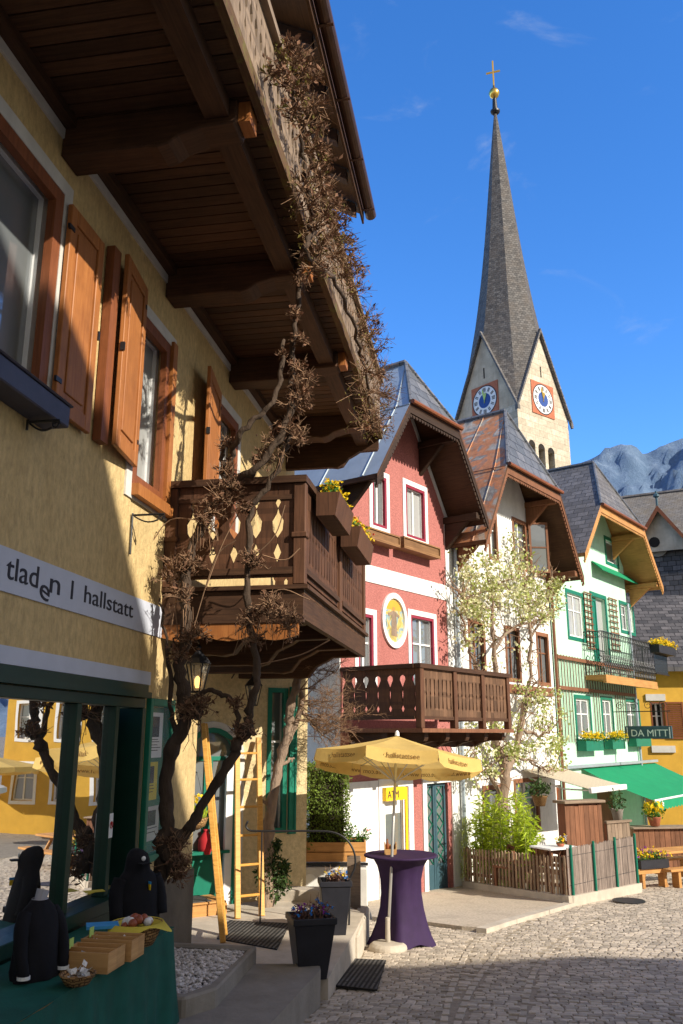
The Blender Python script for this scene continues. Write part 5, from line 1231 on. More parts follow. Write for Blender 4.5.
PWIN = [R.rect(*q) for q in ((466, 618, 488, 676), (503, 625, 523, 684), (535, 631, 552, 688), (511, 518, 542, 572), (488, 511, 498, 560))]
def pear():
    def P(u, v, o=.35): a = R.sz(u, v, o); return R.p(a[0], a[1], o)
    b = P(497, 885, .45); root = thing('pear_tree', 'blossoming espaliered pear tree with cream flowers trained over the white house', 'tree', (b.x, b.y, -3.25))
    b = b.copy(); b.z = -3.25
    tr = MB(); tr.smooth = True; tw = MB(); fl = MB(); gl = MB()
    stems = [([b, P(500, 840), P(503, 800), P(505, 770), P(497, 745), P(492, 720), P(498, 690)], .17, .07), ([P(505, 775), P(515, 755), P(520, 730), P(528, 700), P(540, 690)], .11, .04), ([P(498, 690), P(494, 650), P(492, 610), P(488, 575)], .07, .025), ([P(498, 690), P(480, 670), P(466, 640), P(462, 600)], .05, .02),
             ([P(520, 730), P(528, 690), P(530, 650), P(527, 600), P(522, 550)], .06, .02), ([P(492, 720), P(478, 710), P(466, 690)], .04, .015), ([P(520, 730), P(538, 735), P(553, 728)], .05, .015), ([P(515, 755), P(535, 765), P(550, 770)], .04, .015), ([P(503, 800), P(488, 775), P(470, 768), P(455, 760)], .05, .015),
             ([P(494, 650), P(512, 630), P(540, 620), P(556, 610)], .04, .012), ([P(492, 610), P(470, 600), P(458, 590)], .035, .012), ([P(529, 640), P(548, 600), P(552, 570)], .035, .012), ([P(490, 600), P(508, 580), P(540, 575)], .035, .012)]
    for p, a, c in stems:
        q, rr = thick(p, a, c, 5, .05); tr.tube(q, rr, 8, .18)
        for k in range(3, len(q)):
            for j in range(3):
                e = q[k] + R.d * uni(-.6, .6) + Z * uni(-.3, .6) + R.n * uni(-.2, .4); m = q[k].lerp(e, .5) + jit(.1); tw.tube([q[k], m, e], [.014, .010, .005], 4, cap=False)
    for u, v, ru, rv, n, w in ((522, 548, 22, 14, 600, .95), (500, 572, 34, 20, 1500, .95), (538, 585, 24, 24, 1100, .95), (478, 592, 22, 22, 1100, .95), (512, 606, 44, 17, 1800, .92), (548, 602, 12, 22, 450, .9), (474, 632, 16, 26, 500, .9), (498, 650, 10, 28, 330, .85), (526, 655, 8, 26, 260, .85), (470, 570, 12, 18, 300, .9), (528, 692, 30, 16, 620, .6), (545, 725, 26, 26, 850, .55), (512, 735, 26, 22, 560, .5), (530, 760, 34, 16, 620, .5), (492, 765, 24, 20, 420, .5), (478, 730, 16, 20, 200, .6)):
        n = int(n * .55); subs = []
        for _ in range(max(6, n // 40)):
            while True:
                a, c = uni(-1, 1), uni(-1, 1)
                if a * a + c * c < 1: break
            subs.append(P(u + a * ru, v + c * rv, uni(.15, .75)))
        for c in subs:
            e = c + jit(.25); tw.tube([c - Z * .2 + jit(.1), c, e], [.009, .007, .004], 3, cap=False)
        for _ in range(n):
            c = random.choice(subs); p = c + V((random.gauss(0, .11), random.gauss(0, .11), random.gauss(0, .10)))
            qs, qz = (p - R.P).dot(R.d), p.z
            if any(a - .05 < qs < b + .05 and z0 - .05 < qz < z1 + .05 for a, b, z0, z1 in PWIN) and rnd() < .85: continue
            (fl if rnd() < w * .66 else gl).leaf(p, uni(.055, .105), .85)
    build('trunk', tr, m_barkl, root); build('twigs', tw, m_twig, root); build('blossom', fl, m_bloss, root); build('young_leaves', gl, m_bleaf, root)
pear()

def bamboo():
    b = at(505, 878, 18.9); gzv = gz(18.9); root = thing('bamboo_plant', 'bright yellow green bamboo bush standing behind the picket fence', 'plant', (b.x, b.y, gzv + .1))
    cn = MB(); lf = MB()
    for k in range(84):
        u = uni(474, 533); Y = 19.45 - (u - 464) * .0255 + uni(.25, .9); p = at(u, 878, Y); p.z = gz(Y) + .1; top = at(u + uni(-6, 8), uni(788, 825), Y - .15)
        if u < 479 or u > 527: top = at(u + uni(-4, 6), uni(805, 845), Y)
        m = p.lerp(top, .55) + jit(.05); cn.tube([p, m, top], [.012, .009, .004], 4, cap=False)
        for j in range(34):
            t = uni(.22, 1.0); q = p.lerp(m, t / .55) if t < .55 else m.lerp(top, (t - .55) / .45)
            lf.leaf(q + jit(.05), uni(.14, .25), .16, V((uni(-1, 1), uni(-1, 1), uni(-.7, .5))))
    for k in range(14):
        p = at(uni(525, 536), uni(830, 850), 18.3)
        for j in range(10): lf.leaf(p + jit(.08), uni(.14, .25), .16, V((uni(-1, 1), uni(-1, 1), uni(-.4, .7))))
    build('canes', cn, m_bleaf, root); build('leaves', lf, m_bamb, root)
    root = thing('lavender_bush', 'small grey green shrub against the white wall left of the bamboo', 'plant', at(466, 878, 19.45)); lf = MB()
    for k in range(260): lf.leaf(at(uni(461, 471), uni(820, 880), uni(19.2, 19.5)), uni(.07, .13), .2, V((uni(-.4, .4), uni(-.4, .4), 1)))
    build('leaves', lf, m_bleaf, root)
bamboo()

def clump(lf, c, rx, ry, rz, n, size, asp=.5, dirv=None):
    for _ in range(n):
        while True:
            a = V((uni(-1, 1), uni(-1, 1), uni(-1, 1)))
            if a.length < 1: break
        lf.leaf(V(c) + V((a.x * rx, a.y * ry, a.z * rz)), size * uni(.6, 1.4), asp, dirv)
def hedge():
    a, b = at(306, 842, 14.15), at(347, 842, 14.15); zt = at(325, 767, 14.15).z
    root = thing('clipped_hedge', 'clipped rectangular green box hedge growing in a long wooden planter', 'hedge', ((a.x + b.x) / 2, 14.3, a.z))
    core = MB(); core.smooth = True; n = 7; lf = MB()
    xs, zs = (a.x, b.x), (a.z - .1, zt)
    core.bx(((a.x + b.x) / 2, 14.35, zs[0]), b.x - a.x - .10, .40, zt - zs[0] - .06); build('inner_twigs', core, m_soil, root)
    for _ in range(5200):
        f = random.random(); x, y, z = uni(xs[0], xs[1]), uni(14.08, 14.62), uni(zs[0], zs[1])
        if f < .60: y = 14.10 + random.gauss(0, .03)
        elif f < .78: z = zs[1] + random.gauss(0, .035)
        elif f < .9: x = xs[1] + random.gauss(0, .03)
        else: x = xs[0] + random.gauss(0, .03)
        h = .05 * math.sin(x * 9) * math.sin(z * 7 + 1); lf.leaf((x, y - h, z), uni(.03, .055), .55)
    build('leaves', lf, m_hedge, root)
    bw = thing('hedge_planter', 'long honey brown wooden planter trough under the clipped hedge', 'planter', ((a.x + b.x) / 2, 14.1, a.z - .3))
    F = Fr((a.x, 14.02), 90); L = at(366, 850, 14.02).x - a.x; zt2, zb = a.z + .02, at(330, 862, 14.02).z
    m = MB(); h = (zt2 - zb) / 2
    for k in range(2): m.box(F, 0, L, zb + k * h, zb + (k + 1) * h - .012, -.03, .0)
    for x in (0, L - .03): m.box(F, x, x + .03, zb, zt2, -.62, -.031)
    m.box(F, 0.03, L - .03, zb, zt2, -.64, -.61); build('boards', m, m_honey, bw, bevel=.005)
    m = MB(); m.box(F, -.04, -.005, zb - .12, zt + .1, -.02, .02); m.box(F, -.04, L + .03, zb - .05, zb - .012, -.04, .02); build('metal_frame', m, m_iron, bw)
    m = MB(); m.box(F, .03, L - .03, zt2 - .05, zt2 - .03, -.6, -.035); build('soil', m, m_soil, bw)
    # young plants at the right end of the trough
    t = thing('trough_plants', 'small leafy seedlings at the right end of the hedge planter', 'plant', at(352, 842, 14.2)); lf = MB()
    for u, v in ((348, 836), (352, 830), (360, 838), (366, 834), (357, 841)): clump(lf, at(u, v, 14.25), .06, .08, .09, 45, .05)
    build('leaves', lf, m_leaf, t); lf = MB(); clump(lf, at(367, 832, 14.25), .03, .04, .05, 14, .04); build('petals', lf, m_rflo, t)
hedge()
def bush():
    c = N.p(N.sz(272, 870, .5)[0], -2.0, .5); t = thing('leafy_bush', 'dark green leafy bush at the foot of the fruit tree', 'bush', (c.x, c.y, -2.35)); lf = MB(); st = MB()
    for u, v, r in ((272, 850, .10), (268, 862, .13), (277, 868, .15), (266, 880, .14), (282, 882, .14), (274, 890, .16), (284, 868, .09), (262, 872, .09), (276, 845, .08)):
        q = N.p(*N.sz(u, v, .45), .45); clump(lf, q, r * 1.0, r, r * 1.1, 190, .055); st.tube([V((c.x, c.y, -2.35)), q], [.012, .005], 4)
    build('leaves', lf, m_bush, t); build('stems', st, m_bark, t)
bush()
def flowers(root, pts, n_leaf, n_pet, size, cols, leafm=None, r=.09):
    lf = MB()
    for p in pts: clump(lf, p, r, r, r * .8, n_leaf, size)
    build('leaves', lf, leafm or m_leaf, root)
    for mat, frac in cols:
        lf = MB()
        for p in pts:
            for _ in range(max(1, int(n_pet * frac))):
                c = V(p) + V((random.gauss(0, r * .6), random.gauss(0, r * .6), abs(random.gauss(r * .35, r * .4))))
                for k in range(4): lf.leaf(c, size * uni(.6, .9), .8)
        build('petals', lf, mat, root)
# flower troughs hung on the low wooden balcony of the shop
for i, (sa, sb, lab) in enumerate(((8.75, 9.75, 'dark wooden flower trough with yellow primroses, nearer one on the low balcony rail'), (10.35, 11.6, 'dark wooden flower trough with yellow and red primroses, farther one on the low balcony rail'))):
    t = thing('flower_trough', lab, 'flower box', W.p((sa + sb) / 2, 2.36, 1.68), 'flower troughs on the low balcony'); m = MB(ax=W.d)
    zb, zt, o0, o1 = 2.30, 2.56, 1.54, 1.80
    for x in (sa, sb - .025): m.hexa([W.p(x, zb, o0), W.p(x + .025, zb, o0), W.p(x + .025, zb, o1 - .05), W.p(x, zb, o1 - .05), W.p(x, zt, o0), W.p(x + .025, zt, o0), W.p(x + .025, zt, o1), W.p(x, zt, o1)])
    m.hexa([W.p(sa + .026, zb, o1 - .075), W.p(sb - .026, zb, o1 - .075), W.p(sb - .026, zb, o1 - .05), W.p(sa + .026, zb, o1 - .05), W.p(sa + .026, zt, o1 - .025), W.p(sb - .026, zt, o1 - .025), W.p(sb - .026, zt, o1), W.p(sa + .026, zt, o1)])
    m.box(W, sa + .026, sb - .026, zb, zt, o0, o0 + .025); m.box(W, sa + .026, sb - .026, zb, zb + .02, o0 + .026, o1 - .08); build('trough', m, m_brownv, t)
    m = MB(); m.box(W, sa + .03, sb - .03, zt - .06, zt - .04, o0 + .03, o1 - .04); build('soil', m, m_soil, t)
    flowers(t, [W.p(sa + .12 + k * (sb - sa - .24) / 5, zt + .07 + uni(-.02, .04), 1.67) for k in range(6)], 40, 20, .05, [(m_yflo, .85)] + ([(m_rflo, .2)] if i else []), r=.10)
# flower boxes on the sills of the mint house
for i, k in enumerate(('l1', 'l2', 'l3')):
    h = GHOL[k]; a, b = h[0] - .15, h[1] + .15; lab = ('under the left lower window', 'under the middle lower window', 'under the right lower window')[i]
    t = thing('flower_box', 'green flower box of yellow pansies ' + lab + ' of the mint house', 'flower box', R.p((a + b) / 2, h[2] - .5, .2), 'flower boxes of the mint house'); m = MB(ax=R.d); zt, zb = h[2] - .05, h[2] - .33
    for x in (a, b - .02): m.box(R, x, x + .02, zb, zt, .04, .30)
    m.box(R, a + .021, b - .021, zb, zt, .28, .30); m.box(R, a + .021, b - .021, zb, zt, .04, .06); m.box(R, a + .021, b - .021, zb, zb + .02, .061, .279); build('box', m, m_gtrim, t)
    m = MB(); m.box(R, a + .022, b - .022, zt - .06, zt - .04, .062, .278); build('soil', m, m_soil, t)
    flowers(t, [R.p(a + .1 + q * (b - a - .2) / 4, zt + .08, .19 + uni(0, .15)) for q in range(5)], 40, 42, .065, [(m_yflo, .9), (m_leaf, .1)], r=.15)
s0, s1, zr, oo = IB
t = thing('flower_box', 'long box of yellow flowers spilling over the right end of the iron balcony', 'flower box', R.p(s1 - .2, zr - .2, oo + .3), 'flower boxes of the mint house')
m = MB(ax=R.d); ring(m, R, s1 - .4, s1 + 1.5, zr - .32, zr - .06, .02, oo + .03, oo + .33); m.box(R, s1 - .4, s1 + 1.5, zr - .34, zr - .322, oo + .03, oo + .33); m.box(R, s1 - .38, s1 + 1.48, zr - .3, zr - .08, oo + .30, oo + .328)
build('box', m, m_anth, t); flowers(t, [R.p(s1 - .3 + q * .21, zr - .02 + uni(-.05, .06), oo + .2) for q in range(9)], 45, 45, .07, [(m_yflo, 1)], r=.17)
m = MB()
for k in range(12): m.bar(R.p(s1 + .05 + k * .12, zr - 1.0, oo + .02), R.p(s1 + .05 + k * .12, zr - .3, oo + .02), .025)
m.box(R, s1, s1 + 1.45, zr - 1.02, zr - .98, oo - .0, oo + .05); m.box(R, s1, s1 + 1.45, zr - .36, zr - .345, oo - .0, oo + .05); build('iron_basket', m, m_iron, t)
# ================================================================= THINGS IN THE SQUARE
def parasol(root_name, label, base, top, rad, tilt, mat, writing, group, zdrop=.42, val=.20):
    t = thing(root_name, label, 'parasol', base, group)
    ax = (top - base).normalized(); ax = (ax + tilt).normalized()
    x = ax.cross(V((0, 1, 0))).normalized(); y = ax.cross(x)
    p = MB(); p.smooth = True; p.tube([base + Z * .08, base.lerp(top, .5), top + ax * .05], .019, 10); build('pole', p, m_steel, t)
    b = MB(); b.smooth = False; b.lathe(base, [(.24, 0), (.25, .03), (.24, .07), (.20, .10), (.04, .11)], 22); b.lathe(base + Z * .1, [(.035, 0), (.03, .30)], 10); build('base', b, m_step, t, bevel=.006)
    n = 8; a0 = math.pi / 8; rim = [top - ax * zdrop + (x * math.cos(a0 + k * math.pi / 4) + y * math.sin(a0 + k * math.pi / 4)) * rad for k in range(n)]
    c = MB(); f = MB(); r = MB()
    for k in range(n):
        A, B = rim[k], rim[(k + 1) % n]; m = 6
        def q(i, j, A=A, B=B):   # i outward 0..m, j across 0..m
            e = A.lerp(B, j / m); s = math.sin(math.pi * j / m); e = e + (top - ax * zdrop - e) * .055 * s - ax * (.0)
            g = top.lerp(e, i / m); return g - ax * .02 * math.sin(math.pi * i / m) * 1 - ax * .016 * s * math.sin(math.pi * i / m / 1.6)
        vs = [q(i, j) for i in range(m + 1) for j in range(m + 1)]
        c.smooth = True; c.idx(vs, [(i * (m + 1) + j, i * (m + 1) + j + 1, (i + 1) * (m + 1) + j + 1, (i + 1) * (m + 1) + j) for i in range(m) for j in range(m)])
        out = ((A + B) / 2 - (top - ax * zdrop)).normalized()
        E = [q(m, j) for j in range(m + 1)]; f.smooth = True
        dn = [e - ax * (val * (1.0 if 0 < j < m else .82)) + out * (.02 + .012 * math.sin(j * 2.1 + k)) for j, e in enumerate(E)]
        f.idx(E + dn, [(j, j + 1, m + 2 + j, m + 1 + j) for j in range(m)])
        r.tube([top - ax * .06, top.lerp(A, .5) - ax * .075, A - ax * .02], .008, 5); r.tube([top - ax * .62, top.lerp(A, .52) - ax * .08], .007, 5)
    canopy = build('canopy', c, mat, t); v = build('valance', f, mat, t); build('ribs', r, m_steel, t)
    k = MB(); k.lathe(top, [(.035, 0), (.03, .05), (.012, .075)], 10, axis=ax); build('finial', k, m_wpaint, t)
    if writing:
        for k in range(n):
            A, B = rim[k], rim[(k + 1) % n]; mid = (A + B) / 2; out = (mid - (top - ax * zdrop)).normalized()
            facing = out.dot(-mid.normalized()); xd = ax.cross(out)
            L = (B - A).length; xd.normalize()
            # outside lettering (readable from outside on every flap)
            o = mid + (top - ax * zdrop - mid) * .055 - ax * (val * .70) + out * (.026)
            text('lettering', writing, .095, o - V((0, 0, 0)), xd, ax, m_brnink, v, 'CENTER', .001, sx=L * .78 / 1.0 / 1.0 if False else 1.0)
            if k in (5, 6, 4, 7):
                sl = (top - mid).normalized(); nn = xd.cross(sl)
                text('lettering', 'HALLSTATT', .085, mid.lerp(top, .42) + nn * .02 - ax * 0.0, xd, sl, m_ink, canopy, 'CENTER', .001)
    return t
pb = ground(388, 951); ptop = at(397, 736, pb.y + .28)
parasol('parasol', 'yellow printed market parasol shading the purple standing table', pb, ptop, 1.19, V((0, .035, 0)), m_umb, 'www.hallstattsee.com', None, .30, .175)
# parasols out in the square, seen mirrored in the shop window
for (x, y), mat, lab, wr in (((18.6, 30.0), m_umb, 'yellow parasol out on the square to the right, beyond the picture edge', None), ((20.5, 33.5), m_umb, 'second yellow parasol farther out on the square', None), ((16.9, 27.2), m_umbw, 'cream white parasol out on the square', None)):
    b = V((x, y, gz(y))); parasol('parasol', lab, b, b + Z * (2.3 if mat is m_umbw else 3.1), 1.4 if mat is m_umbw else 2.3, V((0, 0, 0)), mat, None, None)

def bar_table():
    c = ground(402, 946); t = thing('standing_table', 'tall round standing table in a dark purple stretch cover', 'table', c)
    H = 1.13; m = MB(); m.smooth = True; n = 48; prof = [(0, .34), (.03, .335), (.12, .30), (.25, .265), (.42, .235), (.58, .225), (.74, .235), (.88, .275), (.97, .335), (1.0, .425), (1.0, .44)]
    vs = []
    for h, r in prof:
        for k in range(n):
            a = 2 * math.pi * k / n; lob = .5 + .5 * math.cos(4 * a + .6); rr = r * 1.13 * (1 + (.34 * (lob ** 2) - .12) * (1 - h) ** 1.2) + .006 * math.sin(a * 11 + h * 7)
            z = h * H + (.07 * (1 - lob) * (1 - h) ** 6); vs.append(c + V((math.cos(a) * rr, math.sin(a) * rr, z)))
    m.idx(vs, [(i * n + k, i * n + (k + 1) % n, (i + 1) * n + (k + 1) % n, (i + 1) * n + k) for i in range(len(prof) - 1) for k in range(n)])
    cv = build('stretch_cover', m, m_purple, t)
    m = MB(); m.lathe(c + Z * (H - .012), [(.494, 0), (.502, .012), (.497, .026), (.47, .03)], 40); build('tabletop', m, m_purple, t, bevel=.004)
    # brown paper bags and bottles standing on it
    q = thing('table_caddy', 'small brown wooden condiment caddy on the purple standing table', 'caddy', c + Z * (H + .02) + V((-.14, -.05, 0))); b = c + Z * (H + .02) + V((-.14, -.05, 0))
    m = MB(); m.bx(b, .16, .12, .015); m.bx(b + V((-.075, 0, .0)), .012, .12, .15); m.bx(b + V((.075, 0, 0)), .012, .12, .15); m.bx(b + V((0, .055, .0)), .138, .012, .12); m.bx(b + V((0, -.055, .0)), .138, .012, .07); build('box', m, m_crate, q)
    m = MB(); m.smooth = True
    for dx in (-.04, .03): m.lathe(b + V((dx, 0, .016)), [(.024, 0), (.026, .10), (.012, .14), (.012, .18)], 10)
    build('bottles', m, m_frame, q)
bar_table()

def ladders():
    def lad(label, a, b, wd, rungs, th=.05):
        t = thing('wooden_ladder', label, 'ladder', a, 'wooden ladders leaning in the recess'); wd = V(wd)
        for k in (0, 1): m = MB(); m.bar(a + wd * k, b + wd * k, th, .075, up=wd); build('rail', m, m_ladder, t, bevel=.006)
        for k in range(rungs): p = a.lerp(b, (k + .7) / (rungs + .3)); m = MB(); m.bar(p - wd * .12, p + wd * 1.12, .045, .03); build('rung', m, m_ladder, t, bevel=.006)
    a = level(223, 943, -2.3); b = at(203, 724, a.y + .9); v = V((a.x, a.y, 0)).normalized(); lad('wooden ladder seen edge on, nearer one leaning by the green door', a, b, v * .36 + V((.02, 0, 0)), 8, .065)
    a = level(237.5, 919, -2.3); b2 = level(263, 916, -2.3); wd = b2 - a; s, z = N.sz(237, 738, .10); lad('wooden ladder facing the square, leaning on the wall right of the green door', a, N.p(s, z, .10), wd * .95, 6)
ladders()

def lanterns():
    def one(label, p, lit):
        t = thing('wall_lantern', label, 'lantern', p, 'black lanterns by the shop door'); r = .085
        m = MB(); m.lathe(p + Z * .29, [(.145, 0), (.10, .06), (.04, .12), (.02, .15), (.03, .17), (.005, .20)], 6); m.lathe(p, [(.055, 0), (.065, .02)], 6)
        for k in range(6): a = 2 * math.pi * k / 6; d = V((math.cos(a), math.sin(a), 0)); m.bar(p + d * .06, p + d * .12 + Z * .29, .012)
        build('frame', m, m_iron, t)
        m = MB(); m.lathe(p + Z * .02, [(.056, 0), (.113, .268)], 6, False); g, nt, bs = newmat('lantern_glass'); bs.inputs['Base Color'].default_value = (.9, .8, .6, 1); bs.inputs['Alpha'].default_value = .22; bs.inputs['Roughness'].default_value = .1; build('pane', m, g, t)
        m = MB(); m.smooth = True; m.lathe(p + Z * .05, [(.018, 0), (.03, .04), (.03, .09), (.008, .12)], 10); build('bulb', m, m_lamp if lit else m_wpaint, t)
        m = MB(); q = p + Z * .5; m.tube(dec([q, q + Z * .06 + W.n * -.05, q + Z * .02 - W.n * .25, q - Z * .1 - W.n * .34], 5), .011, 6); build('bracket', m, m_iron, t)
    s, z = W.sz(197, 693, .38); one('black iron wall lantern with glowing bulb behind the vine stem', W.p(s, z, .38), True)
    s, z = N.sz(253, 706, .30); one('unlit black iron wall lantern on the recessed wall between ladder and green window', N.p(s, z, .30), False)
lanterns()

def poster_case():
    r = (8.10, 8.72, -1.16, .33); t = thing('poster_case', 'green framed glass poster case on the yellow wall beside the shop', 'notice case', W.p(8.41, -1.16)); F = W
    m = MB(ax=W.d); ring(m, F, r[0] - .02, r[1] + .02, r[2] - .02, r[3] + .02, .07, -.05, .05); m.box(F, r[0] + .06, r[1] - .06, r[2] + .06, r[3] - .06, -.05, -.03); build('frame', m, m_gtrim, t, bevel=.006)
    for z0, z1, s0, s1, mt in ((-.22, .22, 8.2, 8.6, m_paper), (-.62, -.26, 8.22, 8.52, m_ylp), (-1.0, -.68, 8.2, 8.62, m_umbw)):
        m = MB(); m.face([F.p(s0, z0, -.022), F.p(s1, z0, -.022), F.p(s1, z1, -.022), F.p(s0, z1, -.022)]); p = build('poster', m, mt, t)
        m = MB(); zz = z1 - .05
        m.box(F, s0 + .06, s1 - .1, (z0 + z1) / 2 - .02, z1 - .04, -.0215, -.0185); zz = (z0 + z1) / 2 - .04
        while zz > z0 + .05: m.box(F, s0 + .04, s1 - uni(.05, .16), zz - .007, zz, -.021, -.018); zz -= uni(.022, .04)
        build('print', m, m_ink, p)
    m = MB(); m.face([F.p(r[0] + .05, r[2] + .05, .02), F.p(r[1] - .05, r[2] + .05, .02), F.p(r[1] - .05, r[3] - .05, .02), F.p(r[0] + .05, r[3] - .05, .02)])
    g, nt, bs = newmat('clear_case_glass'); bs.inputs['Alpha'].default_value = .15; bs.inputs['Roughness'].default_value = .03; bs.inputs['Base Color'].default_value = (.6, .7, .7, 1); build('glass', m, g, t)
poster_case()

def stall():
    zt = -1.45; s0, s1, o0, o1 = 3.2, 6.92, .10, .80
    t = thing('display_table', 'folding display table hidden under the dark green cloth before the shop window', 'table', W.p(5.1, -2.17, .45))
    m = MB(ax=W.d); m.box(W, s0, s1, zt - .04, zt - .006, o0, o1); build('tabletop', m, m_crate, t)
    for s in (s0 + .1, s1 - .1):
        for o in (o0 + .08, o1 - .08): m = MB(); m.tube([W.p(s, -2.168, o), W.p(s, zt - .041, o)], .018, 8); build('leg', m, m_iron, t)
    m = MB(ax=W.d); m.smooth = True; n = 90; rows = 9; per = []
    L1 = s1 - s0; L2 = o1 - o0
    def edge(k):
        d = k / n * (L1 + L2)
        return ((s0 + d, o1, 0, 1), d) if d < L1 else ((s1, o1 - (d - L1), 1, 0), d)
    vs = []
    for k in range(n + 1):
        (s, o, ns, no), d = edge(k)
        if abs(d - L1) < .12: ns = no = .72
        for j in range(rows + 1):
            q = j / rows; f = (.012 + .05 * q) * (.6 + .5 * math.sin(d * 9 + .8 * math.sin(d * 3.1)) + .25 * math.sin(d * 23 + q * 2)) + .03 * q
            vs.append(W.p(s + ns * f, zt - .004 - q * (.66 + .015 * math.sin(d * 4)), o + no * f))
    m.idx(vs, [(k * (rows + 1) + j, (k + 1) * (rows + 1) + j, (k + 1) * (rows + 1) + j + 1, k * (rows + 1) + j + 1) for k in range(n) for j in range(rows)])
    m.smooth = False; m.box(W, s0, s1 + .004, zt - .004, zt + .002, o0, o1 + .004)
    solo('tablecloth', m, m_cloth, 'dark green cloth draped in folds over the display table', 'tablecloth')
    zt += .004
    def loft(mb, c, F, secs, n=36, wob=.016):
        vs = []
        for i, (h, rs, ro, ds, do) in enumerate(secs):
            for k in range(n):
                a = 2 * math.pi * k / n; w = 1 + wob * (math.sin(a * 5 + h * 9) + .8 * math.sin(a * 9 - h * 14) + .5 * math.sin(a * 3 + h * 31)) * (3 if h < .1 else 1.6)
                vs.append(c + F.d * (ds + rs * math.cos(a) * w) + F.n * (do + ro * math.sin(a) * w) + Z * h)
        mb.idx(vs, [(i * n + k, i * n + (k + 1) % n, (i + 1) * n + (k + 1) % n, (i + 1) * n + k) for i in range(len(secs) - 1) for k in range(n)] + [tuple(range((len(secs) - 1) * n, len(secs) * n))])
    # black long-sleeved shirt on a white neck stand
    F = Fr((0, 0), 9.6 + 22); c = W.p(5.40, zt, .46)
    q = thing('shirt_display', 'black long sleeved shirt on a white headless bust at the left of the stall', 'shirt', c)
    m = MB(); m.smooth = True; loft(m, c, F, [(0, .20, .15, .01, 0), (.05, .20, .15, .01, 0), (.20, .185, .135, 0, 0), (.36, .175, .115, 0, 0), (.44, .17, .10, 0, 0), (.49, .145, .085, 0, 0), (.525, .105, .07, 0, 0), (.56, .066, .058, 0, 0)]); sh = build('shirt', m, m_black, q)
    for sg in (-1, 1):
        m = MB(); m.smooth = True; P = dec([c + F.d * (sg * .12) + Z * .46, c + F.d * (sg * .175) + Z * .38 + F.n * .03, c + F.d * (sg * .20) + Z * .22 + F.n * .07, c + F.d * (sg * .185) + Z * .05 + F.n * .11], 5); m.tube(P, [.062 * (1 - .3 * i / (len(P) - 1)) for i in range(len(P))], 12, .05); build('sleeve', m, m_black, sh)
        m = MB(); e = P[-1]; m.tube([e + Z * .012, e - Z * .012], .049, 12); build('cuff_stripe', m, m_wpaint, sh)
    m = MB(); m.smooth = False; m.tube([c + Z * .54, c + Z * .625 + F.d * .025], [.046, .050], 10); build('bust_neck', m, m_neck, q)
    m = MB(); m.lathe(c + Z * .57, [(.064, -.012), (.062, -.004)], 18, False); build('collar_stripe', m, m_neck, sh)
    m = MB(); e = c + F.d * .0 + F.n * .122 + Z * .36
    e = c + F.d * .195 + Z * .34 + F.n * .055
    for a in (0, 60, 120): k = math.radians(a); dd = F.d * math.cos(k) + Z * math.sin(k); m.bar(e - dd * .03 + F.n * .0, e + dd * .03, .010)
    build('white_emblem', m, m_wpaint, sh)
    # black hooded sweatshirt on a second bust
    F = Fr((0, 0), 9.6 + 40); c = W.p(7.02, zt - .02, .44)
    q = thing('hoodie_display', 'black hooded sweatshirt with cap and small bright emblem at the right of the stall', 'sweatshirt', c)
    m = MB(); m.smooth = True; loft(m, c, F, [(-.34, .12, .04, .0, .17), (-.14, .19, .10, .0, .12), (.0, .215, .16, 0, .03), (.15, .21, .15, 0, .01), (.30, .215, .13, 0, 0), (.39, .20, .11, 0, 0), (.44, .165, .10, 0, 0), (.475, .125, .105, 0, -.01), (.52, .115, .115, 0, -.015), (.57, .108, .115, 0, -.02), (.615, .09, .10, 0, -.03), (.645, .06, .07, 0, -.045), (.66, .025, .03, 0, -.06)]); sh = build('sweatshirt', m, m_black, q)
    for sg in (-1, 1):
        m = MB(); m.smooth = True; P = dec([c + F.d * (sg * .165) + Z * .40, c + F.d * (sg * .215) + Z * .29 + F.n * .02, c + F.d * (sg * .225) + Z * .08 + F.n * .07], 5); m.tube(P, [.075 * (1 - .18 * i / (len(P) - 1)) for i in range(len(P))], 12, .05); build('sleeve', m, m_black, sh)
    m = MB(); m.smooth = True; m.lathe(c + Z * .585 + F.n * .07, [(.018, .02), (.022, .03), (.01, .035)], 14, axis=F.n); build('cap_badge', m, m_paper, sh)
    m = MB(); m.hexa([c + Z * .54 + F.n * .09 + F.d * a + F.n * b + Z * z for z in (0, .01) for a, b in ((-.06, 0), (.06, 0), (.05, .08), (-.05, .08))]); build('cap_peak', m, m_black, sh)
    e = c + F.d * .06 + F.n * .128 + Z * .33; m = MB(); m.bx(e - Z * .02, .045, .006, .05, -math.radians(49)); build('yellow_emblem', m, m_yflo, sh); m = MB(); m.bx(e + Z * .031, .05, .006, .022, -math.radians(49)); build('blue_emblem', m, m_cyan, sh)
    for nm, k in (('shirt_display', .80), ('hoodie_display', .86)):
        for ob in [o for o in bpy.data.objects if o.name == nm]: ob.scale = (k, k, k)
    # crates, baskets, cards
    def crate(u, v, label, n, L, Wd, H):
        p = level(u, v, zt); q = thing('wooden_tray', label, 'tray', p, 'wooden trays on the stall'); F = Fr((p.x, p.y), 9.6)
        m = MB(ax=W.d); z = p.z; m.box(F, -L / 2, L / 2, z + .001, z + .012, -Wd / 2, Wd / 2)
        for x in [-L / 2 + k * (L - .012) / n for k in range(n + 1)]: m.box(F, x, x + .012, z + .0125, z + H, -Wd / 2, Wd / 2)
        for o in (-Wd / 2, Wd / 2 - .012): 
            for k in range(n): w = (L - .012) / n; m.box(F, -L / 2 + k * w + .0125, -L / 2 + (k + 1) * w - .0005, z + .0125, z + H - .003, o, o + .012)
        build('box', m, m_crate, q)
        m = MB()
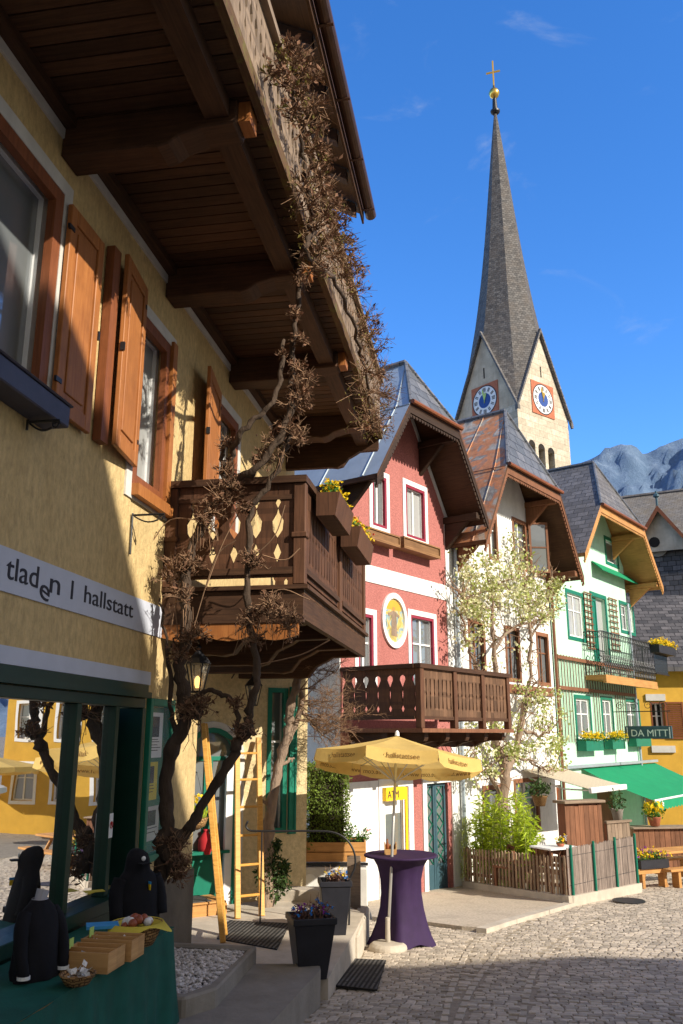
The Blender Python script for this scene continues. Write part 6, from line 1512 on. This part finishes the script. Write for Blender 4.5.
        for k in range(26): m.leaf(F.p(uni(-L / 2 + .03, L / 2 - .03), z + uni(.02, H - .02), uni(-Wd / 2 + .03, Wd / 2 - .03)), .05, .7)
        build('packets', m, m_umbw, q)
        m = MB(); m.box(F, -.03, .03, z + H - .01, z + H + .05, -Wd / 2 + .02, -Wd / 2 + .025); build('price_card', m, m_lime, q)
    crate(91, 968, 'open wooden tray of packets beside the black shirt, nearer of two', 2, .26, .34, .12); crate(112, 957, 'open wooden tray of packets beside the wicker basket, farther of two', 2, .22, .36, .13)
    p = level(101, 948, zt); m = MB(); m.bx(p + Z * .135, .22, .15, .02, .3); solo('booklet', m, m_cyan, 'blue and white booklet lying across the wooden trays', 'booklet')
    p = level(136, 945, zt); q = thing('wicker_basket', 'round wicker basket lined with yellow cloth, full of dark glazed baubles', 'basket', p); m = MB(); m.smooth = True; m.lathe(p, [(.02, .004), (.12, .004), (.155, .07), (.18, .14), (.188, .15), (.176, .15), (.15, .075), (.115, .02)], 26); build('basket', m, m_wick, q)
    m = MB(); m.smooth = True; n = 28; vs = []
    for k in range(n):
        a = 2 * math.pi * k / n; d = V((math.cos(a), math.sin(a), 0)); fl = .5 + .5 * math.sin(a * 3 + 1.0)
        vs += [p + d * .13 + Z * .10, p + d * .185 + Z * .155, p + d * (.20 + .05 * fl) + Z * (.14 - .06 * fl)]
    m.idx(vs, [(k * 3 + j, ((k + 1) % n) * 3 + j, ((k + 1) % n) * 3 + j + 1, k * 3 + j + 1) for k in range(n) for j in (0, 1)]); build('lining_cloth', m, m_ylp, q)
    for k in range(26): m = MB(); m.smooth = True; a = uni(0, 6.28); r = .10 * math.sqrt(rnd()); m.blob(p + V((math.cos(a) * r, math.sin(a) * r, .13 + .05 * (1 - r / .1) + uni(0, .02))), uni(.024, .034), (1, 1, 1), .03, 2); tag(build('bauble', m, m_nut if k % 5 else m_paper), 'small shiny dark bauble heaped in the yellow lined wicker basket' if k % 5 else 'pale bauble heaped in the yellow lined wicker basket', 'bauble', 'baubles in the wicker basket' if k % 5 else 'pale baubles in the wicker basket')
    p = level(77, 985, zt); q = thing('small_basket', 'small shallow wicker basket of pale packets beside the black shirt', 'basket', p); m = MB(); m.smooth = True; m.lathe(p, [(.02, .004), (.07, .004), (.10, .05), (.11, .065), (.10, .064), (.065, .02)], 20); build('basket', m, m_wick, q)
    m = MB()
    for k in range(30): m.leaf(p + V((uni(-.06, .06), uni(-.06, .06), uni(.04, .1))), .05, .7)
    build('packets', m, m_paper, q)
    a = W.sz(88, 922, .06); m = MB(); n = 4; c = W.p(a[0], -1.235, .07); m.bx(c, .03, .13, .004, -.2); m.bx(c + W.d * .055 + Z * .0045, .16, .10, .003, .5); solo('yellow_flyer', m, m_ylp, 'folded yellow flyer lying on the green window ledge', 'flyer')
stall()

def pebble_bed():
    zt = -2.02; F = W; P = [V(q) for q in ((-1.97, 7.55), (-1.28, 7.5), (-1.05, 7.78), (-.84, 9.32), (-1.72, 9.52))] if False else [V((-1.98, 7.55, 0)), V((-1.25, 7.52, 0)), V((-1.03, 7.80, 0)), (V((-.84, 9.25, 0))), V((-1.78, 9.42, 0))]
    t = thing('stone_tree_bed', 'low stone bordered bed of white pebbles at the foot of the vine', 'planter', (-1.4, 8.5, -2.17))
    c = sum(P, V((0, 0, 0))) / 5; Q = [p + (c - p).normalized() * .13 for p in P]; m = MB(ax=W.d); n = 5
    m.idx([V((p.x, p.y, -2.19)) for p in P] + [V((p.x, p.y, zt)) for p in P] + [V((p.x, p.y, zt)) for p in Q] + [V((p.x, p.y, -2.19)) for p in Q], [(i + a * n, (i + 1) % n + a * n, (i + 1) % n + (a + 1) * n, i + (a + 1) * n) for a in range(3) for i in range(n)])
    build('border', m, m_conc, t, bevel=.02)
    m = MB(); m.face([V((p.x, p.y, -2.09)) for p in Q]); build('soil', m, m_soil, t)
    m = MB(); k = 0
    while k < 1500:
        p = V((uni(-2, -.8), uni(7.5, 9.5), 0))
        if not inside(p, Q): continue
        k += 1; m.blob((p.x, p.y, -2.075 + uni(0, .03)), uni(.016, .032), (1, uni(.7, 1.2), .65), .2, 1)
    tag(build('pebbles', m, m_pebble), kind='stuff')
pebble_bed()

def pots():
    def pot(p, w0, w1, H, label, ang, plants):
        t = thing('tall_planter', label, 'planter', p, 'anthracite planters by the steps'); m = MB()
        def sq(w, z): return [p + V((math.cos(ang + math.pi / 4 + k * math.pi / 2) * w * .7071, math.sin(ang + math.pi / 4 + k * math.pi / 2) * w * .7071, z)) for k in range(4)]
        L = [sq(w0, 0), sq(w1, H - .06), sq(w1 + .03, H - .06), sq(w1 + .03, H), sq(w1 - .03, H), sq(w1 - .05, H - .07)]
        m.idx([q for l in L for q in l], [(i * 4 + k, i * 4 + (k + 1) % 4, (i + 1) * 4 + (k + 1) % 4, (i + 1) * 4 + k) for i in range(5) for k in range(4)]); build('pot', m, m_anth, t, bevel=.006)
        m = MB(); m.face(sq(w1 - .05, H - .06)); build('soil', m, m_soil, t)
        pts = [p + V((uni(-.14, .14), uni(-.14, .14), H + uni(.0, .06))) for k in range(12)]
        f = thing('heather_plants', plants[0], 'plant', p + Z * H, 'heather in the planters'); flowers(f, pts, 26, plants[2], .035, plants[1], m_heath, .07)
        st = MB()
        for k in range(14): a = p + V((uni(-.12, .12), uni(-.12, .12), H - .05)); st.tube([a, a + V((uni(-.06, .06), uni(-.06, .06), uni(.1, .26)))], [.004, .002], 3, cap=False)
        build('stems', st, m_twig, f)
    p = level(312, 980, -2.3); pot(V((p.x - .02, p.y + .12, -2.3)), .27, .41, .56, 'large dark grey tapered planter standing at the corner of the steps', .25, ('bronze heather with blue flowers in the large dark planter', [(m_blue, .5), (m_ppl, .3)], 5))
    p = level(337, 935, -2.3); pot(V((p.x - .03, p.y + .1, -2.3)), .25, .36, .60, 'smaller dark ribbed planter standing behind the large one', .1, ('sparse heather with blue and yellow flowers in the smaller planter', [(m_blue, .4), (m_yflo, .3)], 3))
pots()

def steps_mats():
    def quad(name, pts, z, mat, lab, sloped=False, th=.012):
        Q = [ground(u, v, z) if sloped else level(u, v, z) for u, v in pts]; m = MB(ax=W.d); m.prism([q - Z * th for q in Q], Z * th); solo(name, m, mat, lab, 'mat')
    quad('rubber_mat', ((229, 920), (290, 923), (277, 949), (217, 938)), -2.286, m_mat, 'grey ribbed rubber mat between the ladder and the large planter')
    quad('rubber_mat', ((350, 958), (386, 960), (377, 989), (335, 985)), .05, m_mat, 'black ribbed rubber mat on the cobbles left of the parasol base', True, .02)
    m = MB(ax=N.d); m.box(N, -.4, .42, -2.36, -2.16, .12, .62); m.box(N, -.38, .40, -2.158, -2.13, .10, .64); solo('door_step', m, m_honey, 'wooden step in front of the green shop door', 'step', bevel=.01)
    m = MB(); m.box(N, -.36, .2, -2.128, -2.118, .14, .6); solo('rubber_mat', m, m_mat, 'small ribbed mat on the wooden step at the green door', 'mat')
    # low garden wall with steps under the hedge
    F = Fr((-.62, 13.95), 90); m = MB(ax=(1, 0, 0)); m.box(F, 0, 1.02, -2.7, -1.96, -.6, .06); t = tag(build('garden_wall', m, m_trimw, bevel=.02), 'pale plastered low garden wall carrying the hedge planter', 'wall')
    m = MB(); c = F.p(.12, -2.3, .061); m.prism([F.p(.02, -2.62, .052), F.p(.26, -2.62, .052), F.p(.26, -2.2, .052)] + [F.p(.14 + .12 * math.cos(a), -2.2 + .16 * math.sin(a), .052) for a in [math.pi * k / 8 for k in range(1, 8)]] + [F.p(.02, -2.2, .052)], F.n * .012); build('niche', m, m_white, t)
    m = MB(ax=W.d); a = level(356, 905, -2.3); m.bx((.22, 12.2, -2.75), .17, 1.9, .40, -A1 * .6); solo('stone_step', m, m_step, 'long pale stone step edging the landing behind the planters', 'step', bevel=.02)
    m = MB(); m.bx((-.45, 13.3, -2.32), 1.25, .35, .17, -.1); solo('stone_step', m, m_step, 'pale stone step below the garden wall', 'step', bevel=.015)
    # weathered board standing by the planter
    p = at(354, 908, 13.0); m = MB(); m.bx((p.x, 13.0, -2.62), .19, .035, .95, -.25); m.bx((p.x + .005, 12.97, -1.9), .15, .03, .1, -.25); solo('weathered_board', m, m_greyh, 'weathered grey wooden board standing upright behind the dark planters', 'board')
    t = thing('hand_rail', 'thin black iron handrail curving down beside the steps', 'handrail', at(352, 900, 11.4)); m = MB(); Y = 11.6
    q = [at(u, v, Y) for u, v in ((248, 821), (246, 826), (249, 830), (256, 831), (280, 831), (310, 831), (332, 832), (346, 839), (354, 852), (355, 866), (350, 878), (345, 884))]; m.smooth = True; m.tube(dec(q, 5), .013, 7); build('rail', m, m_iron, t)
    m = MB(); e = at(345, 884, Y); m.tube([at(350, 878, Y), V((e.x + .05, Y, -2.30))], .013, 7); build('post', m, m_iron, t); m = MB(); m.tube([at(262, 831, Y), V((at(262, 831, Y).x, Y + .02, -2.3))], .011, 7); build('post', m, m_iron, t)
steps_mats()

# daffodils and red bag inside the doorway
c = N.p(.02, -1.25, .35); t = thing('daffodil_basket', 'hanging basket of yellow daffodils beside the green shop door', 'flower basket', c)
m = MB(); m.smooth = True; m.lathe(c, [(.05, 0), (.14, .05), (.18, .16), (.17, .16), (.12, .06)], 18); build('basket', m, m_wick, t)
m = MB(); m.tube([c + Z * .16 + N.d * .17, c + Z * .75, c + Z * .16 - N.d * .17], .006, 4); m.tube([c + Z * .75, c + Z * .75 - N.n * .34], .008, 4); build('hanger', m, m_iron, t)
m = MB()
for k in range(90): m.leaf(c + V((uni(-.15, .15), uni(-.12, .12), .14)), uni(.14, .26), .13, V((uni(-.4, .4), uni(-.4, .4), 1)))
build('leaves', m, m_bamb, t); m = MB()
for k in range(10):
    q = c + V((uni(-.16, .16), uni(-.14, .14), uni(.28, .45)))
    for j in range(6): m.leaf(q, .055, .7)
build('petals', m, m_yflo, t)
c = N.p(.34, -1.62, -.02); m = MB(); m.smooth = True; m.lathe(c, [(.09, 0), (.11, .08), (.10, .2), (.05, .27), (.03, .3), (.045, .33)], 14); solo('red_bag', m, m_redc, 'red fabric bag on the ledge in the green doorway', 'bag')

# ---------- fenced garden
GA, GB, GC = V((2.62, 19.42, 0)), V((4.12, 16.62, 0)), V((6.12, 18.95, 0)); GD = R.p(5.2, 0, .02)
m_pick = wood('weathered_picket', (.20, .135, .085), (.38, .27, .175), True, .3, .8)
def garden():
    m = MB(ax=R.d); P = [GA, GB, GC, V((GD.x, GD.y, 0)), R.p(1.02, 0, .02)]; T = [V((p.x, p.y, gz(p.y) + .10)) for p in P]; m.face(T)
    struct('garden_ground', m, m_pave)
    kb = MB(ax=R.d)
    for a, b in ((GA, GB), (GB, GC)):
        d = (b - a).normalized(); a2, b2 = a.copy(), b.copy(); a2.z = gz(a.y) + .06; b2.z = gz(b.y) + .06; kb.bar(a2, b2 + d * .06, .14, .26)
    struct('garden_kerb', kb, m_step)
    t = thing('picket_fence', 'weathered brown picket fence around the garden of the white house', 'fence', (GA + GB) / 2 + Z * gz(18)); L = (GB - GA).length; n = 30; d = (GB - GA).normalized()
    pm = MB(ax=R.d); rl = MB()
    def g(k): p = GA.lerp(GB, k); return V((p.x, p.y, gz(p.y) + .20))
    nn = V((d.y, -d.x, 0))
    if nn.y > 0: nn = -nn
    for i in range(n):
        p = g((i + .5) / n); w = .026; h = .66 + uni(-.012, .012); x = d * w; le = d * uni(-.006, .006)
        pts = [p - x, p + x, p + x + Z * (h - .03) + le, p + Z * h + le, p - x + Z * (h - .03) + le]; pm.prism([q + nn * .02 for q in pts], nn * .018)
    build('pickets', pm, m_pick, t)
    for h in (.14, .48): m = MB(); m.bar(g(0) + Z * h, g(1) + Z * h, .03, .06); build('rail', m, m_redb, t)
    for k in (.02, .5, .98): m = MB(); p = g(k); m.bx(p - nn * .04 - Z * .12, .07, .07, .78); build('post', m, m_redb, t)
    t = thing('reed_screen', 'grey reed screen fence held by four bright green posts', 'fence', (GB + GC) / 2 + Z * gz(18)); m = MB(ax=R.d); d2 = (GC - GB).normalized(); L = (GC - GB).length; x = .0
    def g2(k): p = GB.lerp(GC, k); return V((p.x, p.y, gz(p.y)))
    while x < L:
        w = uni(.012, .022); p = g2(x / L); m.tube([p + Z * (.16 + uni(0, .03)), p + Z * (.98 + .12 * x / L + uni(-.02, .02))], w / 2, 5); x += w + .003
    build('reeds', m, m_reed, t)
    for k in (.03, .34, .66, .985): m = MB(); p = g2(k) + V((d2.y, -d2.x, 0)) * .035; m.tube([p, p + Z * (1.04 + .12 * k)], .026, 8); build('post', m, m_gtrim, t)
    for h in (.35, .85): m = MB(); m.bar(g2(0) + Z * h, g2(1) + Z * (h + .08), .012); build('wire', m, m_iron, t)
    # small tables and bench within
    p = GB.lerp(GC, .1) + V((-.25, .45, 0)); z = gz(p.y) + .1; t = thing('garden_table', 'small white topped garden table behind the reed screen', 'table', (p.x, p.y, z)); m = MB(); m.bx((p.x, p.y, z + .86), .75, .6, .03, .5); build('tabletop', m, m_wpaint, t, bevel=.006)
    for a, b in ((-.28, -.2), (.28, -.2), (.28, .2), (-.28, .2)): m = MB(); m.bx((p.x + a * .87 - b * .48, p.y + a * .48 + b * .87, z), .045, .045, .858, .5); build('leg', m, m_redb, t)
    q = V((p.x + .1, p.y - .05, z + .892)); f = thing('flower_bowl', 'little bowl of pale flowers on the white garden table', 'flower bowl', q); m = MB(); m.smooth = True; m.lathe(q, [(.05, 0), (.09, .06), (.08, .06), (.04, .02)], 14); build('bowl', m, m_terra, f); flowers(f, [q + Z * .09], 30, 14, .05, [(m_yflo, .6), (m_paper, .4)], r=.09)
    for (u, Y, lab) in ((520, 18.1, 'left'), (548, 17.6, 'right')):
        p = at(u, 880, Y); z = gz(Y) + .1; a = -.95; t = thing('garden_bench', 'brown slatted garden bench behind the picket fence, ' + lab + ' of the two', 'bench', (p.x, Y, z), 'garden benches'); ca, sa = math.cos(a), math.sin(a)
        def o(x, y, h): return V((p.x + x * ca - y * sa, Y + x * sa + y * ca, z + h))
        for k in range(3): m = MB(); m.bx(o(0, -.15 + k * .13, .42), 1.1, .11, .03, a); build('slat', m, m_redb, t)
        for k in range(2): m = MB(); m.bx(o(0, .27, .56 + k * .15), 1.1, .03, .11, a); build('backrest', m, m_redb, t)
        for sx in (-.5, .5):
            m = MB(); m.bx(o(sx, -.15, 0), .06, .06, .418, a); build('leg', m, m_redb, t); m = MB(); m.bx(o(sx, .24, 0), .06, .055, .78, a); build('leg', m, m_redb, t)
garden()

def terrace_things():
    # plank cabinet and plank screen under the awnings
    F = Fr((0, 0), 37 + 30); p = at(566, 840, 20.6); F.P = V((p.x, p.y, 0)); L = (at(612, 840, 20.6) - p).length; zb, zt = gz(20.6) + .06, at(585, 801, 20.6).z
    t = thing('plank_cabinet', 'tall rustic brown plank cabinet standing under the striped awning', 'cabinet', F.p(L / 2, zb)); x = 0; m = MB(ax=F.d)
    while x < L: w = uni(.10, .17); m.box(F, x, min(L, x + w) - .008, zb + uni(0, .02), zt - .1 + uni(-.03, .02), .0, .03); x += w
    build('planks', m, m_redb, t); m = MB(ax=F.d); m.box(F, -.06, L + .06, zt - .06, zt, -.35, .12); build('top', m, m_greyh, t, bevel=.01); m = MB(ax=F.d); m.box(F, .03, L - .03, zb, zt - .07, -.3, -.004); build('carcass', m, m_frame, t)
    p = at(608, 845, 21.6); F2 = Fr((p.x, p.y), 60); L = (at(640, 845, 21.6) - p).length; zb, zt = gz(21.6) + .05, at(625, 821, 21.6).z
    t = thing('plank_screen', 'low weathered plank screen with a top rail beside the rustic cabinet', 'screen', F2.p(L / 2, zb)); x = 0; m = MB(ax=F2.d)
    while x < L: w = uni(.10, .15); m.box(F2, x, min(L, x + w) - .01, zb, zt - .06, 0, .025); x += w
    build('planks', m, m_grey, t); m = MB(ax=F2.d); m.box(F2, -.05, L + .05, zt - .055, zt, -.03, .06); build('rail', m, m_greyh, t); 
    for k in (0, L - .07): m = MB(); m.box(F2, k, k + .07, zb, zt - .057, -.08, -.003); build('post', m, m_frame, t)
    # potted plants
    def potted(name, u, v, Y, h, r, label, leafm, flow=None, hang=False, potm=m_terra):
        p = at(u, v, Y); t = thing(name, label, 'potted plant', p); m = MB(); m.smooth = True; m.lathe(p, [(r * .6, 0), (r * .9, h * .5), (r, h * .55), (r * .9, h * .55), (r * .6, h * .2)], 16); build('pot', m, potm, t)
        if hang: m = MB(); m.tube([p + Z * h * .5, p + Z * h * 2.2], .01, 4); build('hanger', m, m_iron, t)
        lf = MB(); clump(lf, p + Z * h * .9, r * 1.5, r * 1.5, h * .5, 160, r * .55); build('leaves', lf, leafm, t)
        if flow: lf = MB(); clump(lf, p + Z * h * 1.05, r * 1.4, r * 1.4, h * .4, 110, r * .5, .8); build('petals', lf, flow, t)
    potted('hanging_plant', 540, 806, 21.0, .42, .20, 'hanging basket of dark green fern by the white house door', m_bush, None, True, m_wick)
    potted('potted_shrub', 618, 822, 21.9, .55, .16, 'dark leafy shrub in a grey pot on the plank screen', m_bush, None, False, m_conc)
    potted('potted_daffodils', 655, 826, 23.95, .42, .19, 'pot of yellow daffodils below the green awning', m_leaf, m_yflo)
    p = at(633, 827, 23.9); q_ = at(700, 827, 23.9); zb = gz(23.9); F = Fr((p.x, p.y), 84); L = (q_ - p).length; t = thing('serving_counter', 'dark brown plank serving counter under the green awning carrying a pot of daffodils', 'counter', F.p(L / 2, zb)); x = 0; m = MB(ax=F.d)
    while x < L: w = uni(.12, .17); m.box(F, x, min(L, x + w) - .01, zb, p.z - .05, 0, .03); x += w
    build('planks', m, m_redb, t); m = MB(ax=F.d); m.box(F, -.05, L + .05, p.z - .048, p.z - .004, -.5, .12); build('top', m, m_greyh, t, bevel=.008); m = MB(ax=F.d); m.box(F, .02, L - .02, zb, p.z - .05, -.45, -.003); build('carcass', m, m_frame, t)
    # benches and table on the terrace at the right
    def bench_table(u0, u1, v, Y, lab):
        a, b = at(u0, v, Y), at(u1, v, Y + 1.0); z0 = gz(Y + .5); d = (b - a); d.z = 0; L = d.length; d.normalize(); F = Fr((0, 0), 0); F.P = V((a.x, a.y, 0)); F.d = d; F.n = V((d.y, -d.x, 0)); zt = a.z
        t = thing('beer_table', lab, 'table', F.p(L / 2, z0))
        m = MB(ax=d)
        for k in range(3): m.box(F, 0, L, zt - .05, zt, -.25 + k * .22, -.04 + k * .22)
        build('tabletop', m, m_honey, t, bevel=.008)
        for x in (.3, L - .4):
            m = MB()
            for sg in (-1, 1): m.bar(F.p(x, zt - .052, .05 + sg * .1), F.p(x, z0 + .0, .05 + sg * .38), .07, .05, up=d)
            m.box(F, x - .03, x + .03, z0 + .28, z0 + .36, -.3, .42); build('trestle', m, m_honey, t)
        for o in (-.72, .58):
            m = MB(ax=d); m.box(F, 0, L, z0 + .42, z0 + .47, o, o + .28); build('bench_seat', m, m_honey, t, bevel=.008)
            for x in (.25, L - .35): m = MB(); m.box(F, x, x + .07, z0, z0 + .418, o + .04, o + .24); build('leg', m, m_honey, t)
        return F, L, zt, z0
    F, L, zt, z0 = bench_table(640, 712, 851, 20.4, 'honey coloured wooden picnic table with benches at the right edge')
    # planter of pansies in front of it
    a = at(641, 862, 19.6); b = at(669, 862, 19.9); zb = at(655, 868, 19.7).z; d = (b - a); d.z = 0; L = d.length; d.normalize(); F = Fr((0, 0), 0); F.P = V((a.x, a.y, 0)); F.d = d; F.n = V((d.y, -d.x, 0))
    t = thing('pansy_trough', 'wooden trough of yellow and purple pansies in front of the picnic table', 'flower box', F.p(L / 2, gz(19.6))); m = MB(ax=d); zt2 = a.z + .02; ring(m, F, 0, L, zb, zt2, .02, -.3, 0); m.box(F, .02, L - .02, zb + .02, zt2 - .02, -.02, -.002); m.box(F, 0, L, zb - .02, zb - .001, -.3, 0); build('trough', m, m_anth, t)
    m = MB(); 
    for x in (.05, L - .12): m.box(F, x, x + .07, gz(19.6), zb - .021, -.25, -.05)
    m.box(F, -.05, L + .05, zb - .12, zb - .022, -.26, -.04); build('stand', m, m_honey, t)
    flowers(t, [F.p(.06 + k * (L - .1) / 6, zt2 + .06, -.15) for k in range(7)], 45, 16, .055, [(m_yflo, .8), (m_ppl, .25)], r=.13)
    # drain cover
    p = ground(629, 903); m = MB(); m.lathe(V((p.x, p.y, p.z + .035)), [(.30, 0), (.30, .012), (.27, .013)], 24); solo('manhole_cover', m, m_iron, 'dark round manhole cover in the cobbles near the picnic table', 'manhole cover')
    # notice board on the mint house wall
    r = R.rect(644, 796, 654, 815); m = MB(); ring(m, R, r[0], r[1], r[2], r[3], .06, .02, .06); m.box(R, r[0] + .06, r[1] - .06, r[2] + .06, r[3] - .06, .01, .03); solo('menu_board', m, m_honey, 'small framed menu board on the mint house wall under the green awning', 'menu board')
terrace_things()
# ================================================================= CAMERA AND LIGHT
cam = bpy.data.cameras.new('Camera'); co = bpy.data.objects.new('Camera', cam); COL.objects.link(co)
co.location = (0, 0, 0); co.rotation_euler = (math.pi / 2 + PITCH, 0, 0)
cam.sensor_fit = 'VERTICAL'; cam.sensor_height = 24.0; cam.lens = 24.0 * FOC / 1024; cam.clip_start = .05; cam.clip_end = 9000
SC.camera = co
SUN = SUNV
w = bpy.data.worlds.new('World'); SC.world = w; w.use_nodes = True; nt = w.node_tree
sky = nt.nodes.new('ShaderNodeTexSky'); sky.sky_type = 'NISHITA'; sky.sun_disc = False
sky.sun_elevation = math.asin(SUN.z); sky.sun_rotation = math.atan2(SUN.x, SUN.y)
sky.air_density = 1.0; sky.dust_density = .15; sky.ozone_density = 4.0; sky.altitude = 600
hs = nt.nodes.new('ShaderNodeHueSaturation'); hs.inputs['Saturation'].default_value = 1.24; hs.inputs['Hue'].default_value = .508; hs.inputs['Value'].default_value = 3.05
nt.links.new(sky.outputs[0], hs.inputs['Color']); 
# warm fill glow added on the sun's side, in unseen sky behind the viewer
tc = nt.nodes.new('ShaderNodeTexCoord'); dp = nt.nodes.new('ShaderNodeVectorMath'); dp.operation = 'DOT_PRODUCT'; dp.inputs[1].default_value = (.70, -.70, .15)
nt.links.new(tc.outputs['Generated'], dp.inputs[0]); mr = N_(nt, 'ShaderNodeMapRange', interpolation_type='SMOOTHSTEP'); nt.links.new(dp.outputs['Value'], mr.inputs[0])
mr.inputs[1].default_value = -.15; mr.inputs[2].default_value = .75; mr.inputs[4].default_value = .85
# a few faint wisps of cirrus
cm = nt.nodes.new('ShaderNodeMapping'); cm.inputs['Scale'].default_value = (2.2, 2.2, 6.0); cm.inputs['Rotation'].default_value = (.2, .35, .4); nt.links.new(tc.outputs['Generated'], cm.inputs['Vector'])
cn = N_(nt, 'ShaderNodeTexNoise', Scale=2.3, Detail=9.0, Roughness=.6, Distortion=.8); nt.links.new(cm.outputs[0], cn.inputs['Vector'])
cr = N_(nt, 'ShaderNodeMapRange', interpolation_type='SMOOTHSTEP'); nt.links.new(cn.outputs['Fac'], cr.inputs[0]); cr.inputs[1].default_value = .60; cr.inputs[2].default_value = .85; cr.inputs[4].default_value = .35
skyc = mixc(nt, cr.outputs[0], hs.outputs[0], (6.5, 7.0, 7.6))
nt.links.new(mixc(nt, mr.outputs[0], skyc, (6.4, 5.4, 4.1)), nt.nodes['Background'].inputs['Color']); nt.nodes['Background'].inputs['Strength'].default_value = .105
sl = bpy.data.lights.new('Sun', 'SUN'); sl.energy = 7.0; sl.angle = math.radians(.5); sl.color = (1, .92, .79)
so = bpy.data.objects.new('Sun', sl); COL.objects.link(so); so.rotation_euler = SUN.to_track_quat('Z', 'Y').to_euler(); so.location = SUN * 50
SC.view_settings.view_transform = 'Standard'; SC.view_settings.look = 'None'; SC.view_settings.exposure = 0; SC.view_settings.gamma = 1
SC.render.resolution_x = 683; SC.render.resolution_y = 1024
SC.cycles.max_bounces = 6
